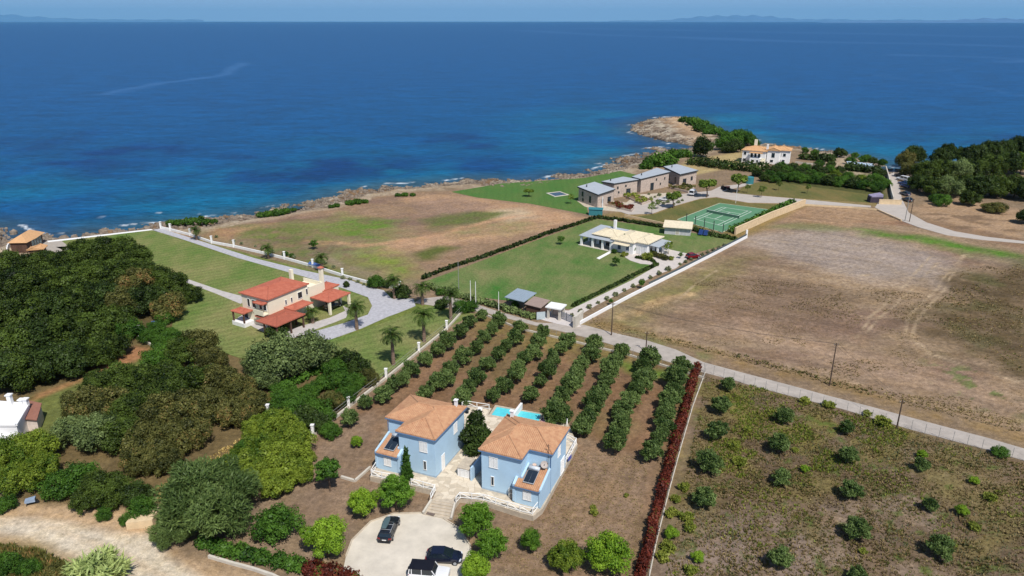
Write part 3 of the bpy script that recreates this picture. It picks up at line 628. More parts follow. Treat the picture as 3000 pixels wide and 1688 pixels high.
# ------------------------------------------------------------------ foliage
def leaf_mesh(name, lumps, n, size, seed, m, aspect=1.5, core=0.18, droop=0.0, up=0.25, spiky=False):
    """lumps: list of (cx,cy,cz,rx,ry,rz); a crown of many small leaf-clump faces"""
    rng = np.random.default_rng(seed); L = np.array(lumps, float)
    msz = float(np.max(L[:, 3]))*1.6
    area = (L[:, 3]*L[:, 4]+L[:, 4]*L[:, 5]+L[:, 3]*L[:, 5]); pr = area/area.sum()
    N = int(n*1.6); k = rng.choice(len(L), N, p=pr)
    d = rng.normal(size=(N, 3)); d /= np.linalg.norm(d, axis=1)[:, None]
    rad = np.where(rng.random(N) < core, rng.uniform(0.5, 0.8, N), rng.uniform(0.82, 1.06, N))
    p = L[k, :3]+d*L[k, 3:]*rad[:, None]
    # drop faces buried inside other lumps
    bur = np.zeros(N, bool)
    for j in range(len(L)):
        q = (p-L[j, :3])/L[j, 3:]; bur |= ((q**2).sum(1) < 0.62) & (k != j)
    keep = np.where(~bur)[0][:n]; p = p[keep]; d = d[keep]; k = k[keep]; n = len(keep)
    rad = rad[keep]
    ph = rng.uniform(0, 6, 6)
    w_ = 0.10*np.sin(p[:, 0]*7/msz+ph[0])*np.sin(p[:, 1]*6/msz+ph[1])+0.10*np.sin(p[:, 2]*8/msz+p[:, 0]*5/msz+ph[2])*np.sin(p[:, 1]*9/msz+ph[3])
    p = p+d*(w_*msz*0.9+rng.normal(size=n)*0.035*msz)[:, None]
    nr = d/np.array([1, 1, 1])+rng.normal(size=(n, 3))*0.6; nr[:, 2] += up
    nr /= np.linalg.norm(nr, axis=1)[:, None]
    a = np.cross(nr, rng.normal(size=(n, 3))); a /= np.linalg.norm(a, axis=1)[:, None]+1e-9
    if spiky: a = d*0.8+np.array([0, 0, 0.35])+rng.normal(size=(n, 3))*0.35; a -= nr*(a*nr).sum(1)[:, None]*0.6; a /= np.linalg.norm(a, axis=1)[:, None]
    b_ = np.cross(nr, a); b_ /= np.linalg.norm(b_, axis=1)[:, None]+1e-9
    s = size*rng.uniform(0.6, 1.4, n)*np.where(rad < 0.81, 1.7, 1.0)
    A = a*(s*aspect*0.5)[:, None]; B = b_*(s*0.5)[:, None]
    co = np.stack([p-A-B*0.55, p-A*0.1+B*-1.0, p+A, p-A*0.1+B], 1)   # pointed, uneven leaf clump
    lt = rng.random(len(L))*0.5
    tint = np.clip(lt[k]+rng.random(n)*0.5, 0, 1)
    me = bpy.data.meshes.new(name)
    me.vertices.add(n*4); me.vertices.foreach_set('co', co.reshape(-1).astype(np.float32))
    me.loops.add(n*4); me.loops.foreach_set('vertex_index', np.arange(n*4, dtype=np.int32))
    me.polygons.add(n); me.polygons.foreach_set('loop_start', np.arange(0, n*4, 4, dtype=np.int32))
    me.polygons.foreach_set('loop_total', np.full(n, 4, np.int32)); me.update()
    at = me.attributes.new('tint', 'FLOAT', 'POINT'); at.data.foreach_set('value', np.repeat(tint, 4).astype(np.float32))
    me.materials.append(m); return me

def lumps_round(seed, nl, R=1.0, flat=0.8, cz=0.9, lr=(0.3, 0.5), spread=0.76):
    r = random.Random(seed); out = [(0, 0, cz, R*0.62, R*0.62, R*0.6*flat)]
    for i in range(nl):
        th = 2*pi*(i*0.381966)+r.uniform(-.3, .3); ph = math.acos(1-1.45*(i+0.5)/nl)
        q = R*spread*r.uniform(0.82, 1.12); s = R*r.uniform(*lr)
        if r.random() < 0.12: continue
        out.append((q*sin(ph)*cos(th), q*sin(ph)*sin(th), cz+q*cos(ph)*flat, s, s, s*0.85))
    ext = max(max(sqrt(l[0]**2+l[1]**2)+l[3]*0.9 for l in out), 1e-3); k = TARGET[0]/ext
    return [(l[0]*k, l[1]*k, (l[2]-cz)*k+cz, l[3]*k, l[4]*k, l[5]*k) for l in out]
TARGET = [1.05]

_K = K
def K(r, g, b, k=1): return _K(r*1.03, g*1.02, b*0.86, 1.2)
LM = dict(
 maquis=leafmat('maquis_leaf', K(20,34,13,1), K(80,98,46,1)),
 dark=leafmat('dark_leaf', K(18,30,14,1), K(64,82,42,1)),
 brown=leafmat('brownish_leaf', K(46,52,28,1), K(106,106,66,1), third=K(136,108,78,1)),
 grey=leafmat('greyish_leaf', K(42,58,36,1), K(112,128,90,1)),
 olive=leafmat('olive_leaf', K(46,68,36,1), K(110,130,86,1), 0.3),
 yellow=leafmat('yellow_green_leaf', K(52,78,24,1), K(118,134,54,1)),
 citrus=leafmat('citrus_leaf', K(44,78,22,1), K(108,146,56,1), 0.35),
 bright=leafmat('bright_leaf', K(66,102,24,1), K(136,166,60,1), 0.35),
 garden=leafmat('garden_leaf', K(30,58,20,1), K(78,112,46,1)),
 tamarisk=leafmat('tamarisk_leaf', K(66,86,50,1), K(118,138,92,1), 0.35),
 red=leafmat('red_hedge_leaf', K(60,27,24,1), K(112,52,46,1), third=K(76,86,42,1), tpos=0.8),
 palm=leafmat('palm_leaf', K(24,40,18,1), K(80,102,50,1)),
 cypress=leafmat('cypress_leaf', K(26,52,22,1), K(66,98,44,1)),
 pinel=leafmat('pine_leaf', K(50,72,28,1), K(110,130,60,1)),
 weed=leafmat('weed_leaf', K(84,100,40,1), K(136,142,74,1)),
 drybrown=leafmat('dry_brown_leaf', K(100,86,70,1), K(150,134,110,1)),
 straw=leafmat('dry_grass_leaf', K(122,96,60,1), K(190,168,124,1)),
 silver=leafmat('silver_leaf', K(88,96,82,1), K(140,146,128,1)),
 reed=leafmat('reed_leaf', K(92,112,70,1), K(164,178,132,1)),
)
K = _K
m_trunk = mat('trunk_bark', K(112,94,78), 0.95, 0.25, 4, 0.5, 12)
m_palmtrunk = mat('palm_trunk_bark', K(134,112,96), 0.95, 0.25, 6, 0.8, 10)

def trunk_mesh(name, h, r, seed, limbs=4, m=None):
    rr = random.Random(seed); mb = MB(); pts = [(0, 0, -0.1)]
    for i in range(1, 4): pts.append((rr.uniform(-.08, .08)*i*h/3, rr.uniform(-.08, .08)*i*h/3, h*i/3))
    for i in range(3): mb.tube(pts[i], pts[i+1], r*(1-0.2*i), r*(0.8-0.2*i), 7, caps=(i == 2))
    for k in range(limbs):
        a = 2*pi*k/limbs+rr.uniform(-.4, .4); s = pts[2] if k % 2 else pts[3]
        mb.tube(s, (s[0]+cos(a)*h*0.6, s[1]+sin(a)*h*0.6, s[2]+h*0.5), r*0.45, r*0.15, 5, caps=False)
    return mb.mesh(name, m or m_trunk)
# kind: (leaf material, crown centre height in crown radii, lumps, leaf count, leaf size, trunk height, trunk radius)
KINDS = {}
BIG = ('maquis','dark','brown','grey','yellow','tamarisk','garden','gardendark')
def kind(key, matk, cz, n, size, th=0.5, tr=0.07, nl=16, flat=0.85, lr=(0.24, 0.46), variants=3, aspect=1.5, spiky=False, spread=0.76, core=0.18):
    TARGET[0] = 1.02 if key == 'yellow' else 1.16 if key in BIG else (0.98 if key == 'olive' else 1.05)
    KINDS[key] = dict(cz=cz, items=[(leaf_mesh('crown', lumps_round(hash_(key)+v, nl, 1.0, flat, cz, lr, spread), n, size, hash_(key)*7+v, LM[matk], aspect, core=core, spiky=spiky),
                                     trunk_mesh('trunk', th, tr, hash_(key)+v)) for v in range(variants)])
def hash_(s): return sum(ord(c)*(i+3) for i, c in enumerate(s)) % 9973
kind('maquis', 'maquis', 0.75, 11000, 0.052, 0.4, 0.05, 30, 0.8, (0.2, 0.36), 4)
kind('dark', 'dark', 0.75, 8500, 0.062, 0.4, 0.05, 30, 0.8, (0.2, 0.36), 3)
kind('brown', 'brown', 0.75, 9000, 0.055, 0.4, 0.05, 32, 0.8, (0.2, 0.34), 3)
kind('grey', 'grey', 0.8, 9000, 0.052, 0.4, 0.05, 34, 0.85, (0.2, 0.34), 2)
kind('yellow', 'yellow', 0.75, 12000, 0.045, 0.4, 0.05, 30, 0.8, (0.2, 0.34), 3)
kind('meadow', 'maquis', 0.65, 6000, 0.055, 0.3, 0.05, 18, 0.85, (0.25, 0.42), 2)
kind('garden', 'garden', 0.65, 6000, 0.058, 0.3, 0.05, 18, 0.8, (0.25, 0.42), 3)
kind('gardendark', 'dark', 0.65, 2600, 0.10, 0.3, 0.05, 18, 0.8, (0.25, 0.42), 2)
kind('olive', 'olive', 1.0, 3000, 0.08, 0.6, 0.10, 15, 1.05, (0.18, 0.42), 10, 1.9, True)
kind('citrus', 'citrus', 1.15, 9000, 0.05, 0.75, 0.07, 22, 1.0, (0.24, 0.4), 3)
kind('bright', 'bright', 1.05, 9000, 0.05, 0.7, 0.07, 22, 1.0, (0.24, 0.4), 3)
kind('lollipop', 'garden', 1.9, 2600, 0.10, 1.3, 0.08, 20, 0.95, (0.26, 0.42), 2)
kind('tamarisk', 'tamarisk', 0.8, 26000, 0.022, 0.4, 0.05, 26, 0.75, (0.24, 0.42), 1, 4.5, True)
kind('pine', 'pinel', 1.9, 1800, 0.13, 1.6, 0.09, 14, 0.6, (0.3, 0.48), 2)
kind('thin', 'pinel', 2.0, 420, 0.13, 1.9, 0.05, 9, 1.1, (0.22, 0.36), 2, core=0.05)
kind('sapling', 'garden', 1.6, 700, 0.13, 1.4, 0.05, 10, 1.1, (0.22, 0.36), 2)
kind('shrub', 'weed', 0.6, 700, 0.15, 0.2, 0.04, 9, 0.9, (0.3, 0.5), 2, 2.0, True)
kind('silver', 'silver', 0.6, 500, 0.16, 0.2, 0.04, 8, 0.9, (0.3, 0.5), 2, 2.0, True)
kind('mastic', 'garden', 0.35, 1200, 0.12, 0.1, 0.03, 12, 0.5, (0.3, 0.5), 2)
kind('reed', 'reed', 0.7, 1600, 0.07, 0.2, 0.04, 9, 1.2, (0.3, 0.5), 1, 7.0, True)
TR = random.Random(77)
def plant(key, x, y, r, name, label, cat, group=None, sq=1.0, f=A25, wide=None):
    """crown centre pixel and crown radius in survey pixels -> a tree standing on the ground there"""
    px, py = f(x, y); fs = (f(1, 0)[0]-f(0, 0)[0])
    kd = KINDS[key]; rw = r*fs/ppm(px, py, 2.0)
    for _ in range(2): rw = r*fs/ppm(px, py, kd['cz']*rw*sq)
    X0, Y0 = P(px, py, kd['cz']*rw*sq)
    t = thing(name, label, cat, (X0, Y0, 0), TR.uniform(0, 6.28), group, (rw*(wide or 1), rw, rw*sq))
    cm, tm = TR.choice(kd['items'])
    link_mesh('crown', cm, t); link_mesh('trunk', tm, t)
    return t
def row(key, pts, name, what, where, cat='tree', group=None, sq=1.0, f=A25):
    """a row of look-alikes, labelled from left to right"""
    for i, p in enumerate(sorted(pts, key=lambda q: q[0])):
        lab = '%s, %s from the left %s' % (what, ORD[i], where) if len(pts) > 1 else '%s %s' % (what, where)
        plant(p[3] if len(p) > 3 else key, p[0], p[1], p[2], name, lab, cat, group, sq*(p[4] if len(p) > 4 else 1), f)

# woods on the left
row('maquis', [(10,668,44),(62,672,40),(108,662,40),(152,668,42),(200,640,42),(252,632,44),(300,630,42),(342,648,38),(362,676,26)], 'evergreen_tree', 'dark maquis tree', 'on the seaward edge of the left wood', group='trees of the left wood')
row('maquis', [(18,722,52,'dark'),(75,728,50),(130,712,48),(185,706,50),(240,694,50),(292,690,48),(345,712,40,'brown'),(395,700,38),(440,716,40),(480,742,26)], 'evergreen_tree', 'dense evergreen tree', 'in the second row of the left wood', group='trees of the left wood')
row('maquis', [(8,800,58),(70,790,56),(135,778,54,'dark'),(195,765,54),(255,752,52,'dark'),(318,760,48,'brown'),(372,758,46,'dark'),(425,772,42,'brown')], 'evergreen_tree', 'domed evergreen', 'across the middle of the left wood', group='trees of the left wood')
row('maquis', [(30,868,60),(100,855,58,'dark'),(165,840,58),(228,828,54),(282,812,50),(325,828,34,'garden')], 'evergreen_tree', 'tall evergreen', 'in the left wood, fourth row back', group='trees of the left wood')
row('dark', [(5,935,58),(60,935,58,'maquis'),(120,918,54),(180,905,52),(235,888,48,'maquis'),(285,872,40,'maquis')], 'evergreen_tree', 'deep-shaded evergreen', 'along the near edge of the left wood', group='trees of the left wood')
row('garden', [(372,846,24),(395,826,22),(408,862,26),(432,842,22),(415,800,22)], 'garden_shrub', 'leafy green shrub', 'between path wall and lawn', 'shrub')
# middle wood
row('maquis', [(395,905,38,'garden'),(452,885,44),(500,868,48,'brown'),(535,905,36,'brown'),(420,945,46)], 'evergreen_tree', 'broad evergreen', 'on the lawn side of the middle wood', group='trees of the middle wood')
row('maquis', [(245,965,40),(300,950,48),(362,962,52),(430,985,50),(490,960,52),(552,955,48,'brown'),(600,978,44,'brown'),(640,1010,38,'brown')], 'evergreen_tree', 'rounded evergreen', 'in the back of the middle wood', group='trees of the middle wood')
row('brown', [(212,1020,52),(275,1022,52),(338,1030,54,'maquis'),(405,1040,56,'brown'),(470,1030,52),(530,1025,50,'brown'),(588,1040,42),(620,1052,30)], 'evergreen_tree', 'brownish bushy tree', 'in the middle wood, centre row', group='trees of the middle wood')
row('brown', [(180,1085,46,'grey'),(240,1090,54,'grey'),(305,1095,52,'maquis'),(365,1110,56,'brown'),(430,1105,54),(485,1090,44),(350,1160,44),(415,1155,42)], 'evergreen_tree', 'mottled bushy tree', 'on the middle wood near side', group='trees of the middle wood')
row('grey', [(700,905,72),(778,888,62)], 'bay_tree', 'big grey-green tree', 'between lawn and garden', sq=0.95)
row('grey', [(648,912,38),(668,950,40)], 'bay_tree', 'smaller grey-green tree', 'below the big pair')
row('yellow', [(650,1080,44),(700,1072,54),(738,1110,52),(668,1135,60),(722,1160,60),(598,1158,42),(640,1190,50),(692,1215,46),(752,1190,40),(618,1128,30,'garden'),(742,1150,34),(700,1045,30,'meadow'),(768,1150,26)], 'carob_tree', 'yellow-green tree', 'in the clump by the blue houses', group='yellow-green trees')
row('garden', [(598,1175,30),(560,1172,28)], 'carob_tree', 'small green tree', 'beside the yellow-green clump')
# lower left trees
row('yellow', [(28,1140,62),(95,1125,52),(40,1205,52),(105,1178,44)], 'fig_tree', 'olive-yellow tree', 'before the white flat-roofed house', group='trees by the white flat-roofed house')
row('maquis', [(150,1222,42,'garden'),(200,1205,48,'garden'),(248,1225,50,'maquis'),(292,1240,44),(345,1245,36,'dark'),(212,1262,36)], 'evergreen_tree', 'bushy green tree', 'in the clump above the dirt road', group='trees above the dirt road')
row('garden', [(360,1278,34),(262,1293,20),(318,1308,18),(15,1268,24)], 'round_bush', 'rounded bush', 'along the dirt road upper edge', 'shrub', sq=1.1)
plant('tamarisk', 512, 1262, 118, 'tamarisk_tree', 'huge feathery grey-green tree spreading beside the dirt road', 'tree', sq=0.85)
plant('tamarisk', 432, 1330, 50, 'tamarisk_tree', 'smaller feathery tree at the lower left of the huge one', 'tree', sq=0.95)
plant('garden', 700, 1322, 56, 'pine_tree', 'green pine-like tree between the hedge and the bright bushes', 'tree', sq=1.0)
plant('reed', 250, 1440, 62, 'reed_clump', 'clump of pale reeds at the near edge of the dirt road', 'reeds', sq=0.9)
row('garden', [(20,1420,34),(75,1430,26),(140,1440,24,'brown')], 'roadside_bush', 'tangled bush', 'below the dirt road', 'shrub')
# yard trees
plant('lollipop', 825, 1182, 35, 'ornamental_tree', 'small round-headed tree on a thin trunk left of the blue houses', 'tree', sq=0.95)
plant('citrus', 995, 1237, 47, 'citrus_tree', 'round green tree beside the cypress and the steps', 'tree')
plant('bright', 911, 1262, 41, 'citrus_tree', 'bright green tree left of the round one, above the estate car', 'tree')
plant('bright', 820, 1350, 58, 'citrus_tree', 'bright green bushy tree at the left rim of the car park', 'tree')
plant('citrus', 1198, 1308, 48, 'citrus_tree', 'leafy green tree at the right rim of the car park below the railing', 'tree')
plant('citrus', 1236, 1370, 44, 'citrus_tree', 'leafy green tree right beside the dark hatchback', 'tree')
plant('bright', 1193, 1428, 40, 'citrus_tree', 'bright green tree at the bottom edge beside the white off-roader', 'tree')
plant('citrus', 1337, 1358, 27, 'young_tree', 'young green tree with a thin trunk alone on the bare ground', 'tree', sq=1.2)
plant('yellow', 1425, 1400, 46, 'fruit_tree', 'yellow-green sparse tree at the bottom, left of the fuller one', 'tree', sq=1.2)
plant('bright', 1528, 1392, 62, 'fruit_tree', 'large yellow-green tree at the bottom between the yard and the red hedge', 'tree', sq=0.9)
plant('garden', 833, 1085, 26, 'young_bush', 'green bush beside the low wall above the left blue house', 'shrub')
plant('bright', 897, 1110, 17, 'young_bush', 'small light green bush on the bare ground left of the blue houses', 'shrub')
row('shrub', [(1300,1180,10),(1494,1288,12),(1492,1276,8),(1575,1246,7)], 'weed_tuft', 'weed tuft', 'on bare ground by the blue houses', 'weed')
# dark tree between the two blue houses: a leaning broad cone
lum = [(0.1*sin(i), 0.1*cos(i*2.1), 0.45+i*0.27, 0.62*(1-i/11)+0.16, 0.62*(1-i/11)+0.16, 0.3) for i in range(9)]+[(0.62*cos(a), 0.62*sin(a), 0.5+0.5*(i%3)*0.7, 0.42, 0.42, 0.5) for i, a in enumerate((0,.7,1.4,2.1,2.8,3.5,4.2,4.9,5.6))]
X0, Y0 = P(1398, 1320, 0.8)
t = thing('conifer_tree', 'dark green cone-shaped tree between the two blue houses', 'tree', (X0, Y0, 0.8), 0, None, 2.4)
link_mesh('crown', leaf_mesh('crown', lum, 6000, 0.1, 5, LM['dark']), t); link_mesh('trunk', trunk_mesh('trunk', 0.5, 0.08, 3), t)
# cypress beside the left blue house
def cypress(x, y, h, r, label, z=0.0, n=1600):
    X0, Y0 = P(x, y, z); lum = [(0, 0, h*(0.08+0.1*i), r*(1-0.092*i)+0.06, r*(1-0.092*i)+0.06, h*0.09) for i in range(10)]
    t = thing('cypress_tree', label, 'tree', (X0, Y0, z)); link_mesh('crown', leaf_mesh('crown', lum, n, r*0.28, int(x), LM['cypress'], 2.0, spiky=True), t)
    link_mesh('trunk', trunk_mesh('trunk', h*0.12, r*0.15, 1, 0), t)
cypress(1193, 1404, 4.6, 0.72, 'slim dark cypress in front of the left blue house', 0.8)
cypress(1816, 730, 3.0, 0.5, 'left one of the two slim cypresses at the porch corner of the white house', 0, 500)
cypress(1827, 728, 4.0, 0.5, 'right and taller of the two slim cypresses at the porch corner of the white house', 0, 500)
cypress(1879, 724, 3.4, 0.45, 'lone slim cypress against the right wing of the white house', 0, 500)

# olive grove: rows as they run from the lane down to the houses
Z1 = Zf(1000, 880, .2139); Z2 = Zf(1500, 930, .2139); Z3 = Zf(1000, 1125, .3885)
OR = [
 [Z1(*p) for p in [(1920,200),(1760,290),(1620,420),(1460,540),(1310,665),(1150,800),(960,940),(840,1080),(710,1150),(580,1290),(330,1390)]]+[(1023,1225)],
 [Z1(*p) for p in [(2160,270),(2060,395),(1950,500),(1840,640),(1670,760),(1500,920),(1430,1060),(1300,1110),(1150,1260)]],
 [Z1(*p) for p in [(2440,370),(2380,500),(2260,610),(2150,730),(2000,870),(1870,1040),(1750,1190),(1660,1330)]],
 [Z2(*p) for p in [(430,200),(360,330),(290,480),(170,560),(90,680)]]+[Z1(*p) for p in [(2390,1000),(2230,1160),(2080,1290)]],
 [Z2(*p) for p in [(760,310),(680,420),(560,560),(480,710),(400,870),(260,1060)]],
 [Z2(*p) for p in [(1130,350),(1090,490),(940,640),(880,790),(800,930),(690,1070),(600,1210),(560,1340),(700,1330)]],
 [Z2(*p) for p in [(1500,450),(1410,600),(1330,720),(1290,880),(1230,1030),(1130,1130),(1090,1290),(1020,1420)]]+[(1703,1253)],
 [Z2(*p) for p in [(1890,560),(1790,670),(1850,800),(1780,880),(1700,1010),(1610,1120),(1540,1240),(1500,1370)]]+[(1820,1250),(1804,1290)],
 [Z2(*p) for p in [(2340,660),(2230,790),(2260,870),(2220,1010),(2160,1120),(2130,1240),(2090,1360)]]+[(1946,1250),(1932,1283),(1908,1322)],
]
rowword = ['in the row by the boundary wall','in row two from the boundary wall','in row three from the boundary wall','in row four from the boundary wall','in the middle row of the grove','in row four from the red hedge','in row three from the red hedge','in row two from the red hedge','in the row by the red hedge']
idf = lambda x, y: (x, y)
for i, rr in enumerate(OR):
    rr = sorted(rr, key=lambda p: p[1])
    for j, p in enumerate(rr):
        px = 26+6*(p[1]-950)/300; px *= (0.85+0.3*((i*7+j*13) % 10)/10)*(1.12 if i > 4 else 1.0)
        plant('olive', p[0], p[1], px, 'olive_tree', 'olive tree, %s from the lane %s' % (ORD[j], rowword[i]), 'tree', 'olive trees planted in rows', 0.85+0.35*((i*5+j*11) % 9)/9, idf, 0.88+0.24*((i*3+j*7) % 8)/8)
# young olives in the lower right field
row('olive', [(1832,965,21),(1815,1018,29),(1802,1082,30),(1785,1162,36),(1773,1252,34)], 'young_olive_tree', 'young olive tree', 'in the file nearest the red hedge', group='young olive trees in the weedy field', sq=0.9)
row('olive', [(1973,1045,26),(1960,1115,31),(1965,1200,26),(1960,1403,34)], 'young_olive_tree', 'young olive tree', 'in the second file from the red hedge', group='young olive trees in the weedy field', sq=0.9)
row('olive', [(2130,1075,22),(2135,1144,28),(2143,1232,31),(2158,1330,35),(2160,1445,26)], 'young_olive_tree', 'young olive tree', 'in the third file from the red hedge', group='young olive trees in the weedy field', sq=0.9)
row('olive', [(2318,1168,22),(2338,1268,22),(2368,1378,36)], 'young_olive_tree', 'young olive tree', 'in the file farthest from the red hedge', group='young olive trees in the weedy field', sq=0.9)
row('shrub', [(2025,1008,15),(2085,1018,16),(2220,1060,20),(2180,1040,12),(2515,1137,20,'garden')], 'roadside_shrub', 'green shrub', 'on the near edge of the lane', 'shrub', sq=0.8)
row('shrub', [(2024,1178,13,'bright'),(2320,1142,14,'bright'),(2420,1283,17,'bright'),(2450,1208,14,'bright'),(2450,1325,16),(2000,1132,10),(2490,1250,16),(1850,1120,16),(1860,1160,18),(2170,1385,11),(1880,1080,12)], 'field_shrub', 'bright weed clump', 'in the weedy field', 'shrub', sq=0.8)
row('shrub', [(1722,1225,16),(1700,1255,14),(1690,1290,18),(1728,1300,18),(1735,1325,18),(1688,1340,20,'bright'),(1680,1375,20),(1755,1400,18,'bright'),(1668,1400,20),(1740,1435,18)], 'hedge_side_shrub', 'yellow-green shrub', 'beside the red hedge', 'shrub', sq=0.9)

# garden between the middle wood and the low wall
row('garden', [(872,905,32,'gardendark'),(905,928,30,'gardendark'),(842,930,30),(925,950,26,'brown'),(892,962,26),(862,958,28),(815,965,28),(780,985,26),(745,1000,26),(710,985,30),(705,1010,28)], 'garden_shrub', 'dense shrub', 'in the far part of the walled garden', 'shrub', 'garden shrubs')
row('garden', [(735,1035,34),(770,1050,36,'gardendark'),(800,1030,34),(835,1010,30,'brown'),(865,1000,28),(800,1065,30,'gardendark'),(760,1020,28),(692,1040,26),(820,1045,24),(880,985,20)], 'garden_shrub', 'leafy shrub', 'in the near part of the walled garden', 'shrub', 'garden shrubs')
# coast scrub
row('mastic', [(428,560,12),(450,560,14),(474,557,16),(498,554,18),(520,557,14),(538,557,10),(656,541,12),(676,538,15),(698,535,16),(720,531,14),(738,528,9),(832,520,9),(846,517,10),(880,511,12),(898,508,14),(918,507,11),(1000,491,9),(1018,490,10),(1038,490,9)], 'mastic_bush', 'wind-cut bush', 'on the shore of the brown field', 'shrub', 'bushes along the shore')
row('mastic', [(1670,405,34),(1640,408,24),(1700,388,24),(1625,418,18),(1765,372,22,'gardendark',1.6),(1720,388,20),(1785,365,14)], 'mastic_bush', 'dark coastal bush', 'at the root of the headland', 'shrub', 'bushes along the shore')
row('mastic', [(1725,302,18,'mastic'),(1745,306,20),(1765,312,20),(1785,322,18),(1800,330,20),(1820,338,18),(1838,345,20),(1855,352,18,'garden'),(1760,322,18),(1780,332,16)], 'headland_bush', 'low bush', 'on the spine of the rocky headland', 'shrub', 'bushes on the headland', sq=0.9)
row('garden', [(1822,362,22),(1842,352,22),(1862,345,22),(1882,352,20),(1896,360,14),(1832,372,18,'gardendark'),(1850,368,20,'gardendark')], 'fig_tree', 'dense green tree', 'behind the two-block villa', group='trees behind the two-block villa', sq=1.1)
# field trees
plant('sapling', 787, 612, 13, 'young_tree', 'small dark tree alone in the brown field', 'tree', sq=0.75)
plant('pine', 1330, 480, 12, 'lawn_tree', 'dark round tree on the sea-side estate lawn', 'tree', sq=0.7)
plant('thin', 1436, 496, 10, 'lawn_tree', 'small tree by the corner of the nearest stone house', 'tree', sq=0.9)
row('pine', [(1695,492,20),(1780,462,22),(1858,450,22),(1640,520,12,'thin'),(1916,476,13,'thin'),(1655,510,10,'thin')], 'umbrella_pine', 'bare-trunked pine', 'around the stone house courtyard', group='pines by the stone houses', sq=0.85)
row('thin', [(1960,462,9),(2032,470,9),(1880,470,8)], 'roadside_sapling', 'thin sapling', 'on the lawn beyond the estate road', 'tree')
row('sapling', [(1411,601,11),(1548,655,12),(1578,622,8,'shrub'),(1628,646,15,'shrub'),(1682,618,14,'thin'),(1640,602,9,'thin')], 'lawn_tree', 'small tree', 'around the white house lawn and forecourt', sq=0.85)
row('sapling', [(1614,712,9),(1537,757,7),(1298,845,0.1) if False else (1711,640,7)], 'drive_tree', 'tiny dark tree', 'standing along the white house driveway')
row('garden', [(1290,768,9),(1295,640,5)] if False else [(1296,766,10)], 'lawn_bush', 'small pointed bush', 'beside the grey carport', 'shrub')
row('mastic', [(1588,628,14,'garden'),(1570,640,10,'shrub'),(1545,632,8,'garden')] , 'flower_bed_shrub', 'leafy shrub', 'at the porch corner of the white house', 'shrub', sq=0.9)
row('brown', [(1650,640,9),(1662,644,9),(1674,648,9),(1640,636,8,'shrub'),(1688,650,8,'shrub')], 'flower_bed_shrub', 'reddish shrub', 'in the white house forecourt bed', 'shrub', sq=1.0)
# wood and gardens at the upper right
row('dark', [(2278,402,24,'brown'),(2300,392,24),(2368,396,24),(2385,384,22),(2420,392,22),(2455,388,24),(2490,380,26),(2525,378,24),(2560,368,26),(2590,372,26)], 'headland_tree', 'dark evergreen', 'on the sea edge of the right wood', group='trees of the far right wood', sq=1.15)
row('maquis', [(2290,428,24,'brown'),(2330,432,30),(2368,430,30),(2410,428,30,'grey'),(2450,425,30),(2495,420,32),(2535,412,32,'dark'),(2572,410,34,'yellow')], 'headland_tree', 'bushy evergreen', 'in the middle of the right wood', group='trees of the far right wood', sq=1.1)
row('maquis', [(2310,462,26,'dark'),(2345,470,30),(2385,470,32,'grey'),(2425,466,32),(2468,470,34,'dark'),(2512,470,36),(2556,470,36),(2590,480,34,'dark'),(2440,500,24),(2370,505,20,'garden'),(2352,500,14,'garden'),(2585,545,24,'dark')], 'headland_tree', 'spreading tree', 'on the near edge of the right wood', group='trees of the far right wood', sq=1.0)
plant('brown', 2502, 522, 30, 'brush_heap', 'heap of dead reddish brushwood at the edge of the far right wood', 'brushwood', sq=0.5)
row('garden', [(1935,440,16),(1962,444,17),(1990,447,17),(2020,450,17),(2050,452,17),(2082,455,18,'gardendark'),(2112,458,18),(2142,462,18,'gardendark'),(2172,466,18),(2202,470,20),(2225,462,16)], 'orchard_tree', 'orchard tree', 'in the near row of the orchard', group='orchard trees', sq=0.9)
row('garden', [(1950,425,14,'gardendark'),(1980,428,15),(2010,432,15,'gardendark'),(2040,436,14,'garden'),(2068,430,14,'gardendark'),(2100,438,14,'yellow'),(2132,442,14),(2165,448,14,'yellow'),(2200,448,16)], 'orchard_tree', 'orchard tree', 'in the middle row of the orchard', group='orchard trees', sq=0.9)
row('garden', [(2060,412,12),(2090,415,12,'gardendark'),(2114,385,16,'gardendark'),(2140,405,13),(2170,402,12),(2195,405,12,'gardendark'),(2220,410,12),(2085,395,10),(2050,384,10),(2025,378,9),(2150,392,10),(2180,396,9)], 'orchard_tree', 'dark tree', 'in the row behind the orchard', group='orchard trees', sq=1.0)

row('garden', [(1925,448,14,'gardendark'),(1948,452,14),(1975,438,14,'gardendark'),(2002,441,15),(2030,443,15,'gardendark'),(2060,446,16),(2092,448,15,'gardendark'),(2122,453,15),(2150,456,15,'gardendark'),(2185,459,16,'gardendark'),(2212,452,15),(2215,436,14,'gardendark'),(1965,417,13),(1995,420,14,'gardendark'),(2025,421,14),(2055,424,14,'gardendark'),(2085,426,14),(2112,427,13,'gardendark'),(1905,436,14,'gardendark')], 'orchard_tree', 'bushy tree', 'filling gaps in the orchard', group='orchard trees', sq=0.9)
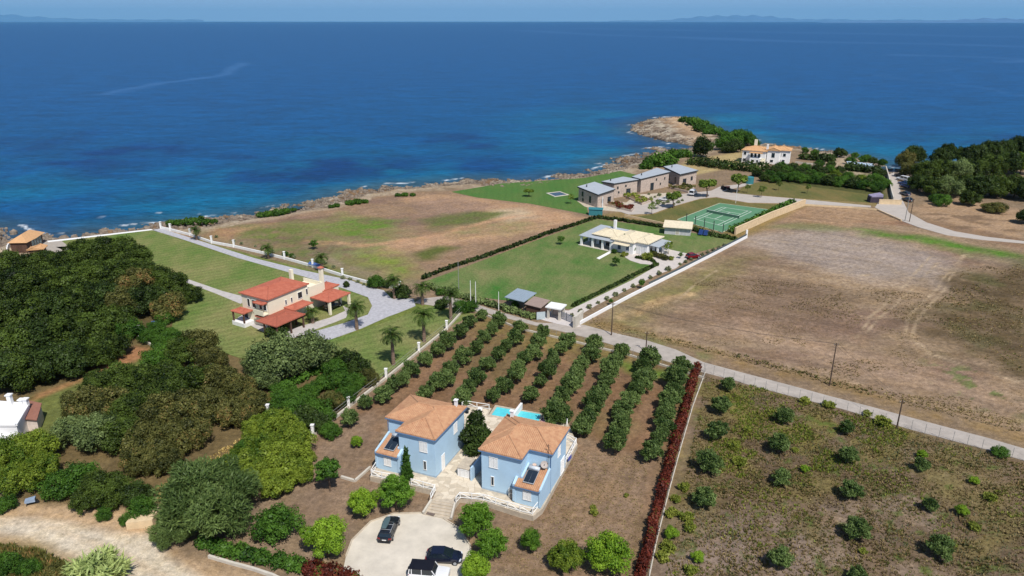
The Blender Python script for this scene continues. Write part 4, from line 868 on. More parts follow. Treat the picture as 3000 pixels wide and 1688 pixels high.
# ------------------------------------------------------------------ hedges
def hedge(name, label, pts, wd, h, matk, dens=40, size=0.28, f=A25, wob=0.12, cat='hedge'):
    ln = PL(pts, 0, f); lum = []; rg = random.Random(len(label))
    c0 = ln[0]
    for i in range(len(ln)-1):
        a = Vector(ln[i]+(0,)); b = Vector(ln[i+1]+(0,)); L = (b-a).length; k = max(2, int(L/(wd*0.8)))
        for j in range(k):
            p = a.lerp(b, (j+0.5)/k); s = wd*0.62*rg.uniform(0.85, 1.2)
            lum.append((p.x-c0[0]+rg.uniform(-wob, wob), p.y-c0[1]+rg.uniform(-wob, wob), h*0.5, s, s, h*0.55*rg.uniform(0.72, 1.22)))
    t = thing(name, label, cat, (c0[0], c0[1], 0)); o = link_mesh('foliage', leaf_mesh('foliage', lum, int(dens*len(lum)), size, len(lum), LM[matk], 1.6), t); return t
hedge('red_hedge', 'long tall dark red hedge between the olive grove and the weedy field', [(1752,932),(1737,985),(1716,1060),(1690,1150),(1665,1240),(1645,1320),(1625,1400),(1600,1490)], 1.0, 1.7, 'red', 220, 0.2)
hedge('roadside_hedge', 'green hedge turning red at its right end beside the dirt road', [(500,1368),(560,1388),(640,1408),(720,1424),(770,1436)], 1.8, 1.4, 'garden', 400, 0.2)
hedge('roadside_hedge', 'red end of the hedge left of the car park', [(772,1437),(820,1447),(860,1458),(900,1475)], 1.8, 1.4, 'red', 400, 0.2)
hedge('boundary_hedge', 'thin dark hedge on the sea-side boundary of the white house lawn', [(1062,703),(1130,676),(1210,650),(1300,618),(1380,588),(1450,566),(1500,549)], 0.75, 1.0, 'dark', 44, 0.32, wob=0.3)
hedge('boundary_hedge', 'hedge behind the white house towards the stone houses', [(1500,549),(1560,556),(1620,566),(1670,574)], 0.8, 1.1, 'dark', 50, 0.32, wob=0.3)
hedge('boundary_hedge', 'dark hedge under the fence posts of the tennis court', [(1745,580),(1790,594),(1850,604)], 1.4, 1.2, 'dark', 60, 0.4)
hedge('driveway_hedge', 'low hedge between the white house lawn and its driveway', [(1438,772),(1500,742),(1560,712),(1610,686),(1652,668),(1640,657),(1600,650)], 0.8, 0.7, 'dark', 60, 0.3)
hedge('oleander_hedge', 'loose grey-green hedge along the lane in front of the grey carport', [(1075,722),(1130,742),(1190,756),(1250,775),(1300,790),(1345,803)], 1.3, 1.3, 'grey', 90, 0.35)
hedge('court_hedge', 'dark green hedge between the tennis court and the tan wall', [(1838,585),(1880,566),(1920,547),(1960,527),(1995,512)], 2.0, 1.8, 'garden', 80, 0.4)
hedge('garden_hedge', 'bright green clipped hedge in the garden beside the big grey-green tree', [(715,975),(760,958),(800,938),(830,925)], 1.6, 1.4, 'garden', 200, 0.28)
hedge('villa_hedge', 'long dark hedge below the two-block villa', [(1735,413),(1780,418),(1830,424),(1880,430),(1930,428)], 6.0, 3.4, 'dark', 260, 0.6)
hedge('villa_hedge', 'dark hedge right of the two-block villa', [(2010,400),(2060,404),(2100,408)], 4.0, 3.0, 'dark', 260, 0.6)
hedge('villa_hedge', 'dark hedge around the solar panels', [(2130,428),(2170,432),(2215,438)], 4.0, 3.0, 'dark', 260, 0.6)

# shrubs along the drives
row('silver', [(1438+ i*22, 793-i*10.6, 6+(i % 3)) for i in range(12)], 'driveway_shrub', 'grey-green shrub', 'in the white house driveway strip', 'shrub', 'shrubs beside the white house driveway')
row('silver', [(1710+ i*14, 664-i*6.0, 5) for i in range(9)], 'driveway_shrub', 'tiny shrub', 'at the driveway strip upper end', 'shrub', 'shrubs beside the white house driveway')
vs_l = [(547,594,5),(592,605,4),(610,611,5),(645,618,4),(662,624,5),(688,632,6),(720,638,8,'garden'),(736,642,7,'garden'),(742,646,6),(804,655,8),(818,659,8),(842,670,6),(862,674,6),(880,678,6),(900,680,8),(960,700,7),(985,706,6),(1000,711,5),(1025,718,6)]
row('silver', [(x-3, y+1, r) + tuple(q) for (x, y, r, *q) in vs_l if x < 860], 'flower_bed_shrub', 'little shrub', 'along the seaward driveway wall', 'shrub', 'shrubs beside the seaward driveway')
row('silver', [(862,698,7),(880,702,6),(900,708,6),(915,715,5),(930,718,6)] , 'flower_bed_shrub', 'little shrub', 'between tall chimney and driveway junction', 'shrub', 'shrubs beside the seaward driveway')
row('garden', [(945,710,22),(1010,735,24,'gardendark'),(975,715,14,'gardendark'),(1110,765,18,'gardendark'),(1160,772,22),(1185,772,20),(1108,735,12)], 'junction_shrub', 'full green shrub', 'around the palms at the driveway junction', 'shrub', sq=0.9)
plant('gardendark', 698, 833, 25, 'villa_bush', 'dark green bush in front of the villa verandah', 'shrub', sq=1.0)
plant('cypress' if False else 'gardendark', 871, 716, 8, 'clipped_bush', 'small clipped dark bush on the kerb of the driveway behind the red-roofed villa', 'shrub', sq=1.4)
# trailing plants on the path wall, upper left garden
row('garden', [(400,812,10),(380,818,10)], 'garden_plant', 'low green plant', 'beside the blue cover under the trees', 'shrub')

# ------------------------------------------------------------------ palms
def palm_crown(seed, nf=46):
    rg = random.Random(seed); vs = []; fs = []; ti = []
    for i in range(nf):
        a = 2*pi*i*0.618+rg.uniform(-.15, .15); e0 = radians(rg.uniform(-15, 80)); Lf = rg.uniform(0.85, 1.1); seg = 5
        p = Vector((0, 0, 0)); e = e0; pts = [p.copy()]
        for k in range(seg):
            p = p+Vector((cos(a)*cos(e), sin(a)*cos(e), sin(e)))*Lf/seg; e -= radians(20+8*k*0.5); pts.append(p.copy())
        side = Vector((-sin(a), cos(a), 0))
        for sgn in (-1, 1):
            for k in range(seg*3):
                u = (k+0.5)/(seg*3)*seg; j = int(u); q = pts[j].lerp(pts[min(j+1, seg)], u-j); d = (pts[min(j+1, seg)]-pts[j]).normalized()
                ll = 0.20*sin(pi*min(0.98, 0.12+u/seg*0.85)); w_ = 0.022
                tip = q+side*sgn*ll+d*ll*0.8+Vector((0, 0, -ll*0.35))
                b0 = len(vs); vs += [tuple(q-d*w_), tuple(q+d*w_), tuple(tip)]; fs.append((b0, b0+1, b0+2)); ti += [rg.uniform(0, 1)]*3
    me = bpy.data.meshes.new('fronds'); me.from_pydata(vs, [], fs); me.update()
    at = me.attributes.new('tint', 'FLOAT', 'POINT'); at.data.foreach_set('value', ti); me.materials.append(LM['palm']); return me
PC = [palm_crown(s) for s in (1, 2, 3)]
def palm(bx, by, cx, cy, label, R=2.3):
    X0, Y0 = P(bx, by); lo, hi = 0.5, 12.0
    ang = PITCH+atan((cy-844)/FPX); h = max(1.5, CAMH-Y0*tan(ang))
    t = thing('palm_tree', label, 'palm tree', (X0, Y0, 0), TR.uniform(0, 6)); mb = MB()
    dxm = (cx-bx)/ppm(bx, by)*0.5; z = 0; prev = Vector((X0, Y0, -0.1))
    k = max(4, int(h/0.45))
    for i in range(k):
        f0 = (i+1)/k; q = Vector((X0, Y0, h*f0))
        mb.tube(prev, q, 0.40-0.12*i/k, 0.34-0.12*i/k, 8); prev = q
    o = mb.build('trunk', m_palmtrunk, t)
    mb = MB(); mb.tube((X0, Y0, h-0.7), (X0, Y0, h+0.1), 0.28, 0.5, 8); mb.build('crown_shaft', mat('palm_boots', K(92,82,52), 0.95, 0.3, 8, 0.6), t)
    c_ = link_mesh('fronds', TR.choice(PC), t); c_.location = (0, 0, h); c_.scale = (R*1.3, R*1.3, R*1.15); return t
palm(1153,1069,1145,982,'palm nearest the blue houses, in front of the low wall',2.4)
palm(1243,1002,1233,922,'palm on the lawn just inside the low wall beside the second white post',2.5)
palm(1321,936,1316,860,'palm at the far corner of the lawn by the lane',2.3)
palm(1046,966,1043,900,'palm at the inner kerb of the driveway in front of the villa',2.3)
palm(1238,893,1234,842,'palm at the gate end of the driveway junction',2.3)
palm(1156,876,1151,822,'palm among bushes on the round island of the driveway',2.3)
palm(577,704,577,674,'small palm nearest the sea on the seaward driveway',1.9)
palm(787,758,781,728,'palm halfway along the seaward driveway',2.0)
palm(944,795,942,755,'palm behind the tall chimney of the villa',2.0)
palm(917,948,917,912,'broad-leaved palm against the verandah of the villa',1.7)

# ------------------------------------------------------------------ ground cover: weeds and dry grass nobody could count
def scatter(name, pts, n, size, h, matk, seed, f=A25, thr=0.0, nscale=0.15, avoid=None):
    poly = PL(pts, 0, f); rng = np.random.default_rng(seed); xs = [p[0] for p in poly]; ys = [p[1] for p in poly]
    px = rng.uniform(min(xs), max(xs), n*4); py = rng.uniform(min(ys), max(ys), n*4)
    ok = (sdist(px, py, poly) > 0.3) & (rng.random(len(px)) < np.clip(90.0/np.maximum(py, 60), 0, 1)**1.2)
    if thr: ok &= fbm(px, py, nscale, 4, seed) > thr
    px, py = px[ok][:n], py[ok][:n]; n = len(px); B = 5
    cx = np.repeat(px, B); cy = np.repeat(py, B); a = rng.uniform(0, 2*pi, n*B); s = np.repeat(size*rng.uniform(0.5, 1.5, n), B)
    hh = np.repeat(h*rng.uniform(0.5, 1.4, n), B); lean = rng.uniform(0.2, 1.0, n*B); ox = np.cos(a)*s; oy = np.sin(a)*s
    w_ = s*0.35; gz = 0.0
    v0 = np.stack([cx+ox*0.15-oy/s*w_, cy+oy*0.15+ox/s*w_, np.zeros_like(cx)-0.03], 1)
    v1 = np.stack([cx+ox*0.15+oy/s*w_, cy+oy*0.15-ox/s*w_, np.zeros_like(cx)-0.03], 1)
    v2 = np.stack([cx+ox*lean*1.2, cy+oy*lean*1.2, hh*(1.2-0.5*lean)], 1)
    co = np.stack([v0, v1, v2], 1).reshape(-1, 3).astype(np.float32); m = n*B
    me = bpy.data.meshes.new(name); me.vertices.add(m*3); me.vertices.foreach_set('co', co.ravel()); me.loops.add(m*3); me.loops.foreach_set('vertex_index', np.arange(m*3, dtype=np.int32))
    me.polygons.add(m); me.polygons.foreach_set('loop_start', np.arange(0, m*3, 3, dtype=np.int32)); me.polygons.foreach_set('loop_total', np.full(m, 3, np.int32)); me.update()
    tt = np.repeat(np.clip(np.repeat(rng.random(n), B)*0.7+rng.random(m)*0.3, 0, 1), 3)
    at = me.attributes.new('tint', 'FLOAT', 'POINT'); at.data.foreach_set('value', tt.astype(np.float32)); me.materials.append(LM[matk])
    o = bpy.data.objects.new(name, me); C.objects.link(o); o['kind'] = 'stuff'; return o
F3s = [(1772,945),(2060,1015),(2575,1165),(3000,1290),(3000,1650),(1640,1600),(1680,1380)]
scatter('dry_grass', F3s, 20000, 0.2, 0.25, 'drybrown', 11)
scatter('green_weeds', F3s, 3500, 0.22, 0.3, 'weed', 12, thr=0.58)
scatter('yellow_weeds', [(1780,940),(2060,1010),(2300,1090),(2200,1200),(1900,1220),(1760,1180)], 3000, 0.25, 0.35, 'weed', 23, thr=0.5, nscale=0.1)
scatter('grey_weeds', F3s, 9000, 0.2, 0.25, 'brown', 13, thr=0.47, nscale=0.3)
scatter('pale_seed_heads', F3s, 2600, 0.09, 0.5, 'silver', 14, thr=0.55, nscale=0.12)
scatter('lane_verge_grass', [(1465,815),(1640,850),(1850,905),(2060,965),(2575,1095),(2575,1060),(2060,940),(1640,835),(1490,800)], 3600, 0.25, 0.25, 'drybrown', 15)
scatter('lane_verge_weeds', [(1540,832),(1700,868),(1850,905),(2200,1000),(2200,985),(1850,885),(1560,820)], 1000, 0.3, 0.3, 'brown', 16, thr=0.5)
scatter('yard_weeds', [(1380,1120),(1640,1150),(1600,1449),(1160,1449),(1250,1320),(1370,1300)], 3000, 0.16, 0.12, 'drybrown', 17)
scatter('field_stubble', [(1480,830),(1800,690),(2575,760),(2575,1080),(2060,960),(1700,870)], 12000, 0.2, 0.14, 'drybrown', 18, thr=0.5)
scatter('field_scrub', [(2330,800),(2420,680),(2575,650),(2575,950),(2450,900)], 2600, 0.28, 0.25, 'drybrown', 19, thr=0.52)
scatter('field_green_scrub', [(2330,780),(2420,690),(2575,650),(2575,950),(2450,900)], 1200, 0.3, 0.3, 'brown', 20, thr=0.56)
scatter('corner_scrub', [(-100,1355),(90,1380),(180,1420),(240,1470),(-100,1500)], 2600, 0.45, 0.6, 'brown', 22)
scatter('wood_litter', [(360,1240),(640,1080),(720,1040),(780,1080),(620,1250),(450,1310)], 1500, 0.3, 0.2, 'straw', 23)
# loose rocks on the shore
rng = np.random.default_rng(5); msk = (GZ > SEA-0.3) & (GZ < 0.6) & (sdist(GX, GY, LAND) < 17) & (sdist(GX, GY, LAND) > -4) & (GY < 560) & (np.abs(GX/GY) < 0.85)
ii = np.argwhere(msk); ii = ii[rng.choice(len(ii), min(3200, len(ii)), replace=False)]
mb = MB()
for (a_, b2) in ii:
    x, y, z = GX[a_, b2], GY[a_, b2], GZ[a_, b2]; s = rng.uniform(0.3, 1.1)*(1.0 if rng.random() < 0.93 else 1.8)
    q = []
    for k in range(6):
        th = 2*pi*k/6+rng.uniform(-.3, .3); q.append((x+cos(th)*s*rng.uniform(.7, 1.1), y+sin(th)*s*rng.uniform(.6, 1.0)))
    zt = [z+s*rng.uniform(0.2, 0.6) for _ in q]; k0 = len(mb.v)
    mb.v += [(p[0], p[1], z-0.4) for p in q]+[((p[0]-x)*0.7+x, (p[1]-y)*0.7+y, zt[i]) for i, p in enumerate(q)]
    mb.f += [tuple(range(k0+6, k0+12))]+[(k0+i, k0+(i+1) % 6, k0+6+(i+1) % 6, k0+6+i) for i in range(6)]
o = mb.build('shore_rocks', mat('shore_rock', K(160,146,130), 0.95, 0.3, 0.5, 0.6, 3, col2=K(92,78,66))); o['kind'] = 'stuff'
# ------------------------------------------------------------------ building parts
m_glass = mat('window_glass', K(38,52,62), 0.12, 0.1, 1.0, spec=0.6)
m_dark = MATS['dark_metal']
m_cream = mat('cream_wall', K(242,232,206), 0.85, 0.03, 0.8)
m_whitew = mat('white_wall', K(244,242,240), 0.85, 0.03, 0.8)
m_blue = mat('pale_blue_wall', K(180,208,228, 0.98), 0.85, 0.045, 0.45, 0.15, 12)
m_tile = mat('salmon_roof_tile', K(180,130,98), 0.9, 0.14, 1.6, 0.5, 8, col2=K(206,162,124))
m_redtile = mat('red_roof_tile', K(174,94,74), 0.9, 0.12, 1.2, 0.5, 8, col2=K(196,118,94))
m_tantile = mat('tan_roof_tile', K(210,164,118), 0.9, 0.1, 1.6, 0.4, 8)
m_creamt = mat('cream_roof_tile', K(226,212,182), 0.9, 0.08, 1.2, 0.4, 8)
m_greyroof = mat('grey_sheet_roof', K(176,182,188), 0.6, 0.05, 0.6)
m_stone = mat('stone_wall', K(196,178,164), 0.95, 0.2, 2.0, 0.6, 6)
m_wood = mat('dark_wood', K(96,72,60), 0.85, 0.15, 4)
m_eave = mat('blue_eave', K(96,128,166), 0.8, 0.05)
m_conc = mat('pale_concrete', K(206,198,184), 0.9, 0.1, 1.0)
m_tanwall = mat('tan_stone_wall', K(222,196,158), 0.9, 0.1, 1.0, 0.4, 4)

def frame_from(a, b):
    a = Vector((a[0], a[1], 0)); b = Vector((b[0], b[1], 0)); d = (b-a).normalized(); return a, d
class Fr:
    """local building frame laid on the ground: x along the front, y towards the back"""
    def __init__(s, o, ang, mir=1): s.o = o; s.c = cos(ang); s.s = sin(ang); s.m = mir; s.a = ang
    def __call__(s, x, y, z=None):
        x = x*s.m; q = (s.o[0]+x*s.c-y*s.s, s.o[1]+x*s.s+y*s.c)
        return q if z is None else (q[0], q[1], z)
def wpoly(F, pts): return [F(*p) for p in pts]
def window(F, parent, x, y, z0, z1, wd, face, style='glass', depth=0.05, fm=None, pm=None, name='window'):
    """face: 'f' front (-y), 'b' back, 'l' left (-x), 'r' right (+x); frame as part, pane or shutters as sub-parts"""
    n = {'f': (0, -1), 'b': (0, 1), 'l': (-1, 0), 'r': (1, 0)}[face]; tx = (1, 0) if face in 'fb' else (0, 1)
    def bxx(t0, t1, d0, d1, a, b_):
        mb = MB(); c = [F(x+tx[0]*t+n[0]*d, y+tx[1]*t+n[1]*d) for t, d in ((t0, d0), (t1, d0), (t1, d1), (t0, d1))]; mb.prism(c, a, b_); return mb
    fw = 0.07; mb = MB()
    for q in ((-wd/2, -wd/2+fw, z0, z1), (wd/2-fw, wd/2, z0, z1)):
        m2 = bxx(q[0], q[1], -0.02, depth+0.03, q[2], q[3]); mb.add(m2.v, m2.f)
    for q in ((z0-0.05, z0+0.02), (z1-0.02, z1+0.05)):
        m2 = bxx(-wd/2-0.03, wd/2+0.03, -0.02, depth+0.05, *q); mb.add(m2.v, m2.f)
    o = mb.build(name, fm or m_white, parent)
    if style == 'glass':
        bxx(-wd/2+fw, wd/2-fw, -0.02, depth, z0+0.02, z1-0.02).build('pane', pm or m_glass, o)
    else:
        m_ = pm or m_white
        for sgn in (-1, 1):
            mb = MB(); t0, t1 = (-wd/2+fw, -0.015) if sgn < 0 else (0.015, wd/2-fw)
            m2 = bxx(t0, t1, -0.02, depth, z0+0.02, z1-0.02); mb.add(m2.v, m2.f)
            k = int((z1-z0-0.1)/0.11)
            for i in range(k):
                zz = z0+0.08+i*0.11; m2 = bxx(t0+0.05, t1-0.05, depth, depth+0.02, zz, zz+0.06); mb.add(m2.v, m2.f)
            mb.build('shutter', m_, o)
    return o
def clip_dir(poly2, t, axis):
    """extent along the other axis of a convex polygon at coordinate t"""
    lo, hi = 1e9, -1e9; n = len(poly2)
    for i in range(n):
        a, b = poly2[i], poly2[(i+1) % n]; ta, tb = a[axis], b[axis]
        if (ta-t)*(tb-t) <= 0 and abs(ta-tb) > 1e-9:
            u = a[1-axis]+(b[1-axis]-a[1-axis])*(t-ta)/(tb-ta); lo = min(lo, u); hi = max(hi, u)
    return (lo, hi) if hi > lo else None
def plane_rows(F, mb, poly, zf, axis, pitch=0.24, h=0.05):
    """half-round tile courses running up the slope; poly local xy, zf(x,y) height; axis = coordinate across the courses"""
    t0 = min(p[axis] for p in poly)+pitch/2; t1 = max(p[axis] for p in poly)
    while t0 < t1:
        e = clip_dir(poly, t0, axis)
        if e and e[1]-e[0] > 0.1:
            pts = []
            for u in (e[0], e[1]):
                for dt, dh in ((-pitch*0.36, 0.0), (-pitch*0.14, h), (pitch*0.14, h), (pitch*0.36, 0.0)):
                    q = (t0+dt, u) if axis == 0 else (u, t0+dt)
                    pts.append(F(q[0], q[1], zf(*q)+0.012+dh))
            mb.add(pts, [(0, 1, 5, 4), (1, 2, 6, 5), (2, 3, 7, 6)])
            mb.f += []
        t0 += pitch
def hip_roof(F, parent, x0, x1, y0, y1, z, s, m, rowm=None, pitch=0.26, thick=0.16, gable=None, eavem=None, dz=0.0, name='roof', rows=True):
    """hipped roof over a rectangle in the local frame; returns (roof object)"""
    W_, D_ = x1-x0, y1-y0; r = min(W_, D_)/2; rh = r*s
    if W_ >= D_: A = (x0+r, (y0+y1)/2); B = (x1-r, (y0+y1)/2)
    else: A = ((x0+x1)/2, y0+r); B = ((x0+x1)/2, y1-r)
    if gable == 'lr': A = (x0, A[1]); B = (x1, B[1])
    if gable == 'fb': A = (A[0], y0); B = (B[0], y1)
    c = [(x0, y0), (x1, y0), (x1, y1), (x0, y1)]; mb = MB(); t = thick
    V = [F(*p, z) for p in c]+[F(*p, z+t) for p in c]+[F(*A, z+t+rh), F(*B, z+t+rh)]
    fs = [(3, 2, 1, 0), (0, 1, 5, 4), (1, 2, 6, 5), (2, 3, 7, 6), (3, 0, 4, 7)]
    if W_ >= D_: tops = [[4, 5, 9, 8], [5, 6, 9], [6, 7, 8, 9], [7, 4, 8]]; polys = [[c[0], c[1], B, A], [c[1], c[2], B], [c[2], c[3], A, B], [c[3], c[0], A]]
    else: tops = [[4, 5, 8], [5, 6, 9, 8], [6, 7, 9], [7, 4, 8, 9]]; polys = [[c[0], c[1], A], [c[1], c[2], B, A], [c[2], c[3], B], [c[3], c[0], A, B]]
    mb.add(V, fs+[tuple(q) for q in tops]); ro = mb.build(name, m, parent)
    zt = z+t
    zfs = [lambda x, y: zt+(y-y0)*s, lambda x, y: zt+(x1-x)*s, lambda x, y: zt+(y1-y)*s, lambda x, y: zt+(x-x0)*s]
    if rows:
        mb = MB()
        for k in range(4):
            if gable == 'lr' and k in (1, 3): continue
            if gable == 'fb' and k in (0, 2): continue
            plane_rows(F, mb, polys[k], zfs[k], 0 if k % 2 == 0 else 1, pitch)
        if mb.v:
            o = mb.build('roof_tiles', rowm or m, ro if parent is None or parent.parent is None else ro); o['kind'] = 'stuff'
    mb = MB()
    rc = [(c[0], A), (c[3], A if W_ >= D_ else B), (c[1], B if W_ >= D_ else A), (c[2], B), (A, B)]
    for a, b in rc:
        if (a[0]-b[0])**2+(a[1]-b[1])**2 < 0.01: continue
        za = zt+(rh if a in (A, B) else 0)+0.05; zb = zt+rh+0.05
        mb.tube(F(*a, za), F(*b, zb), 0.10, 0.10, 6)
    if parent.parent is None: o = mb.build('ridge_tiles', rowm or m, ro)
    return ro

# ------------------------------------------------------------------ terrace of the blue houses
TZ = 0.8
ang = radians(-22.5)
FB = Fr(P(1412, 1431, TZ), ang, 1)          # right house: origin at its left front corner
FA = Fr(P(1277, 1400, TZ), ang, -1)         # left house mirrored: origin at its right front corner
tw = [P(1084,1396,TZ),P(1213,1424,TZ),P(1278,1440,TZ),P(1265,1466,TZ),P(1333,1477,TZ),P(1347,1458,TZ),P(1417,1468,TZ),P(1523,1502,TZ),P(1562,1512,TZ),P(1590,1490,TZ),P(1692,1302,TZ),P(1664,1240,TZ),
      P(1592,1227,TZ),P(1587,1240,TZ),P(1430,1214,TZ),P(1440,1196,TZ),P(1353,1188,TZ),FA(9.4,9.6),FA(9.6,-0.2)]
mb = MB(); mb.prism(tw, -0.3, TZ); o = mb.build('terrace', m_terr); o['kind'] = 'structure'
# irregular flagstones as low joined relief
def flagstones(name, poly, z, m, s=1.0, seed=1, avoid=[], parent=None):
    rg = random.Random(seed); mb = MB(); xs = [p[0] for p in poly]; ys = [p[1] for p in poly]
    nx = int((max(xs)-min(xs))/s)+1; ny = int((max(ys)-min(ys))/s)+1; G_ = {}
    for i in range(nx+2):
        for j in range(ny+2): G_[i, j] = (min(xs)+(i+rg.uniform(-.3, .3)+(0.5 if j % 2 else 0))*s, min(ys)+(j+rg.uniform(-.3, .3))*s)
    cells = []
    for i in range(nx):
        for j in range(ny):
            q = [G_[i, j], G_[i+1, j], G_[i+1, j+1], G_[i, j+1]]; cx = sum(p[0] for p in q)/4; cy = sum(p[1] for p in q)/4
            cells.append((q, cx, cy))
    ca = np.array([[c[1], c[2]] for c in cells]); ok = sdist(ca[:, 0], ca[:, 1], poly) > s*0.75
    for av in avoid: ok &= sdist(ca[:, 0], ca[:, 1], av) < -s*0.6
    for c, k in zip(cells, ok):
        if not k: continue
        q = [(c[1]+(p[0]-c[1])*0.93, c[2]+(p[1]-c[2])*0.93) for p in c[0]]; mb = MB(); mb.prism(q, z-0.02, z+rg.uniform(0.012, 0.03)); mb.build(name, m if rg.random() < 0.6 else m_flag2, parent)
HB = wpoly(FB, [(0,0),(5.8,0),(5.2,-1.1),(8.9,-1.1),(8.9,9.2),(0,9.2)]); HA = wpoly(FA, [(0,0),(5.8,0),(5.2,-1.1),(8.9,-1.1),(8.9,9.2),(0,9.2)])
m_flag = mat('flagstone', K(216,202,180), 0.9, 0.1, 0.9, 0.3, 6, col2=K(232,218,196))
m_flag2 = mat('flagstone_dark', K(208,193,170), 0.9, 0.1, 0.9, 0.3, 6)
flagstones('flagstone', tw, TZ, m_flag, 0.85, 3, [HA, HB], bpy.data.objects['terrace'])
# steps
st = [P(1265,1466,TZ), P(1333,1477,TZ), P(1322,1524,0.05), P(1240,1508,0.05)]
steps = thing('garden_steps', 'broad pale stone steps from the car park up to the terrace', 'steps', (st[3][0], st[3][1], 0))
for k in range(5):
    a = (k)/5; b_ = (k+1)/5; L0 = [st[3][i]*(1-a)+st[0][i]*a for i in (0,1)]; R0 = [st[2][i]*(1-a)+st[1][i]*a for i in (0,1)]
    L1 = [st[3][i]*(1-b_)+st[0][i]*b_ for i in (0,1)]; R1 = [st[2][i]*(1-b_)+st[1][i]*b_ for i in (0,1)]
    mb = MB(); mb.prism([L0, R0, R1, L1], -0.1, 0.05+0.145*k+0.1); mb.build('step', m_terr, steps)
for s_, e_ in ((st[3], st[0]), (st[2], st[1])):
    mb = MB(); mb.bar((s_[0],s_[1],0.25), (e_[0],e_[1],0.85), 0.25, 0.5); mb.build('side_wall', m_conc, steps)
dm = P(1262,1505,0.2); mb = MB(); Fd = Fr(dm, ang); mb.prism(wpoly(Fd, [(-0.55,-0.3),(0.55,-0.3),(0.55,0.3),(-0.55,0.3)]), 0.16, 0.225)
setp(mb.build('door_mat', mat('brown_mat', K(120,106,98), 0.95)), 'brown door mat on the lowest terrace step', 'mat')
# white rustic railings
def railing(label, pts, z, n_sub=None):
    t = thing('terrace_railing', label, 'railing', (pts[0][0], pts[0][1], z))
    rg = random.Random(len(label))
    for i in range(len(pts)-1):
        a = Vector((*pts[i], z)); b = Vector((*pts[i+1], z)); L = (b-a).length; k = max(1, int(round(L/1.9)))
        for j in range(k):
            p = a.lerp(b, j/k); q = a.lerp(b, (j+1)/k)
            mb = MB(); mb.tube(p, p+Vector((0,0,0.98)), 0.065, 0.06, 7); mb.build('post', m_white, t)
            mb = MB(); mb.tube(p+Vector((0,0,0.93)), q+Vector((0,0,0.93+rg.uniform(-.03,.03))), 0.06, 0.055, 7); mb.build('top_rail', m_white, t)
            u, v = (0.12, 0.82) if j % 2 else (0.82, 0.12)
            mb = MB(); mb.tube(p+Vector((0,0,u)), q+Vector((0,0,v)), 0.045, 0.045, 6); mb.build('brace', m_white, t)
            mb = MB(); mb.tube(p+Vector((0,0,0.14)), q+Vector((0,0,0.14)), 0.045, 0.045, 6); mb.build('low_rail', m_white, t)
    p = Vector((*pts[-1], z)); mb = MB(); mb.tube(p, p+Vector((0,0,0.98)), 0.065, 0.06, 7); mb.build('post', m_white, t); return t
def inset(pts, k=0.12):
    return pts
railing('white rustic railing at the left front corner of the left blue house', [FA(9.5,1.5), P(1088,1394,TZ), P(1150,1408,TZ)], TZ)
railing('white rustic railing between the round tree and the left of the steps', [P(1205,1420,TZ), P(1275,1438,TZ), P(1262,1464,TZ)], TZ)
railing('long white rustic railing along the terrace front right of the steps', [P(1336,1474,TZ), P(1348,1460,TZ), P(1417,1466,TZ), P(1523,1499,TZ), P(1560,1508,TZ), P(1577,1486,TZ)], TZ)
railing('white rustic railing beside the far right corner of the right blue house', [P(1660,1288,TZ), P(1688,1300,TZ), P(1652,1366,TZ)], TZ)
railing('white rustic railing right of the swimming pool', [P(1592,1228,TZ), P(1662,1242,TZ), P(1660,1254,TZ)], TZ)
railing('white rustic railing on the grove side left of the swimming pool', [P(1354,1194,TZ), P(1362,1189,TZ), P(1433,1200,TZ)], TZ)
# pool
pq = [P(1451,1187,TZ), P(1590,1212,TZ), P(1584,1246,TZ), P(1430,1220,TZ)]
pool = thing('swimming_pool', 'turquoise swimming pool split by a white wall behind the right blue house', 'pool', (pq[0][0], pq[0][1], 0))
cxp = sum(p[0] for p in pq)/4; cyp = sum(p[1] for p in pq)/4
ins = [(cxp+(p[0]-cxp)*0.92, cyp+(p[1]-cyp)*0.84) for p in pq]
mb = MB()
for i in range(4):
    mb.prism([pq[i], pq[(i+1)%4], ins[(i+1)%4], ins[i]], -0.3, TZ+0.03)
mb.build('coping', m_terr, pool)
mb = MB(); mb.prism(ins, 0.2, 0.3); mb.build('pool_floor', mat('pool_floor_paint', K(120,222,228), 0.6, 0.05), pool)
pwm = mat('pool_water', K(96,214,224), 0.08, 0.08, 1.2, 0.15, 2.5, 0.5)
mb = MB(); mb.prism([(cxp+(p[0]-cxp)*0.999, cyp+(p[1]-cyp)*0.999) for p in ins], 0.35, TZ-0.08); mb.build('water', pwm, pool)
a = P(1528,1196,TZ); b_ = P(1498,1236,TZ); mb = MB(); mb.bar((a[0],a[1],TZ+0.45), (b_[0],b_[1],TZ+0.45), 0.35, 1.1); mb.build('dividing_wall', m_whitew, pool)
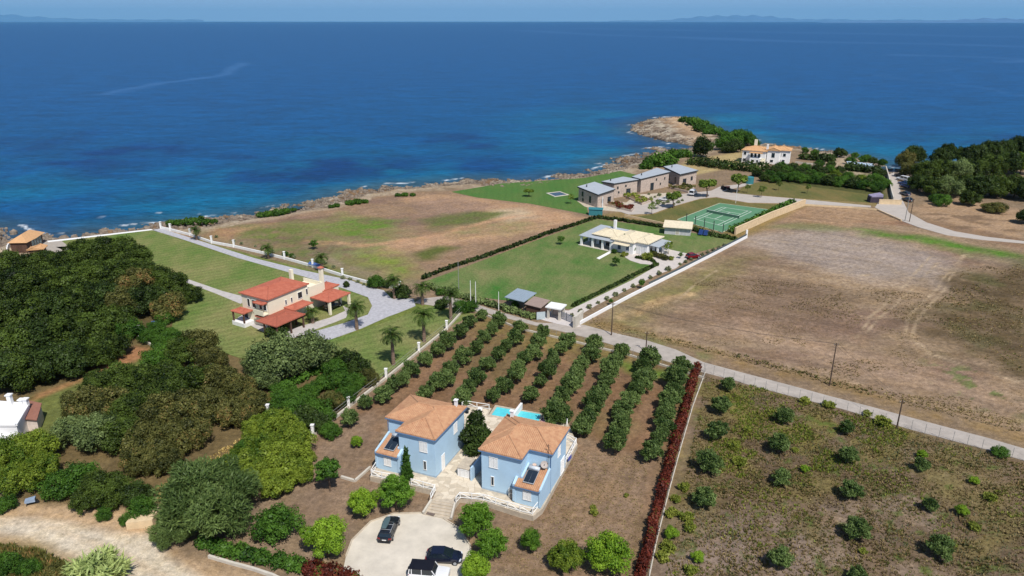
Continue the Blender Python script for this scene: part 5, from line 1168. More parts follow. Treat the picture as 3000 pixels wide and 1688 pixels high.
# ------------------------------------------------------------------ the two blue houses
def blue_house(F, label, side):
    root = thing('blue_house', label, 'house', F(0, 0, TZ))
    E_ = 6.9; base = TZ-0.05
    mb = MB(); mb.prism(wpoly(F, [(0,0),(5.6,0),(5.6,2.6),(8.8,2.6),(8.8,9.1),(0,9.1)]), base, E_); mb.build('wall', m_blue, root)
    mb = MB(); mb.prism(wpoly(F, [(-0.03,-0.03),(5.63,-0.03),(5.63,2.6),(5.6,2.6),(5.6,0.0),(0.0,0.0),(0,9.1),(-0.03,9.1)]), base, TZ+0.25); mb.build('plinth', mat('blue_plinth', K(168,190,208), 0.85), root)
    # annex
    mb = MB(); pa = wpoly(F, [(5.1,-1.1),(8.8,-1.1),(8.8,2.58),(5.62,2.58),(5.62,-0.02),(5.1,-0.02)]); zz = [3.55,3.55,4.35,4.35,3.85,3.85]
    mb.prism(pa, base, zz); an = mb.build('annex', m_blue, root)
    for x0_, x1_ in ((4.95,5.3),(8.62,8.9)):
        mb = MB(); yb = 2.55 if x0_ > 6 else -0.03
        mb.prism(wpoly(F, [(x0_,-1.2),(x1_,-1.2),(x1_,yb),(x0_,yb)]), base+0.3, [3.7,3.7,4.75 if yb > 0 else 4.2,4.75 if yb > 0 else 4.2]); mb.build('parapet', m_blue, root)
    if True:
        mb = MB(); mb.prism(wpoly(F, [(5.64,0),(5.9,0),(5.9,2.55),(5.64,2.55)]), 3.9, [4.2,4.2,4.8,4.8]); mb.build('parapet', m_blue, root)
    mb = MB(); mb.prism(wpoly(F, [(5.3,-1.4),(8.6,-1.4),(8.6,2.5),(5.95,2.5),(5.95,-0.05),(5.3,-0.05)]), [3.5,3.5,4.4,4.4,3.85,3.85], [3.62,3.62,4.5,4.5,3.95,3.95]); ar = mb.build('annex_roof', m_tile, root)
    mb = MB(); zf = lambda x, y: 3.62+(y+1.4)*0.226
    plane_rows(F, mb, [(5.95,-1.4),(8.6,-1.4),(8.6,2.5),(5.95,2.5)], zf, 0, 0.24, 0.05); plane_rows(F, mb, [(5.3,-1.4),(5.95,-1.4),(5.95,-0.05),(5.3,-0.05)], zf, 0, 0.24, 0.05)
    o = mb.build('roof_tiles', m_tile, ar); o['kind'] = 'stuff'
    mb = MB(); mb.prism(wpoly(F, [(5.05,-1.44),(8.8,-1.44),(8.8,-1.3),(5.05,-1.3)]), 3.36, 3.50); mb.build('gutter', m_eave, root)
    # main roof: two hipped bodies meeting in a valley
    hip_roof(F, root, -0.3, 9.15, 2.35, 9.45, E_, 0.33, m_tile)
    hip_roof(F, root, -0.29, 5.9, -0.3, 8.6, E_+0.004, 0.345, m_tile)
    mb = MB(); e = [(-0.3,-0.3),(5.9,-0.3),(5.9,2.35),(9.15,2.35),(9.15,9.45),(-0.3,9.45)]
    for i in range(6):
        p, q = e[i], e[(i+1)%6]; mb.bar(F(*p, E_-0.06), F(*q, E_-0.06), 0.12, 0.16)
    mb.build('gutter', m_eave, root)
    # openings
    window(F, root, 1.75, 0, 4.55, 6.1, 1.25, 'f', 'shut'); window(F, root, 1.6, 0, 1.75, 3.1, 0.45, 'f', 'glass')
    window(F, root, 6.95, -1.1, 1.7, 3.05, 1.15, 'f', 'shut')
    window(F, root, 0, 2.2, TZ, 3.2, 0.95, 'l', 'shut', name='door'); window(F, root, 0, 6.2, 4.5, 6.0, 1.1, 'l', 'shut')
    window(F, root, 8.8, 6.0, 4.5, 6.0, 1.1, 'r', 'shut'); window(F, root, 8.8, 7.6, TZ, 3.1, 1.6, 'r', 'shut', name='door'); window(F, root, 3.5, 9.1, TZ, 3.1, 2.0, 'b', 'glass', name='door'); window(F, root, 6.8, 9.1, 4.5, 6.0, 1.2, 'b', 'shut')
    window(F, root, 7.4, 2.6, 5.0, 6.1, 0.8, 'f', 'shut') if side == 'none' else None
    mb = MB(); mb.tube(F(8.86, 2.5, TZ), F(8.86, 2.5, E_-0.1), 0.06); mb.build('drainpipe', m_eave, root)
    if side == 'A':
        mb = MB(); mb.tube(F(-0.1+4.2, 9.0, E_+0.4), F(4.1, 9.0, E_+1.9), 0.16); mb.tube(F(4.1,9.0,E_+1.9), F(4.1,9.0,E_+2.05), 0.3, 0.2)
    mb = MB(); c_ = (0.9, 8.4); mb.prism(wpoly(F, [(c_[0]-.2,c_[1]-.2),(c_[0]+.2,c_[1]-.2),(c_[0]+.2,c_[1]+.2),(c_[0]-.2,c_[1]+.2)]), E_+0.1, E_+1.5)
    mb.prism(wpoly(F, [(c_[0]-.3,c_[1]-.3),(c_[0]+.3,c_[1]-.3),(c_[0]+.3,c_[1]+.3),(c_[0]-.3,c_[1]+.3)]), E_+1.5, E_+1.62); mb.build('chimney', m_whitew, root)
    return root
blue_house(FA, 'left one of the two pale blue two-storey houses, cypress at its front', 'A')
blue_house(FB, 'right one of the two pale blue two-storey houses, air conditioner at its front', 'B')
# solar water heaters
def solar(F, label, x0, x1, y0, y1):
    zf = lambda y: 3.74+(y+1.4)*0.226
    t = thing('solar_water_heater', label, 'solar heater', F((x0+x1)/2, y0, zf(y0)))
    mb = MB(); mb.prism(wpoly(F, [(x0,y0),(x1,y0),(x1,y1),(x0,y1)]), [zf(y0)+0.1]*2+[zf(y1)+0.25]*2, [zf(y0)+0.18]*2+[zf(y1)+0.33]*2); mb.build('panel_frame', mat('panel_frame', K(176,180,184), 0.4), t)
    m_pan = mat('solar_glass', K(40,50,62), 0.2, 0.08, 1, spec=0.6)
    xm = (x0+x1)/2
    for a, b2 in ((x0+0.05, xm-0.008), (xm+0.008, x1-0.05)):
        mb = MB(); mb.prism(wpoly(F, [(a,y0+0.06),(b2,y0+0.06),(b2,y1-0.06),(a,y1-0.06)]), [zf(y0)+0.17]*2+[zf(y1)+0.32]*2, [zf(y0)+0.2]*2+[zf(y1)+0.35]*2); mb.build('collector', m_pan, t)
    mb = MB(); mb.tube(F(x0, y1+0.25, zf(y1)+0.5), F(x1, y1+0.25, zf(y1)+0.5), 0.27, 0.27, 14); mb.build('tank', mat('tank_metal', K(206,212,218), 0.35, 0.04, spec=0.5), t, smooth=True)
    for x in (x0+0.1, x1-0.1):
        mb = MB(); mb.bar(F(x, y1+0.2, zf(y1)-0.05), F(x, y1+0.2, zf(y1)+0.5), 0.05, 0.05, up=(0,1,0)); mb.bar(F(x, y0+0.1, zf(y0)-0.05), F(x, y0+0.1, zf(y0)+0.12), 0.05, 0.05, up=(0,1,0)); mb.build('stand', m_dark, t)
solar(FA, 'solar water heater on the lower tiled roof of the left blue house', 6.1, 7.7, -0.75, 1.5)
solar(FB, 'solar water heater on the lower tiled roof of the right blue house', 6.2, 7.7, -0.75, 1.3)
# satellite dish and clay pot on the annex roof of the right house
d0 = F0 = FB(8.1, 2.15, 4.55)
t = thing('satellite_dish', 'round grey satellite dish on the lower roof of the right blue house', 'satellite dish', d0)
mb = MB(); n_ = 16; ctr = Vector(d0)+Vector((0,0,0.75)); dn = Vector((0.1,-0.75,0.65)).normalized(); u = dn.cross(Vector((0,0,1))).normalized(); v = u.cross(dn)
vs = [ctr-dn*0.12]+[ctr+(u*cos(2*pi*i/n_)+v*sin(2*pi*i/n_))*0.5 for i in range(n_)]; mb.add(vs, [(0, 1+i, 1+(i+1)%n_) for i in range(n_)])
mb.build('dish', mat('dish_grey', K(176,164,156), 0.5), t, smooth=True)
mb = MB(); mb.tube(d0, Vector(d0)+Vector((0,0,0.75)), 0.04); mb.tube(ctr-dn*0.1, ctr+dn*0.5, 0.02); mb.build('mast', m_dark, t)
mb = MB(); mb.tube(FB(8.55,2.35,4.2), FB(8.55,2.35,8.4), 0.035); an_ = thing('antenna', 'thin antenna pole rising past the eave of the right blue house', 'antenna', FB(8.55,2.35,4.2)); mb.build('pole', m_dark, an_)
mb = MB(); mb.bar(FB(8.2,2.35,8.2), FB(8.9,2.35,8.2), 0.03, 0.03); mb.bar(FB(8.3,2.35,8.0), FB(8.8,2.35,8.0), 0.03, 0.03); mb.build('crossbar', m_dark, an_)
mb = MB(); q = FB(6.7,2.2,4.5); mb.tube(q, Vector(q)+Vector((0,0,0.45)), 0.22, 0.28, 10); setp(mb.build('clay_vent', mat('clay', K(226,196,176), 0.9)), 'squat pinkish roof vent behind the solar heater of the right blue house', 'vent')
# air conditioner
F_ = FB; ac = thing('air_conditioner', 'white double-fan air conditioner in the corner of the right blue house', 'air conditioner', F_(4.55,-0.35,TZ))
mb = MB(); mb.prism(wpoly(F_, [(4.1,-0.5),(5.0,-0.5),(5.0,-0.12),(4.1,-0.12)]), TZ+0.08, TZ+1.45); mb.build('case', mat('ac_white', K(222,220,212), 0.5), ac)
for z in (0.42, 1.08):
    mb = MB(); mb.tube(F_(4.5,-0.5,TZ+z), F_(4.5,-0.53,TZ+z), 0.27, 0.27, 14); mb.build('fan_grille', mat('fan_grey', K(150,150,148), 0.6), ac)
for x in (4.25, 4.85):
    mb = MB(); mb.prism(wpoly(F_, [(x-.05,-0.45),(x+.05,-0.45),(x+.05,-0.15),(x-.05,-0.15)]), TZ, TZ+0.09); mb.build('foot', m_dark, ac)
# small white store with stone top
a = P(1341,1394,TZ); sv_ = Fr(a, ang); wsd = 2.05
t = thing('garden_store', 'low white garden store with a stone top between the two blue houses', 'store', (a[0], a[1], TZ))
mb = MB(); mb.prism(wpoly(sv_, [(0,0),(wsd,0),(wsd,2.6),(0,2.6)]), TZ, TZ+1.35); mb.build('wall', m_whitew, t)
mb = MB(); mb.prism(wpoly(sv_, [(-.08,-.08),(wsd+.08,-.08),(wsd+.08,2.7),(-.08,2.7)]), TZ+1.35, TZ+1.45); mb.build('stone_top', m_terr, t)
window(sv_, t, wsd/2, 0, TZ+0.1, TZ+1.2, 1.2, 'f', 'shut', name='door')
mb = MB(); mb.prism(wpoly(sv_, [(wsd+.09,-0.4),(wsd+0.32,-0.4),(wsd+0.32,3.2),(wsd+.09,3.2)]), TZ, TZ+2.1); setp(mb.build('screen_wall', m_blue), 'blue screen wall standing between the white store and the right blue house', 'wall')
# stone retaining kerb and stones left of the left house
def lowwall(name, label, pts, h, wd, m, cat='wall', f=idf, z0=-0.2, coping=None):
    ln = PL(pts, 0, f); t = thing(name, label, cat, (ln[0][0], ln[0][1], 0)); mb = MB()
    for i in range(len(ln)-1): 
        a = ln[i]; b = ln[i+1]; mb.bar((a[0],a[1],(h+z0)/2), (b[0],b[1],(h+z0)/2), wd, h-z0)
    mb.build('wall', m, t)
    if coping:
        mb = MB()
        for i in range(len(ln)-1): mb.bar((ln[i][0],ln[i][1],h+0.04), (ln[i+1][0],ln[i+1][1],h+0.04), wd+0.12, 0.09)
        mb.build('coping', coping, t)
    return t
lowwall('garden_wall', 'low stone kerb wall left of the left blue house', [(1000,1400),(1040,1412),(1085,1372)], 0.35, 0.3, m_conc)
lowwall('roadside_wall', 'low curved white kerb wall below the roadside hedge', [(612,1634),(680,1654),(740,1670),(800,1690),(860,1720)], 0.4, 0.3, m_conc)
b3 = P(420,1530); t = thing('stone_block', 'pale rough stone block wall at the driveway mouth beside the feathery tree', 'stone block', (b3[0], b3[1], 0))
mb = MB(); fr = Fr(b3, radians(10)); mb.prism(wpoly(fr, [(-1.6,-1.2),(1.6,-1.4),(1.9,1.2),(-1.2,1.5)]), -0.1, [1.0,1.2,1.3,1.1]); mb.build('block', m_tanwall, t)

# ------------------------------------------------------------------ fences with posts
def post_at(px, py, h, s, m, parent, name='post', cap=False):
    x, y = P(px, py); mb = MB(); mb.box(x-s/2, x+s/2, y-s/2, y+s/2, -0.1, h)
    if cap: mb.box(x-s*0.68, x+s*0.68, y-s*0.68, y+s*0.68, h, h+0.1)
    mb.build(name, m, parent)
def wire_fence(label, pts, n, h, base=None, f=idf, r=0.03, wires=3, name='wire_fence', m=None, bw=0.25, bh=0.4):
    ln = PL(pts, 0, f); t = thing(name, label, 'fence', (ln[0][0], ln[0][1], 0)); m = m or mat('galvanised', K(150,150,146), 0.5, 0.06)
    seg = [hypot(ln[i+1][0]-ln[i][0], ln[i+1][1]-ln[i][1]) for i in range(len(ln)-1)]; T = sum(seg)
    def at(s):
        for i, L in enumerate(seg):
            if s <= L+1e-6: u = s/L; return (ln[i][0]*(1-u)+ln[i+1][0]*u, ln[i][1]*(1-u)+ln[i+1][1]*u)
            s -= L
        return ln[-1]
    for k in range(n+1):
        q = at(T*k/n); mb = MB(); mb.tube((q[0],q[1],-0.1), (q[0],q[1],h), r, r, 5); mb.build('post', m, t)
    mb = MB()
    for w_ in range(wires):
        z = h*(0.35+0.62*w_/(max(1, wires-1)))
        for k in range(n):
            a = at(T*k/n); b = at(T*(k+1)/n); mb.tube((a[0],a[1],z), (b[0],b[1],z), 0.008, 0.008, 3, caps=False)
    o = mb.build('wires', m, t); o['kind'] = 'stuff'
    if base:
        mb = MB()
        for i in range(len(ln)-1): mb.bar((ln[i][0],ln[i][1],bh/2-0.05), (ln[i+1][0],ln[i+1][1],bh/2-0.05), bw, bh+0.1)
        mb.build('base_wall', base, t)
    return t
wire_fence('wire fence on thin posts along the grove side of the lane', [(1390,912),(1520,965),(1700,1008),(1850,1045),(2062,1110)], 26, 1.7, m_conc)
wire_fence('wire fence on thin posts along the weedy field side of the lane', [(2062,1090),(2183,1128),(2373,1178),(2583,1238),(2777,1290),(3000,1353),(3200,1412)], 30, 1.8)
wire_fence('wire fence on a white footing along the field side of the red hedge', [(2066,1092),(2030,1190),(1995,1310),(1960,1440),(1925,1580),(1900,1700)], 14, 1.6, m_conc, bw=0.14, bh=0.16)
# low boundary wall with white posts between villa lawn and grove
wl = [(1352,918),(1309,966),(1228,1032),(1132,1110),(1023,1194),(918,1278),(860,1330)]
bwt = lowwall('boundary_wall', 'low concrete boundary wall with tall white posts between villa lawn and olive grove', wl, 0.45, 0.35, m_conc)
for q in wl[1:-1]: post_at(q[0], q[1], 1.95, 0.42, m_white, bwt, 'gate_post' if False else 'white_post', True)
ln = PL(wl, 0); mb = MB()
for i in range(len(ln)-1):
    for z in (1.0, 1.6): mb.tube((*ln[i], z), (*ln[i+1], z), 0.03, 0.03, 4, caps=False)
mb.build('wire', mat('galvanised'), bwt) if False else mb.build('wire', MATS['galvanised'], bwt)
p_ = P(788,1222); mb = MB(); mb.box(p_[0]-.2,p_[0]+.2,p_[1]-.2,p_[1]+.2,-0.1,2.2); mb.box(p_[0]-.28,p_[0]+.28,p_[1]-.28,p_[1]+.28,2.2,2.32)
setp(mb.build('white_post', m_white), 'single white post standing among the garden shrubs above the yellow-green trees', 'post')
bwt = lowwall('garden_wall', 'low concrete wall with one white post beside the shaded path in the wood', [(409,985),(425,1002),(462,1025)], 0.5, 0.3, m_conc)
post_at(409, 985, 2.2, 0.4, m_white, bwt, 'white_post', True)
# seaward driveway wall
wl = [(472,670),(500,676),(558,691),(621,713),(686,725),(760,742),(834,760),(917,783),(1004,811),(1090,834),(1172,850)]
bwt = lowwall('driveway_wall', 'long low white wall with tall white posts along the seaward driveway', wl, 0.7, 0.3, m_white)
for i, q in enumerate(wl):
    if i not in (5, 9): post_at(q[0], q[1], 2.1, 0.45, m_white, bwt, 'white_post', True)
# white wall of the white house drive
bwt = lowwall('driveway_wall', 'long white wall with dark fence on top along the white house driveway', [(1697,952),(1770,912),(1850,869),(2000,794),(2100,743),(2188,697)], 0.75, 0.3, m_whitew)
ln = PL([(1900,843),(2000,794),(2100,743),(2188,697)], 0); mb = MB()
for i in range(len(ln)-1): mb.bar((*ln[i], 1.1), (*ln[i+1], 1.1), 0.04, 0.5)
mb.build('mesh_fence', mat('dark_fence', K(86,96,100), 0.7), bwt)
post_at(2186, 697, 2.4, 0.5, m_white, bwt, 'end_post')
lowwall('boundary_wall', 'tan stone boundary wall from the tennis court towards the lanes', [(2153,688),(2200,667),(2260,640),(2357,602)], 2.1, 0.5, m_tanwall, coping=m_tanwall)
lowwall('boundary_wall', 'pale low wall along the estate road at the head of the big field', [(2357,602),(2420,606),(2500,610),(2570,617),(2640,648)], 0.5, 0.3, m_tanwall)
lowwall('gate_wall', 'tan stone wall beside the open entrance at the coast road', [(2574,598),(2640,600)], 1.6, 0.4, m_tanwall, coping=m_tanwall)
lowwall('orchard_wall', 'pale wall along the right side of the orchard by the coast road', [(2594,498),(2603,530),(2610,570),(2616,592)], 1.7, 0.35, m_conc)
lowwall('sea_wall', 'thin pale wall on the terrace right of the two-block villa', [(2330,478),(2360,482),(2440,488)], 0.8, 0.3, m_conc)
lowwall('court_wall', 'narrow cream wall along the far hedge of the white house lawn', [(1830,634),(1900,648),(1990,668)], 0.6, 0.25, m_tanwall)
# poles
m_pole = mat('pole_wood', K(92,76,66), 0.9, 0.2, 3)
def pole(bx, by, h, label, m=None, r=0.13, arm=True, name='utility_pole', cat='pole', lamp=False, lean=(0, 0)):
    X0, Y0 = P(bx, by); t = thing(name, label, cat, (X0, Y0, 0)); mb = MB(); top = (X0+lean[0], Y0+lean[1], h); mb.tube((X0, Y0, -0.2), top, r, r*0.65, 8); mb.build('shaft', m or m_pole, t)
    if arm:
        mb = MB(); mb.bar((top[0]-0.4,top[1],h-0.35), (top[0]+0.4,top[1],h-0.35), 0.09, 0.09); mb.build('crossarm', m or m_pole, t)
        for s in (-0.33, 0.33):
            mb = MB(); mb.tube((top[0]+s,top[1],h-0.3), (top[0]+s,top[1],h-0.12), 0.05, 0.04, 6); mb.build('insulator', m_conc, t)
    if lamp:
        mb = MB(); mb.bar((top[0],top[1],h), (top[0]-1.2,top[1],h+0.15), 0.07, 0.07); mb.build('lamp_arm', m or m_pole, t)
        mb = MB(); mb.box(top[0]-1.7, top[0]-1.1, top[1]-0.14, top[1]+0.14, h+0.08, h+0.24); mb.build('lamp_head', m_conc, t)
    return t
up1 = pole(2430,1130,8.2,'tall wooden utility pole on the near side of the big brown field')
up2 = pole(2627,1255,5.0,'short wooden utility pole on the field side of the lane')
pole(1791,983,7.2,'wooden utility pole behind the lane right of the entrance gate')
pole(1892,1030,4.2,'short dark pole rising behind the olive rows at the lane')
pole(2651,648,8.6,'taller of the two poles beside the coast road bend', MATS['galvanised'])
pole(2664,650,7.6,'shorter right one of the two poles beside the coast road bend')
pole(1344,848,7.0,'slim grey pole at the corner of the white house lawn', MATS['galvanised'], 0.09, False)
pole(1379,888,5.4,'left one of two white lamp poles by the lane opposite the grove', m_white, 0.09, False, 'lamp_post', 'lamp post')
pole(1394,894,5.6,'right one of two white lamp poles by the lane opposite the grove', m_white, 0.09, False, 'lamp_post', 'lamp post')
pole(1461,912,4.6,'white pole by the lane left of the grey carport', m_white, 0.08, False, 'lamp_post', 'lamp post')
pole(2155,596,6.5,'thin white lamp pole between two pines by the estate road', m_white, 0.08, False, 'lamp_post', 'lamp post')
pole(1764,620,5.0,'white pole beside the teal shed', m_white, 0.22, False, 'lamp_post', 'post')

def wire_between(parent, a, b, sag=0.5):
    a = Vector(a); b = Vector(b); mb = MB(); n_ = 10; pts = [a.lerp(b, i/n_)-Vector((0, 0, sag*4*(i/n_)*(1-i/n_))) for i in range(n_+1)]
    for i in range(n_): mb.tube(pts[i], pts[i+1], 0.018, 0.018, 4, caps=False)
    mb.build('wire', m_trim_, parent)
m_trim_ = mat('wire_black', K(60,58,56), 0.8)
pa_, pb_ = P(2430,1130), P(2627,1255); pc_ = P(1791,983); pd_ = P(3150,1420)
for s in (-0.33, 0.33):
    wire_between(up1, (pa_[0]+s, pa_[1], 8.1), (pb_[0]+s, pb_[1], 4.9), 0.3)
    wire_between(up1, (pc_[0]+s, pc_[1], 7.1), (pa_[0]+s, pa_[1], 8.1), 0.9)
    wire_between(up2, (pb_[0]+s, pb_[1], 4.9), (pd_[0]+s, pd_[1], 6.5), 0.4)
# ------------------------------------------------------------------ red-roofed villa
ctr0 = P(706, 962)
FV = Fr(P(788, 965), radians(57), 1)      # x runs along the long right-hand wall towards the back, y to the left
# long side: from near corner towards upper right; roof corner survey gives the directions
def pw(px, py, z): return P(px, py, z)
vf0 = pw(783, 882, 6.4); vf1 = pw(906, 833, 6.4); vl = pw(706, 857, 6.4)
aL = atan2(vf1[1]-vf0[1], vf1[0]-vf0[0]); LL = hypot(vf1[0]-vf0[0], vf1[1]-vf0[1]); WW = hypot(vl[0]-vf0[0], vl[1]-vf0[1])
FV = Fr(vf0, aL, 1)
villa = thing('red_roofed_villa', 'cream two-storey villa with red tiled roofs on the lawn', 'house', (vf0[0], vf0[1], 0))
i_ = 0.35
def rect(x0, x1, y0, y1): return wpoly(FV, [(x0,y0),(x1,y0),(x1,y1),(x0,y1)])
mb = MB(); mb.prism(rect(i_, LL-i_, i_, WW-i_), -0.1, 6.4); mb.build('wall', m_cream, villa)
hip_roof(FV, villa, 0, LL, 0, WW, 6.4, 0.2, m_redtile, pitch=0.34)
# back wing with flat cream terrace and two chimneys
mb = MB(); mb.prism(rect(LL-i_+0.01, LL+4.6, 0.6, WW-2.2), -0.1, 4.6); mb.prism(rect(LL-i_+0.01, LL+4.6, 0.6, 0.85), 4.6, 5.4); mb.prism(rect(LL+4.35, LL+4.6, 0.86, WW-2.2), 4.6, 5.4); mb.build('wing_wall', m_cream, villa)
mb = MB(); mb.prism(rect(LL+4.61, LL+5.3, 0.9, 1.7), -0.1, 8.4); ch = mb.build('chimney', m_cream, villa)
hip_roof(FV, ch, LL+4.4, LL+5.5, 0.7, 1.9, 8.5, 0.6, m_redtile, pitch=0.4, thick=0.12, name='chimney_cap', rows=False)
mb = MB(); mb.prism(rect(LL+1.0, LL+1.7, WW-2.19, WW-1.5), -0.1, 8.2); ch = mb.build('chimney', m_cream, villa)
# carport roof and link roofs on the right
def flatroof(name, pts, z, m, thick=0.18, rise=None, rows=True):
    mb = MB(); zz = z if isinstance(z, list) else [z]*len(pts); mb.prism(pts, zz, [q+thick for q in zz]); return mb.build(name, m, villa)
cpz = 3.0
hip_roof(FV, villa, LL+0.2, LL+7.0, -5.2, 0.4, cpz, 0.24, m_redtile, pitch=0.34, name='carport_roof')
mb = MB(); mb.prism(rect(LL+5.5, LL+9.2, 0.6, 4.2), -0.1, 3.1); mb.build('wing_wall', m_cream, villa)
hip_roof(FV, villa, LL+4.2, LL+9.5, 0.5, 4.6, 3.1, 0.25, m_redtile, pitch=0.34, name='wing_roof')
for x in (LL+0.6, LL+6.6):
    for y in ((-4.9,) if x < LL+2 else (-4.9, -2.2)):
        mb = MB(); mb.prism(rect(x-.25, x+.25, y-.25, y+.25), -0.1, cpz); mb.build('column', m_cream, villa)
hip_roof(FV, villa, 4.3, LL-2.0, -2.8, 0.4, 3.2, 0.3, m_redtile, pitch=0.34, name='porch_roof')
hip_roof(FV, villa, -3.2, 4.6, -5.6, 0.36, 2.9, 0.22, mat('brown_red_tile', K(172,98,78), 0.9, 0.1, 1.6, 0.4, 8), pitch=0.34, name='verandah_roof')
for x, y in ((-2.8,-5.2),(0.8,-5.2),(4.2,-5.2),(-2.8,-1.6),(4.5,-2.8),(8.0,-2.8)):
    mb = MB(); mb.prism(rect(x-.14, x+.14, y-.14, y+.14), -0.1, 2.95 if y < -3 or x < 0 else 3.2); mb.build('column', m_wood, villa)
# front-left balcony porch with red canopy
hip_roof(FV, villa, -2.2, 0.34, WW-3.4, WW+0.4, 3.0, 0.3, m_redtile, pitch=0.34, name='bay_roof')
for x, y in ((-1.9, WW-3.1), (-1.9, WW+0.1)):
    mb = MB(); mb.prism(rect(x-.14, x+.14, y-.14, y+.14), 0.6, 3.0); mb.build('column', m_wood, villa)
mb = MB(); mb.prism(rect(-2.2, 0.34, WW-3.4, WW+0.4), -0.1, 0.9); mb.build('terrace_base', m_whitew, villa)
hip_roof(FV, villa, -0.9, 0.34, 0.9, 3.3, 2.55, 0.3, m_redtile, pitch=0.34, name='window_canopy', rows=False)
hip_roof(FV, villa, -1.0, 0.34, 0.5, 3.4, 5.6, 0.25, m_redtile, pitch=0.34, name='balcony_canopy', rows=False)
mb = MB(); mb.prism(rect(-1.0, 0.34, 0.5, 3.4), 3.2, 3.4); mb.prism(rect(-1.0, -0.9, 0.5, 3.4), 3.4, 4.3); mb.build('balcony', m_cream, villa)
sh = mat('dark_shutter', K(60,56,54), 0.7)
for y in (1.3, 2.6): window(FV, villa, i_, y, 4.3 if False else 3.9, 5.3, 0.9, 'l', 'glass', fm=m_whitew)
window(FV, villa, i_, 4.6, 3.9, 5.6, 1.2, 'l', 'shut', pm=sh); window(FV, villa, i_, 6.2, 3.9, 5.6, 0.8, 'l', 'shut', pm=sh)
for y in (1.4, 2.1, 2.8): window(FV, villa, i_, y, 1.0, 2.2, 0.5, 'l', 'glass', fm=m_whitew)
window(FV, villa, 9.0, i_, 4.0, 5.4, 1.3, 'f', 'shut', pm=sh); window(FV, villa, 11.0, i_, 4.2, 5.5, 0.6, 'f', 'shut', pm=sh)
window(FV, villa, 5.0, i_, 3.9, 4.9, 0.5, 'f'); window(FV, villa, 6.6, i_, 3.9, 4.9, 0.5, 'f')
window(FV, villa, i_-0.0, WW-1.2, 1.0, 2.6, 1.2, 'l', 'glass'); window(FV, villa, 6.0, WW-i_, 3.9, 5.3, 1.1, 'b', 'shut', pm=sh)
bt = P(925, 783); t = thing('covered_boat', 'small blue covered boat behind the white posts of the seaward driveway', 'boat', (bt[0], bt[1], 0)); fb_ = Fr(bt, radians(-30))
mb = MB(); mb.prism(wpoly(fb_, [(-2.0,-.6),(1.2,-.7),(2.2,0),(1.2,.7),(-2.0,.6)]), 0.35, 0.75); mb.build('hull', m_whitew, t)
mb = MB(); k0 = [fb_(x, y, z) for x, y, z in ((-2.1,-.7,.75),(1.2,-.8,.75),(2.3,0,.8),(1.2,.8,.75),(-2.1,.7,.75),(-2.0,0,1.25),(1.4,0,1.2))]
mb.add(k0, [(0,1,6,5),(1,2,6),(2,3,6),(3,4,5,6),(4,0,5),(0,4,3,2,1)]); mb.build('cover', mat('blue_cover', K(76,104,160), 0.6), t)
q = P(459, 945, 0.6); mb = MB(); fr = Fr(q, 0.3); mb.prism(wpoly(fr, [(-1.1,-.5),(1.1,-.5),(1.1,.5),(-1.1,.5)]), 0.0, [0.6,0.7,0.9,0.8]); setp(mb.build('blue_tarpaulin', MATS['blue_cover']), 'bright blue tarpaulin lying under the trees at the wood edge', 'tarpaulin')

# ------------------------------------------------------------------ white house with cream roof
w0 = P(1792, 737); w1 = P(1702, 718); aw = atan2(w0[1]-w1[1], w0[0]-w1[0])
FWh = Fr(w1, aw, 1)                       # x along the colonnade front, y to the back right
wh = thing('white_house', 'white single-storey house with grey porch roof and cream tiled roof', 'house', (w1[0], w1[1], 0))
LW = hypot(w0[0]-w1[0], w0[1]-w1[1])
def R(x0, x1, y0, y1): return wpoly(FWh, [(x0,y0),(x1,y0),(x1,y1),(x0,y1)])
mb = MB(); mb.prism(R(-0.6, LW+0.4, -0.6, 9.6), -0.1, 0.14); mb.build('porch_floor', m_conc, wh)
mb = MB(); mb.prism(R(-0.5, LW+0.2, -0.5, 11.5), 2.85, [2.95, 2.95, 3.5, 3.5]); mb.build('porch_roof', m_greyroof, wh)
for x in (0.1, LW*0.38, LW*0.70, LW-0.35):
    mb = MB(); mb.prism(R(x-.28, x+.28, -0.2, 0.36), 0.14, 2.85); mb.build('column', m_whitew, wh)
for y in (4.0, 8.0, 11.0):
    mb = MB(); mb.prism(R(-0.2, 0.36, y, y+0.5), 0.14, 2.85); mb.build('column', m_whitew, wh)
mb = MB(); mb.prism(R(3.0, LW, 3.4, 10.8), -0.1, 3.0); mb.prism(R(LW-0.3, LW+6.2, 0.6, 11.2), -0.1, 3.2); mb.prism(R(LW+6.21, LW+9.6, 2.2, 11.0), -0.1, 3.2); mb.build('wall', m_whitew, wh)
hip_roof(FWh, wh, 2.6, LW+1.0, 1.4, 9.4, 3.35, 0.26, m_creamt, pitch=0.5)
hip_roof(FWh, wh, LW-0.8, LW+6.6, 0.2, 11.6, 3.36, 0.24, m_creamt, pitch=0.5)
hip_roof(FWh, wh, LW+4.5, LW+10.1, 1.8, 11.3, 3.34, 0.23, m_creamt, pitch=0.5)
mb = MB(); mb.prism(R(LW+9.4, LW+12.6, 3.2, 10.6), 2.7, [2.95, 2.75, 2.75, 2.95]); mb.build('porch_roof', m_greyroof, wh)
for y in (3.5, 7.0, 10.2):
    mb = MB(); mb.prism(R(LW+11.9, LW+12.35, y-.22, y+.22), 0.14, 2.7); mb.build('column', m_whitew, wh)
mb = MB(); mb.prism(R(LW+9.61, LW+13.0, 2.6, 11.0), -0.1, 0.14); mb.build('porch_floor', m_conc, wh)
mb = MB(); mb.prism(R(4.6, 5.3, 10.0, 10.7), 3.0, 6.0); mb.build('chimney', m_whitew, wh)
dg = mat('grey_blue_pane', K(88,104,124), 0.3)
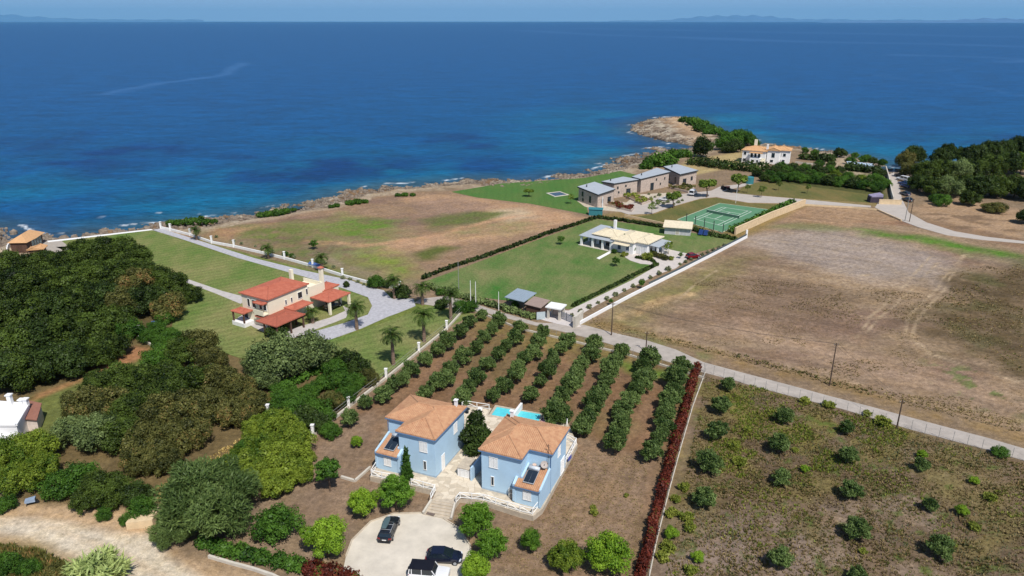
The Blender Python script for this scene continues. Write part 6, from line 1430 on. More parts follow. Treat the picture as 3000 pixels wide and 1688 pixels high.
for x in (4.6, 6.8, 8.8): window(FWh, wh, x, 3.4, 0.2, 2.4, 1.4, 'f', 'glass', name='door')
for x, y in ((LW+2.0, 0.6), (LW+4.6, 0.6)): window(FWh, wh, x, y, 0.9, 2.3, 1.1, 'f', 'glass', pm=dg)
for x in (LW+7.2, LW+8.7): window(FWh, wh, x, 2.2, 0.3, 2.4, 1.1, 'f', 'shut')
for y in (4.6, 7.6): window(FWh, wh, LW+9.6, y, 0.2, 2.4, 1.3, 'r', 'glass', name='door')
# porch canopy over entrance
mb = MB(); mb.prism(R(LW+0.6, LW+5.4, -1.0, 0.59), 2.65, [2.7, 2.7, 2.95, 2.95]); mb.build('entrance_canopy', m_creamt, wh)
# pool house / shed right
s0 = P(1946, 686); s1 = P(2022, 692); sh0 = Fr(s0, atan2(s1[1]-s0[1], s1[0]-s0[0])); Ls = hypot(s1[0]-s0[0], s1[1]-s0[1])
shd = thing('garden_shed', 'long grey shed with a cream mono-pitch roof beside the tennis court', 'shed', (s0[0], s0[1], 0))
s0 = P(1946, 686); s1 = P(2028, 694)
mb = MB(); mb.prism(wpoly(sh0, [(0,0),(Ls,0),(Ls,3.8),(0,3.8)]), -0.1, [2.3,2.3,3.0,3.0]); mb.build('wall', mat('shed_grey', K(196,194,196), 0.8), shd)
mb = MB(); mb.prism(wpoly(sh0, [(-.5,-.7),(Ls+.4,-.7),(Ls+.4,4.2),(-.5,4.2)]), [2.25,2.25,3.15,3.15], [2.42,2.42,3.32,3.32]); mb.build('roof', m_creamt, shd)
window(sh0, shd, Ls*0.5, 0, 0.1, 2.0, 1.2, 'f', 'shut', name='door', pm=m_conc)
# solar panel on lawn
q = P(2060, 690); fr = Fr(q, radians(-25)); t = thing('solar_unit', 'blue solar panel tilted on the lawn beside the court hedge', 'solar panel', (q[0], q[1], 0))
for x in (-1.35, 0.1):
    mb = MB(); mb.prism(wpoly(fr, [(x,-.9),(x+1.25,-.9),(x+1.25,.9),(x,.9)]), [0.4,0.4,1.5,1.5], [0.46,0.46,1.56,1.56]); mb.build('panel', mat('panel_blue', K(40,62,110), 0.25), t)
mb = MB(); mb.tube(fr(-0.6,0.5,0), fr(-0.6,0.5,1.2), 0.05); mb.tube(fr(0.7,0.5,0), fr(0.7,0.5,1.2), 0.05); mb.build('stand', m_dark, t)

# ------------------------------------------------------------------ gate house and carport on the lane
g0 = P(1600, 932); g1 = P(1640, 932)
Fg = Fr(P(1602, 934), radians(-26))
gt = thing('gate_house', 'cream entrance portal with a flat white top at the white house gate', 'gate', Fg(0,0,0))
for x, y in ((0,0),(2.6,0),(0,2.2),(2.6,2.2)):
    mb = MB(); mb.prism(wpoly(Fg, [(x,y),(x+.45,y),(x+.45,y+.45),(x,y+.45)]), -0.1, 2.6); mb.build('pillar', m_conc, gt)
mb = MB(); mb.prism(wpoly(Fg, [(0.05,2.3),(3.0,2.3),(3.0,2.5),(0.05,2.5)]), -0.1, 2.5); mb.build('back_wall', m_stone, gt)
mb = MB(); mb.prism(wpoly(Fg, [(-.3,-.3),(3.35,-.3),(3.35,2.95),(-.3,2.95)]), 2.6, 2.85); mb.build('roof', m_white, gt)
mb = MB(); a = P(1572, 938); b_ = P(1597, 936); mb.bar((*a, 0.95), (*b_, 0.95), 0.08, 1.7); setp(mb.build('side_gate', mat('gate_grey', K(190,202,206), 0.5)), 'pale grey metal gate panel left of the entrance portal', 'gate')
sg = thing('sliding_gate', 'long grey slatted sliding gate right of the entrance portal', 'gate', P(1640, 940)+(0,))
a = P(1643, 934); b_ = P(1676, 948); n_ = 7
for k in range(n_):
    z = 0.25+k*0.24; mb = MB(); mb.bar((*a, z), (*b_, z), 0.05, 0.16); mb.build('slat', mat('gate_slat', K(150,156,166), 0.5), sg)
mb = MB()
for q in (a, ((a[0]+b_[0])/2, (a[1]+b_[1])/2), b_): mb.box(q[0]-.05, q[0]+.05, q[1]-.07, q[1]+.03, 0, 2.0)
mb.build('gate_frame', m_dark, sg)
c0 = Fr(P(1678, 962), radians(62)); mb = MB(); mb.prism(wpoly(c0, [(0,0),(4.2,0),(4.2,-.55),(0,-.55)]), -0.1, 2.6); setp(mb.build('gate_wall', m_conc), 'tall cream wall block at the corner of gate and lane', 'wall')
# carport with grey roof + brown roofed store
k0 = P(1486, 898); k1 = P(1536, 911); Fc = Fr(k0, atan2(k1[1]-k0[1], k1[0]-k0[0])); Lc = hypot(k1[0]-k0[0], k1[1]-k0[1])
cpt = thing('carport', 'carport with a blue-grey metal roof behind the hedge at the lane', 'carport', (*k0, 0))
mb = MB(); mb.prism(wpoly(Fc, [(-.4,-.5),(Lc+.2,-.5),(Lc+.2,4.6),(-.4,4.6)]), [2.2,2.2,2.75,2.75], [2.34,2.34,2.89,2.89]); mb.build('roof', mat('blue_grey_roof', K(150,164,176), 0.45, 0.05, 0.8), cpt)
for k in range(9):
    x = -0.3+k*(Lc+0.4)/8; mb = MB(); mb.bar(Fc(x,-.5,2.37), Fc(x,4.6,2.92), 0.05, 0.06); mb.build('roof_seam', MATS['blue_grey_roof'], cpt)
for x, y, z in ((0,-.1,2.2),(Lc-.1,-.1,2.2),(0,4.2,2.7),(Lc-.1,4.2,2.7)):
    mb = MB(); mb.prism(wpoly(Fc, [(x-.08,y-.08),(x+.08,y-.08),(x+.08,y+.08),(x-.08,y+.08)]), 0, z); mb.build('post', m_dark, cpt)
st_ = thing('brown_roofed_store', 'low store with a brown sloping roof between carport and portal', 'store', Fc(Lc+.3,0,0))
mb = MB(); mb.prism(wpoly(Fc, [(Lc+.5,0),(Lc+4.2,0),(Lc+4.2,3.2),(Lc+.5,3.2)]), -0.1, 1.7); mb.build('wall', m_wood, st_)
mb = MB(); mb.prism(wpoly(Fc, [(Lc+.25,-.3),(Lc+4.5,-.3),(Lc+4.5,3.5),(Lc+.25,3.5)]), [1.7,1.7,2.3,2.3], [1.82,1.82,2.42,2.42]); mb.build('roof', mat('brown_roof', K(158,138,128), 0.9, 0.1, 2), st_)

# ------------------------------------------------------------------ stone houses with grey mono-pitch roofs
def stone_house(label, px4, zr, base_right=True, wins=()):
    q = [P(x, y, z) for (x, y), z in zip(px4, zr)]      # left, front, right, back
    c = (sum(p[0] for p in q)/4, sum(p[1] for p in q)/4); t = thing('stone_house', label, 'house', (c[0], c[1], 0))
    def ins_(k): return [(c[0]+(p[0]-c[0])*k, c[1]+(p[1]-c[1])*k) for p in q]
    w_ = ins_(0.92); mb = MB(); mb.prism(w_, -0.1, [z-0.05 for z in zr]); mb.build('wall', m_stone, t)
    mb = MB(); mb.prism(q, list(zr), [z+0.35 for z in zr]); mb.build('fascia', m_dark, t)
    r = [(c[0]+(p[0]-c[0])*0.985, c[1]+(p[1]-c[1])*0.985) for p in q]; mb = MB(); mb.prism(r, [z+0.36 for z in zr], [z+0.46 for z in zr]); mb.build('roof', m_greyroof, t)
    for (side, u, z0, z1, wd, st2) in wins:
        a, b = (w_[0], w_[1]) if side == 0 else (w_[1], w_[2]); L = hypot(b[0]-a[0], b[1]-a[1]); F2_ = Fr(a, atan2(b[1]-a[1], b[0]-a[0]))
        window(F2_, t, u*L, 0, z0, z1, wd, 'f', 'glass', fm=m_dark, name='door' if st2 else 'window')
    # roof flue
    mb = MB(); p = (q[0][0]*0.75+q[2][0]*0.25, q[0][1]*0.75+q[2][1]*0.25); mb.tube((*p, zr[0]), (*p, zr[0]+1.3), 0.2, 0.2, 8); mb.build('flue', m_dark, t)
    return t
zr = (5.4, 4.4, 5.0, 5.8)
stone_house('nearest stone house with a sloping grey roof and a white paved yard', [(1691,550),(1752,574),(1803,557),(1742,536)], (4.9,4.4,4.8,5.3), wins=[(0,.22,2.4,4.0,1.0,0),(0,.62,1.0,3.2,1.1,1),(0,.25,.6,1.6,.8,0),(1,.3,1.4,2.6,.9,0),(1,.72,.1,2.8,1.9,1)])
stone_house('second stone house from the left, with a dark end wall', [(1761,535),(1799,541),(1872,529),(1826,521)], (5.0,5.0,5.4,5.4), wins=[(1,.15,3.2,4.0,.6,0),(1,.2,1.6,2.2,.6,0),(1,.5,3.6,4.3,.6,0),(1,.62,.1,2.8,1.9,1)])
stone_house('third stone house from the left, with the longest roof', [(1850,521),(1876,528),(1965,506),(1925,495)], (4.9,4.9,5.4,5.4), wins=[(1,.4,.1,2.8,1.9,1),(1,.55,3.4,4.2,.6,0),(1,.7,1.4,2.2,.6,0),(1,.85,3.2,4.0,.6,0)])
stone_house('farthest stone house, beside the dark villa hedge', [(1943,491),(1992,514),(2046,502),(1983,484)], (4.9,4.6,5.0,5.4), wins=[(0,.35,1.0,3.0,1.0,1),(0,.75,1.0,3.0,1.0,1),(1,.3,.1,2.8,1.9,1),(1,.72,1.8,3.2,1.1,0)])
m_bed = mat('garden_bed_soil', K(120,100,76), 0.95, 0.2, 1)
for k, (lab, pts) in enumerate([('front stone garden wall with the widest planting bed below the nearest stone house', [(1775,604),(1850,622),(1858,612),(1790,596)]), ('stone planting bed with yellow flowers in the stone house courtyard', [(1825,575),(1880,602),(1912,590),(1850,570)]),
        ('stone planting bed below the farthest stone house', [(1960,552),(2015,566),(2036,552),(1985,543)])]):
    q = PL(pts, 0); c = (sum(p[0] for p in q)/4, sum(p[1] for p in q)/4); t = thing('planting_bed', lab, 'planting bed', (*c, 0))
    mb = MB(); mb.prism(q, -0.1, 0.7); mb.build('stone_edge', m_stone, t)
    mb = MB(); mb.prism([(c[0]+(p[0]-c[0])*0.93, c[1]+(p[1]-c[1])*0.93) for p in q], 0.2, 0.72); mb.build('soil', m_bed, t)
    lum = []; rg = random.Random(k)
    for _ in range(26): u, v = rg.random(), rg.random(); p = [(q[0][i]*(1-u)+q[1][i]*u)*(1-v)+(q[3][i]*(1-u)+q[2][i]*u)*v for i in (0,1)]; lum.append((p[0]-c[0], p[1]-c[1], 0.95, .6, .6, .35))
    link_mesh('plants', leaf_mesh('plants', lum, 900, 0.4, k, LM[('red','weed','brown')[k]]), t)
row('silver', [(1632+(i*37 % 90), 488+(i*23 % 26), 4+(i % 3)) for i in range(16)], 'courtyard_shrub', 'small shrub', 'in the pale courtyard of the stone houses', 'shrub', 'courtyard shrubs')
q = P(1745,630); fr = Fr(q, radians(-10)); t = thing('teal_shed', 'small teal shed at the fence corner below the nearest stone house', 'shed', (*q, 0))
mb = MB(); mb.prism(wpoly(fr, [(-2.2,-1),(2.2,-1),(2.2,1),(-2.2,1)]), -0.1, [2.0,2.0,2.2,2.2]); mb.build('wall', mat('teal_sheet', K(60,128,136), 0.6), t)
mb = MB(); mb.prism(wpoly(fr, [(-2.4,-1.2),(2.4,-1.2),(2.4,1.2),(-2.4,1.2)]), [2.02,2.02,2.22,2.22], [2.1,2.1,2.3,2.3]); mb.build('roof', MATS['teal_sheet'], t)
q = P(2195,538); fr = Fr(q, 0.2); t = thing('teal_tank', 'teal water tank by the end of the estate branch road', 'tank', (*q, 0))
mb = MB(); mb.tube((*q, 0), (*q, 2.6), 1.6, 1.6, 14); mb.build('tank', MATS['teal_sheet'], t); mb = MB(); mb.tube((*q, 2.6), (*q, 2.9), 1.6, 0.4, 14); mb.build('lid', MATS['teal_sheet'], t)
# lap pool beside stone house
q = PL([(1600,567),(1640,562),(1668,572),(1625,578)], 0); t = thing('lap_pool', 'dark rectangular pool with pale edge left of the nearest stone house', 'pool', (*q[0], 0)); c = (sum(p[0] for p in q)/4, sum(p[1] for p in q)/4)
mb = MB(); iq = [(c[0]+(p[0]-c[0])*0.8, c[1]+(p[1]-c[1])*0.8) for p in q]
for i in range(4): mb.prism([q[i], q[(i+1)%4], iq[(i+1)%4], iq[i]], -0.1, 0.2)
mb.build('coping', m_conc, t); mb = MB(); mb.prism(iq, 0, 0.12); mb.build('water', mat('dark_pool_water', K(54,72,84), 0.1, 0.05), t)

# ------------------------------------------------------------------ two-block villa by the headland
ft = thing('two_block_villa', 'white and cream two-block villa with tan tiled roofs near the headland', 'house', (*P(2240,486), 0))
FA2 = Fr(P(2172,476), radians(-30)); FB2 = Fr(P(2244,480), radians(-24))
mb = MB(); mb.prism(wpoly(FA2, [(0,0),(10.0,0),(10.0,8.5),(0,8.5)]), -0.3, 5.6); mb.prism(wpoly(FA2, [(3.8,-1.8),(8.6,-1.8),(8.6,-.01),(3.8,-.01)]), -0.3, 2.6); mb.build('wall', m_whitew, ft)
hip_roof(FA2, ft, -.5, 10.6, -.5, 9.0, 5.6, 0.32, m_tantile, pitch=0.6)
hip_roof(FA2, ft, 3.4, 9.0, -2.1, -.52, 4.9, 0.25, m_tantile, pitch=0.6, name='balcony_roof', rows=False)
mb = MB(); mb.prism(wpoly(FB2, [(0,0),(5.2,0),(5.2,1.8),(9.4,1.8),(9.4,9.0),(0,9.0)]), -0.3, 6.0); mb.build('wall', m_whitew, ft)
hip_roof(FB2, ft, -.5, 5.7, -.5, 7.0, 6.0, 0.36, m_tantile, pitch=0.6, gable='fb')
mb = MB(); mb.add([FB2(0,.01,6.0), FB2(5.2,.01,6.0), FB2(2.6,.01,7.0)], [(0,1,2)]); mb.build('gable', m_whitew, ft)
hip_roof(FB2, ft, 2.0, 9.9, 1.3, 9.5, 5.99, 0.33, m_tantile, pitch=0.6)
mb = MB(); mb.prism(wpoly(FA2, [(3.4,6.6),(4.6,6.6),(4.6,7.6),(3.4,7.6)]), 5.6, 9.6); mb.build('chimney', m_cream, ft)
mb = MB(); mb.prism(wpoly(FA2, [(9.8,2.0),(10.6,2.0),(10.6,2.8),(9.8,2.8)]), 5.6, 8.6); mb.build('chimney', m_whitew, ft)
mb = MB()
for k in range(9): mb.prism(wpoly(FA2, [(8.7,-6.2+k*0.62),(10.4,-6.2+k*0.62),(10.4,-5.6+k*0.62),(8.7,-5.6+k*0.62)]), -0.1, 0.35+k*0.3)
mb.build('outside_stairs', m_cream, ft)
for x in (1.2,): window(FA2, ft, x, 0, 3.6, 5.0, 1.2, 'f'); window(FA2, ft, x, 0, 0.8, 2.0, 1.3, 'f')
for x in (4.2, 5.8, 7.4): window(FA2, ft, x, 0, 2.8, 4.8, 1.1, 'f', name='door')
for x in (5.0, 7.2): window(FA2, ft, x, -1.8, 0.8, 2.0, 0.9, 'f')
window(FB2, ft, 2.6, 0, 2.9, 5.0, 1.5, 'f', name='door'); window(FB2, ft, 2.2, 0, .8, 2.0, 1.4, 'f'); window(FB2, ft, 7.2, 1.8, 3.4, 4.8, 1.3, 'f'); window(FB2, ft, 7.0, 1.8, .8, 2.0, 1.3, 'f')
window(FB2, ft, 9.4, 4.5, 3.4, 4.9, 1.1, 'r'); window(FB2, ft, 9.4, 4.5, .8, 2.2, 1.1, 'r'); window(FB2, ft, 5.7+0.2, 1.8, 3.4, 4.8, .3, 'f'); window(FB2, ft, 5.9, 1.8, .8, 2.0, .3, 'f')
# roof-level solar array among the trees
for k in range(5):
    q = P(2492+k*15, 478+k*1.6, 2.6); fr = Fr(q, radians(-10))
    if k == 0: sa = thing('solar_array', 'pale row of solar panels among dark trees near the coast road', 'solar panels', (*q, 0))
    mb = MB(); mb.prism(wpoly(fr, [(-1.25,-2.2),(1.2,-2.2),(1.2,2.2),(-1.25,2.2)]), [2.1,2.1,2.9,2.9], [2.18,2.18,2.98,2.98]); mb.build('panel', mat('pale_panel', K(176,192,206), 0.3, 0.04), sa)
    mb = MB(); mb.tube((q[0],q[1],0), (q[0],q[1],2.5), 0.08); mb.build('stand', m_dark, sa)
# rubbish bins and gate stuff at coast road
q = P(2566,592); t = thing('stacked_goods', 'dark heap of stored goods under a lilac cover at the coast road gate', 'heap', (*q, 0)); fr = Fr(q, 0)
mb = MB(); mb.prism(wpoly(fr, [(-2.6,-1.2),(1.8,-1.2),(1.8,1.4),(-2.6,1.4)]), -.1, 2.0); mb.build('base', mat('dark_goods', K(70,62,74), 0.9), t)
mb = MB(); mb.prism(wpoly(fr, [(-2.4,-1.3),(1.6,-1.3),(1.6,1.5),(-2.4,1.5)]), 2.0, [2.3,2.9,3.1,2.4]); mb.build('cover', mat('lilac_cover', K(150,142,168), 0.8), t)

# ------------------------------------------------------------------ beach hut, left
hb0 = P(36,742); hb1 = P(83,741); Fh = Fr(hb0, atan2(hb1[1]-hb0[1], hb1[0]-hb0[0])); Lh = hypot(hb1[0]-hb0[0], hb1[1]-hb0[1])
bh = thing('beach_hut', 'dark timber beach house with a tan roof at the left shore', 'house', (*hb0, 0))
far_ = P(128, 712); dloc = (far_[0]-hb0[0], far_[1]-hb0[1]); yb = -dloc[0]*sin(Fh.a)+dloc[1]*cos(Fh.a); xb = dloc[0]*cos(Fh.a)+dloc[1]*sin(Fh.a)
mb = MB(); mb.prism(wpoly(Fh, [(0,0),(Lh,0),(xb,yb),(xb-Lh,yb)]), -0.3, 3.0); mb.build('wall', m_wood, bh)
mb = MB(); dx = xb-Lh
P0 = [(-.5,-.5),(Lh+.5,-.5),(Lh+dx*.45+.9,yb*.45),(Lh+dx+.7,yb+.6),(dx-.8,yb+.6),(-.9+dx*.45,yb*.5)]
top = [(Lh/2+dx*.3,yb*.3),(Lh/2+dx*.8,yb*.8)]
V = [Fh(*p, 3.0) for p in P0]+[Fh(*p, 4.6) for p in top]
mb.add(V, [(0,1,6),(1,2,6),(2,3,7,6),(3,4,7),(4,5,6,7),(5,0,6),(5,4,3,2,1,0)]); mb.build('roof', m_tantile, bh)
sd0 = Fh(Lh, 0); sd1 = Fh(xb, yb); F3_ = Fr(sd0, atan2(sd1[1]-sd0[1], sd1[0]-sd0[0])); L3 = hypot(sd1[0]-sd0[0], sd1[1]-sd0[1])
for k in range(4): window(F3_, bh, L3*(0.36+0.16*k), 0, 0.3, 2.7, L3*0.12, 'f', 'glass', fm=m_conc, pm=mat('green_glass', K(120,146,142), 0.2), name='window')
window(Fh, bh, Lh*.5, 0, 0.5, 2.4, 1.4, 'f', 'shut', pm=m_wood, fm=m_wood)
q = P(88,752); fr = Fr(q, radians(15)); t = thing('small_hut', 'tiny timber hut with a tan ridged roof in front of the beach house', 'hut', (*q, 0))
mb = MB(); mb.prism(wpoly(fr, [(0,0),(3.4,0),(3.4,2.6),(0,2.6)]), -.1, 1.8); mb.build('wall', m_wood, t)
hip_roof(fr, t, -.4, 3.8, -.4, 3.0, 1.8, 0.35, m_tantile, pitch=0.6, gable='fb', rows=False)
lowwall('garden_wall', 'curved white wall left of the beach house', [(22,738),(24,728),(28,722)], 1.0, 0.3, m_white)
# ------------------------------------------------------------------ white flat-roofed house, lower left
wb = thing('flat_roofed_house', 'white flat-roofed house at the left edge with three chimneys', 'house', (*P(40,1250), 0))
r1_, r2_, r3_, r4_ = P(85,1186,3.2), P(48,1248,3.2), P(-130,1248,3.2), P(-110,1172,3.2)
ab = atan2(r2_[1]-r1_[1], r2_[0]-r1_[0])
mb = MB(); mb.prism([r1_, r2_, r3_, r4_], -0.1, 3.2); mb.build('wall', m_whitew, wb)
mb = MB(); qs = [r1_, r2_, r3_, r4_]
for i in range(4): mb.bar((*qs[i], 3.32), (*qs[(i+1)%4], 3.32), 0.3, 0.3)
mb.build('parapet', m_whitew, wb)
for (x, y, h) in ((33,1186,4.9),(66,1188,4.2),(79,1190,4.4)):
    q = P(x, y, 3.2); mb = MB(); mb.box(q[0]-.3,q[0]+.3,q[1]-.3,q[1]+.3,3.2,h); mb.box(q[0]-.42,q[0]+.42,q[1]-.42,q[1]+.42,h,h+.16); mb.build('chimney', m_whitew, wb)
q1, q2, q3, q4 = P(78,1262,0), P(116,1266,0), P(130,1228,0), P(92,1220,0)
mb = MB(); mb.prism([q1,q2,q3,q4], -.1, [2.2,2.2,2.6,2.6]); mb.build('annex', mat('pinkish_wall', K(232,216,204), 0.85), wb)
e1 = lambda p, k=0.35: p
mb = MB(); cc = (sum(p[0] for p in (q1,q2,q3,q4))/4, sum(p[1] for p in (q1,q2,q3,q4))/4)
mb.prism([(cc[0]+(p[0]-cc[0])*1.15, cc[1]+(p[1]-cc[1])*1.15) for p in (q1,q2,q3,q4)], [2.2,2.2,2.65,2.65], [2.34,2.34,2.79,2.79]); mb.build('annex_roof', mat('brown_tile', K(150,104,88), 0.9, 0.1, 2), wb)
q = P(-30,1275); mb = MB(); mb.prism([P(-80,1300,1.6),P(46,1278,1.6),P(48,1252,1.6),P(-80,1256,1.6)], -.1, 1.6); mb.build('lower_terrace', m_whitew, wb)

# ------------------------------------------------------------------ vehicles
m_tyre = mat('tyre_rubber', K(38,38,40), 0.9, 0.05); m_rim = mat('rim_metal', K(168,170,174), 0.35, 0.05, spec=0.6)
m_carglass = mat('car_glass', K(30,40,48), 0.08, 0.05, spec=0.8); m_lamp = mat('headlight_glass', K(222,226,230), 0.1, 0.03, spec=0.8); m_tail = mat('tail_light_red', K(150,28,26), 0.2, 0.05, spec=0.6)
def carpaint(name, c): return mat(name, c, 0.18, 0.03, 1.0, spec=0.7)
m_trim = mat('black_trim', K(40,40,42), 0.6, 0.05)
def loft(mb, secs, cap=True):
    n = len(secs[0]); k = len(mb.v)
    for s in secs: mb.v += [tuple(p) for p in s]
    for i in range(len(secs)-1):
        for j in range(n-1): a = k+i*n+j; mb.f.append((a, a+1, a+n+1, a+n))
        mb.f.append((k+i*n+n-1, k+i*n, k+(i+1)*n, k+(i+1)*n+n-1))
    if cap: mb.f.append(tuple(range(k+n-1, k-1, -1))); mb.f.append(tuple(k+(len(secs)-1)*n+j for j in range(n)))
def car(name, label, cat, loc, rotz, paint, L=4.5, W=1.8, H=1.45, style='estate', group=None, roofm=None, rails=False, hood=0.30, sparewheel=False):
    t = thing(name, label, cat, (0,0,0), 0, group); h2 = W/2
    suv = style == 'suv'; zb = 0.3 if not suv else 0.45; belt = 0.92 if not suv else 1.12
    # lower body: stations (x, half width, hood/belt height, bottom)
    if suv: S = [(-.5,.93,.98,1),( -.48,.97,1.0,1),(-.3,1,1.0,1),(.16,1,1.0,1),(.2,1,.98,1),(.42,.97,.93,1),(.49,.92,.86,1),(.5,.86,.72,1)]
    elif style == 'hatch': S = [(-.5,.82,.72,1),(-.48,.92,.95,1),(-.36,.99,1.0,1),(.12,1,1.0,1),(.22,1,.97,1),(.38,.96,.86,1),(.46,.86,.74,1),(.5,.66,.58,1)]
    else: S = [(-.5,.86,.8,1),(-.485,.94,.98,1),(-.36,.99,1.02,1),(.1,1,1.0,1),(.22,1,.97,1),(.4,.96,.86,1),(.475,.88,.74,1),(.5,.72,.58,1)]
    mb = MB(); secs = []
    for x, w_, hb, _ in S:
        X_ = x*L; w2 = h2*w_; zt = belt*hb
        secs.append([(X_,-w2*.9,zb),(X_,-w2,zb+.16),(X_,-w2,zt*.78),(X_,-w2*.95,zt),(X_,-w2*.5,zt+.03),(X_,0,zt+.045),(X_,w2*.5,zt+.03),(X_,w2*.95,zt),(X_,w2,zt*.78),(X_,w2,zb+.16),(X_,w2*.9,zb)])
    loft(mb, secs); body = mb.build('body', paint, t, smooth=False)
    # cabin glass
    if suv: Cg = [(-.485,belt*.98),(-.46,H-.08),(.1,H-.05),(.19,belt)]
    elif style == 'hatch': Cg = [(-.46,belt*.96),(-.33,H-.1),(-.02,H-.04),(.25,belt*.97)]
    else: Cg = [(-.475,belt),(-.42,H-.08),(-.02,H-.05),(.2,belt*.98)]
    (xa, za), (xb_, zb2), (xc, zc), (xd, zd) = Cg; mb = MB(); wr = h2*(.74 if not suv else .86); wb_ = h2*.93
    secs = [[(xa*L,-wb_,za),(xa*L+.02,-wb_,za+.01),(xa*L+.02,wb_,za+.01),(xa*L,wb_,za)],
            [(xb_*L,-wb_,belt),(xb_*L,-wr,zb2),(xb_*L,wr,zb2),(xb_*L,wb_,belt)],
            [(xc*L,-wb_,belt),(xc*L,-wr,zc),(xc*L,wr,zc),(xc*L,wb_,belt)],
            [(xd*L,-wb_*.97,zd),(xd*L-.02,-wb_*.95,zd+.01),(xd*L-.02,wb_*.95,zd+.01),(xd*L,wb_*.97,zd)]]
    loft(mb, secs); mb.build('windows', m_carglass, t)
    # roof panel and pillars
    mb = MB(); e = .03; mb.prism([(xb_*L-.06,-wr-e),(xc*L+.08,-wr-e),(xc*L+.12,0),(xc*L+.08,wr+e),(xb_*L-.06,wr+e)], [zb2-.01,zc-.01,zc-.0,zc-.01,zb2-.01], [zb2+.045,zc+.045,zc+.06,zc+.045,zb2+.045]); mb.build('roof', roofm or paint, t)
    mb = MB()
    for sg in (-1, 1):
        mb.bar((xa*L,sg*wb_,za), (xb_*L,sg*wr,zb2), .09, .09); mb.bar((xc*L,sg*wr,zc), (xd*L,sg*wb_*.97,zd), .08, .08)
        mb.bar(((xb_*.45+xc*.55)*L,sg*wb_*.995,belt), ((xb_*.45+xc*.55)*L,sg*(wr+.01),zc), .06, .07, up=(1,0,0))
        mb.bar(((xb_*.9+xc*.1)*L,sg*wb_*.995,belt), ((xb_*.9+xc*.1)*L,sg*(wr+.01),zb2), .08, .09, up=(1,0,0))
    mb.build('pillars', paint, t)
    R_ = .32 if not suv else .4
    for sx in (-.31, .32):
        for sg in (-1, 1):
            mb = MB(); y = sg*(h2-.10); mb.tube((sx*L,y-.11,R_), (sx*L,y+.115,R_), R_, R_, 18); wo = mb.build('wheel', m_tyre, t)
            mb = MB(); yo = y+sg*.118; mb.tube((sx*L,yo-.015*sg,R_), (sx*L,yo+.01*sg,R_), R_*.62, R_*.62, 14); mb.build('rim', m_rim, wo)
    for sg in (-1, 1):
        mb = MB(); mb.prism([(.455*L,sg*h2*.55),(.492*L,sg*h2*.55),(.468*L,sg*h2*.9),(.43*L,sg*h2*.93)], belt*.62, belt*.8); mb.build('headlight', m_lamp, t)
        mb = MB(); mb.prism([(-.5*L-.015,sg*h2*.6),(-.47*L,sg*h2*.6),(-.465*L,sg*h2*.97),(-.49*L-.01,sg*h2*.93)], belt*.72, belt*.95); mb.build('tail_light', m_tail, t)
        mb = MB(); mb.box(xd*L-.35, xd*L-.2, sg*(h2+.02)-.09, sg*(h2+.02)+.09, belt-.02, belt+.13); mb.build('mirror', paint, t)
        mb = MB(); mb.box(-.2*L, .1*L, sg*h2-.012, sg*h2+.012, belt*.83, belt*.86); mb.build('door_trim', m_trim, t)
    mb = MB(); mb.box(-.5*L-.025, -.5*L+.01, -.26, .26, .55 if not suv else .62, .66 if not suv else .73); mb.build('number_plate', m_white, t)
    mb = MB(); mb.box(-.5*L-.03, -.47*L, -h2*.85, h2*.85, zb, zb+.2); mb.build('rear_bumper', m_trim, t)
    mb = MB(); mb.box(.47*L, .5*L+.0, -h2*.62, h2*.62, zb+.05, zb+.22); mb.build('grille', m_trim, t)
    if rails:
        for sg in (-1, 1):
            mb = MB(); mb.bar((xb_*L,sg*wr,zb2+.09), (xc*L,sg*wr,zc+.09), .04, .04); mb.build('roof_rail', m_rim, t)
        for x in (xb_*L+.5, xc*L-.35):
            mb = MB(); mb.bar((x,-wr,zc+.12), (x,wr,zc+.12), .05, .03); mb.build('crossbar', m_rim, t)
    if sparewheel:
        mb = MB(); mb.tube((-.5*L-.18,0,belt*.85), (-.5*L,0,belt*.85), .36, .36, 16); mb.build('spare_wheel', m_tyre, t)
    t.location = loc; t.rotation_euler = (0, 0, rotz); return t
c1 = P(1142, 1548, .4); ra = radians(87)+pi-pi
a0 = P(1128, 1570); a1 = P(1152, 1515); ra = atan2(a1[1]-a0[1], a1[0]-a0[0])
est = car('estate_car', 'black estate car with a roof box parked nearest the steps', 'car', (*P(1141,1550,.5), .05), ra, carpaint('black_paint', K(34,38,46)), 4.6, 1.8, 1.45, 'estate', rails=True)
# roof box
rb = thing('roof_box', 'long dark grey roof box on the black estate car', 'roof box', (0,0,0)); mb = MB(); secs = []
for x, w_, h_ in ((-1.1,.2,.08),(-1.0,.32,.22),(-.3,.38,.32),(.6,.36,.3),(1.0,.26,.16),(1.12,.14,.06)):
    secs.append([(x,-w_,0),(x,-w_,h_*.6),(x,-w_*.7,h_),(x,w_*.7,h_),(x,w_,h_*.6),(x,w_,0)])
loft(mb, secs); mb.build('shell', mat('grey_green_plastic', K(84,104,108), 0.4), rb); mb = MB(); mb.box(-1.0,1.0,-.33,.33,-.05,0.0); mb.build('base', m_trim, rb)
ca, sa_ = cos(ra), sin(ra); off = (-.35, .26); e0 = est.location
rb.location = (e0[0]+off[0]*ca-off[1]*sa_, e0[1]+off[0]*sa_+off[1]*ca, .05+1.63); rb.rotation_euler = (0, 0, ra)
a0 = P(1262,1625); a1 = P(1345,1618); rh = radians(-4)
car('hatchback', 'dark blue-black rounded hatchback in the middle of the three parked cars', 'car', (*P(1302,1632,.5), .05), rh, carpaint('navy_paint', K(26,32,52)), 4.3, 1.8, 1.5, 'hatch')
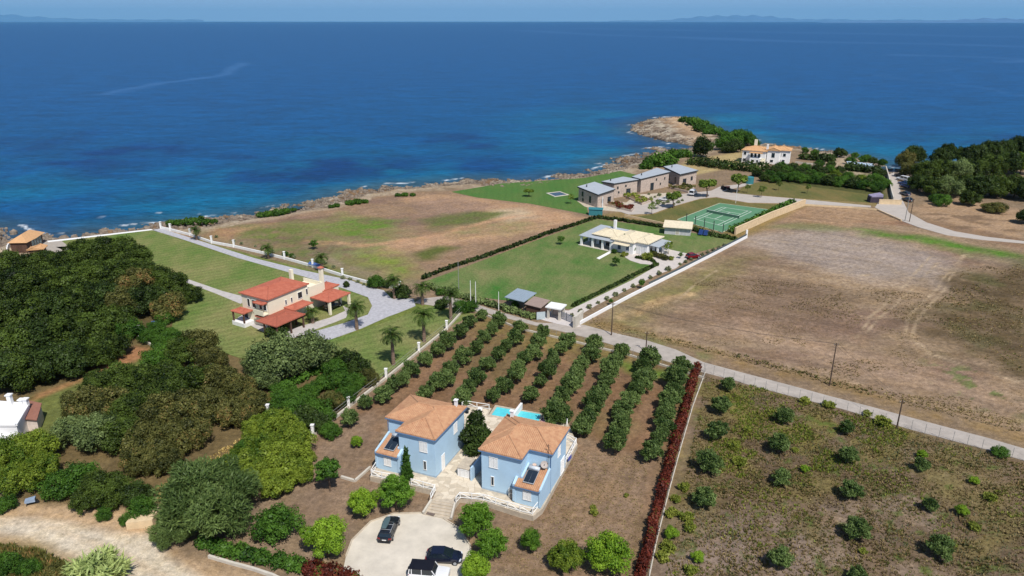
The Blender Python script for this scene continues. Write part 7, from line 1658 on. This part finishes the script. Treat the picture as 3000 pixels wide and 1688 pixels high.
car('off_road_car', 'white off-road car with a black roof at the bottom edge', 'car', (*P(1258,1680,.7), .05), rh-0.05, carpaint('white_paint_car', K(236,236,236)), 4.6, 1.88, 1.85, 'suv', roofm=mat('black_roof', K(28,28,36), 0.4), sparewheel=True)
q = FV(LL+3.8, -2.6); car('dark_car', 'dark car parked under the red carport roof of the villa', 'car', (*q, 0.1), aL, carpaint('black_paint', K(34,38,46)), 4.3, 1.78, 1.45, 'estate')
q = P(2030,757); car('red_car', 'small red car at the edge of the white house forecourt', 'car', (*q, .1), radians(20), carpaint('red_paint', K(130,24,30)), 3.9, 1.7, 1.5, 'hatch')
for (x, y, c_, nm, lb, st2, hh) in ((2636,517,(40,48,60),'dark_car','dark car parked farthest down the coast road','hatch',1.5),(2644,530,(232,236,240),'white_van','white van second from the sea on the coast road','suv',2.0),
        (2647,541,(44,78,140),'blue_car','bright blue car just below the white van on the coast road','hatch',1.5),(2652,549,(30,56,112),'blue_car','darker blue car, near end of the trio on the coast road','estate',1.5),
        (2650,572,(56,68,88),'grey_blue_car','grey-blue car in the tree shade on the coast road','estate',1.5),(2657,590,(34,40,46),'dark_car','dark car nearest the two poles on the coast road','hatch',1.5)):
    car(nm, lb, 'van' if 'van' in nm else 'car', (*P(x, y), .08), radians(118 if y < 560 else 100), carpaint('paint_%d' % (x+y), K(*c_)), 4.5 if hh < 2 else 5.2, 1.8, hh, st2)
car('white_van', 'white van with a blue load parked between two pines at the stone houses', 'van', (*P(2030,572), .1), radians(60), carpaint('white_paint_car', K(236,236,236)), 5.0, 1.9, 2.1, 'suv')
car('white_car', 'small white car in the shade of the middle pine at the stone houses', 'car', (*P(1946,589), .1), radians(150), carpaint('white_paint_car', K(236,236,236)), 4.0, 1.7, 1.5, 'hatch')
# tractor with trailer
q = P(2125,556); t = thing('tractor', 'small rusty red tractor by the estate road left of the pine', 'tractor', (*q, 0)); fr = Fr(q, radians(10)); mr = mat('rusty_red', K(150,92,82), 0.8)
mb = MB(); mb.prism(wpoly(fr, [(-.6,-.35),(1.6,-.35),(1.6,.35),(-.6,.35)]), .6, 1.3); mb.build('bonnet', mr, t)
mb = MB(); mb.prism(wpoly(fr, [(-1.2,-.5),(-.1,-.5),(-.1,.5),(-1.2,.5)]), .8, 1.1); mb.build('seat', m_trim, t)
mb = MB(); mb.bar(fr(-1.1,-.45,1.1), fr(-1.1,-.45,2.1), .06, .06, up=(0,1,0)); mb.bar(fr(-1.1,.45,1.1), fr(-1.1,.45,2.1), .06, .06, up=(0,1,0)); mb.bar(fr(-1.1,-.45,2.1), fr(-1.1,.45,2.1), .06, .06); mb.build('roll_bar', m_trim, t)
for x, r_ in ((-.8,.75),(1.2,.45)):
    for y in (-.75,.75):
        mb = MB(); mb.tube(fr(x,y-.15,r_), fr(x,y+.15,r_), r_, r_, 14); mb.build('wheel', m_tyre, t)
# garden furniture on the terrace
def chair_set(label, q, z, cm, cat='table'):
    t = thing('garden_table', label, cat, (*q, z)); mb = MB(); mb.tube((*q, z+.7), (*q, z+.75), .5, .5, 12); mb.build('table_top', cm, t)
    mb = MB(); mb.tube((*q, z), (*q, z+.7), .05, .05, 6); mb.build('leg', cm, t); mb = MB(); mb.tube((*q, z), (*q, z+.04), .3, .3, 10); mb.build('foot', cm, t)
chair_set('small dark round table behind the left blue house', P(1368,1210,TZ), TZ, m_dark)
def lounger(label, q, z, a, cm):
    F_ = Fr(q, a); t = thing('sun_lounger', label, 'sun lounger', (*q, z)); mb = MB(); mb.prism(wpoly(F_, [(-.35,-.9),(.35,-.9),(.35,.4),(-.35,.4)]), z+.3, z+.4); mb.build('seat', cm, t)
    mb = MB(); mb.prism(wpoly(F_, [(-.35,.4),(.35,.4),(.35,1.0),(-.35,1.0)]), [z+.3,z+.3,z+.75,z+.75], [z+.4,z+.4,z+.85,z+.85]); mb.build('backrest', cm, t)
    for x, y in ((-.3,-.8),(.3,-.8),(-.3,.35),(.3,.35)):
        mb = MB(); mb.tube(F_(x,y,z), F_(x,y,z+.3), .025, .025, 5); mb.build('leg', cm, t)
lounger('white sun lounger left one on the pool deck', P(1400,1216,TZ), TZ, ang, m_white)
lounger('pinkish sun lounger at the right end of the pool', P(1597,1234,TZ), TZ, ang, mat('pink_cloth', K(224,170,176), 0.8))
q = P(1674,1332,TZ+0.9); mb = MB(); mb.bar((q[0],q[1],TZ+.65), (q[0]-.5,q[1]-.9,TZ+.65), .06, .6); setp(mb.build('blue_towel', mat('blue_cloth', K(92,98,176), 0.9)), 'blue towel hanging over the railing right of the right blue house', 'towel')
# small white things in the villa garden
for k, (x, y, lb) in enumerate(((735,985,'left one of the wooden benches under the villa verandah'),(885,1002,'striped bench in front of the villa verandah beside the bush'))):
    q = P(x if k else 880, y if k else 990); F_ = Fr(q, radians(20)); t = thing('garden_bench', lb, 'bench', (*q, 0))
    for i in range(3):
        mb = MB(); mb.prism(wpoly(F_, [(-.8,-.25+i*.18),(.8,-.25+i*.18),(.8,-.11+i*.18),(-.8,-.11+i*.18)]), .42, .46); mb.build('slat', m_white if k else m_wood, t)
    for x2 in (-.7,.7):
        mb = MB(); mb.prism(wpoly(F_, [(x2-.05,-.25),(x2+.05,-.25),(x2+.05,.25),(x2-.05,.25)]), 0, .42); mb.build('leg', m_dark, t)
q = P(92,1478); t = thing('garden_cart', 'small pale garden cart left in front of the clump at the dirt road', 'cart', (*q, 0)); fr = Fr(q, 0.4)
mb = MB(); mb.prism(wpoly(fr, [(-.6,-.4),(.6,-.4),(.6,.4),(-.6,.4)]), .5, [.8,.95,.95,.8]); mb.build('tray', mat('cart_blue', K(150,168,190), 0.6), t)
mb = MB(); mb.tube(fr(-.5,-.35,0), fr(-.4,-.3,.5), .03); mb.tube(fr(-.5,.35,0), fr(-.4,.3,.5), .03); mb.build('legs', m_dark, t); mb = MB(); mb.tube(fr(.7,-.06,.25), fr(.7,.06,.25), .25, .25, 12); mb.build('wheel', m_tyre, t)
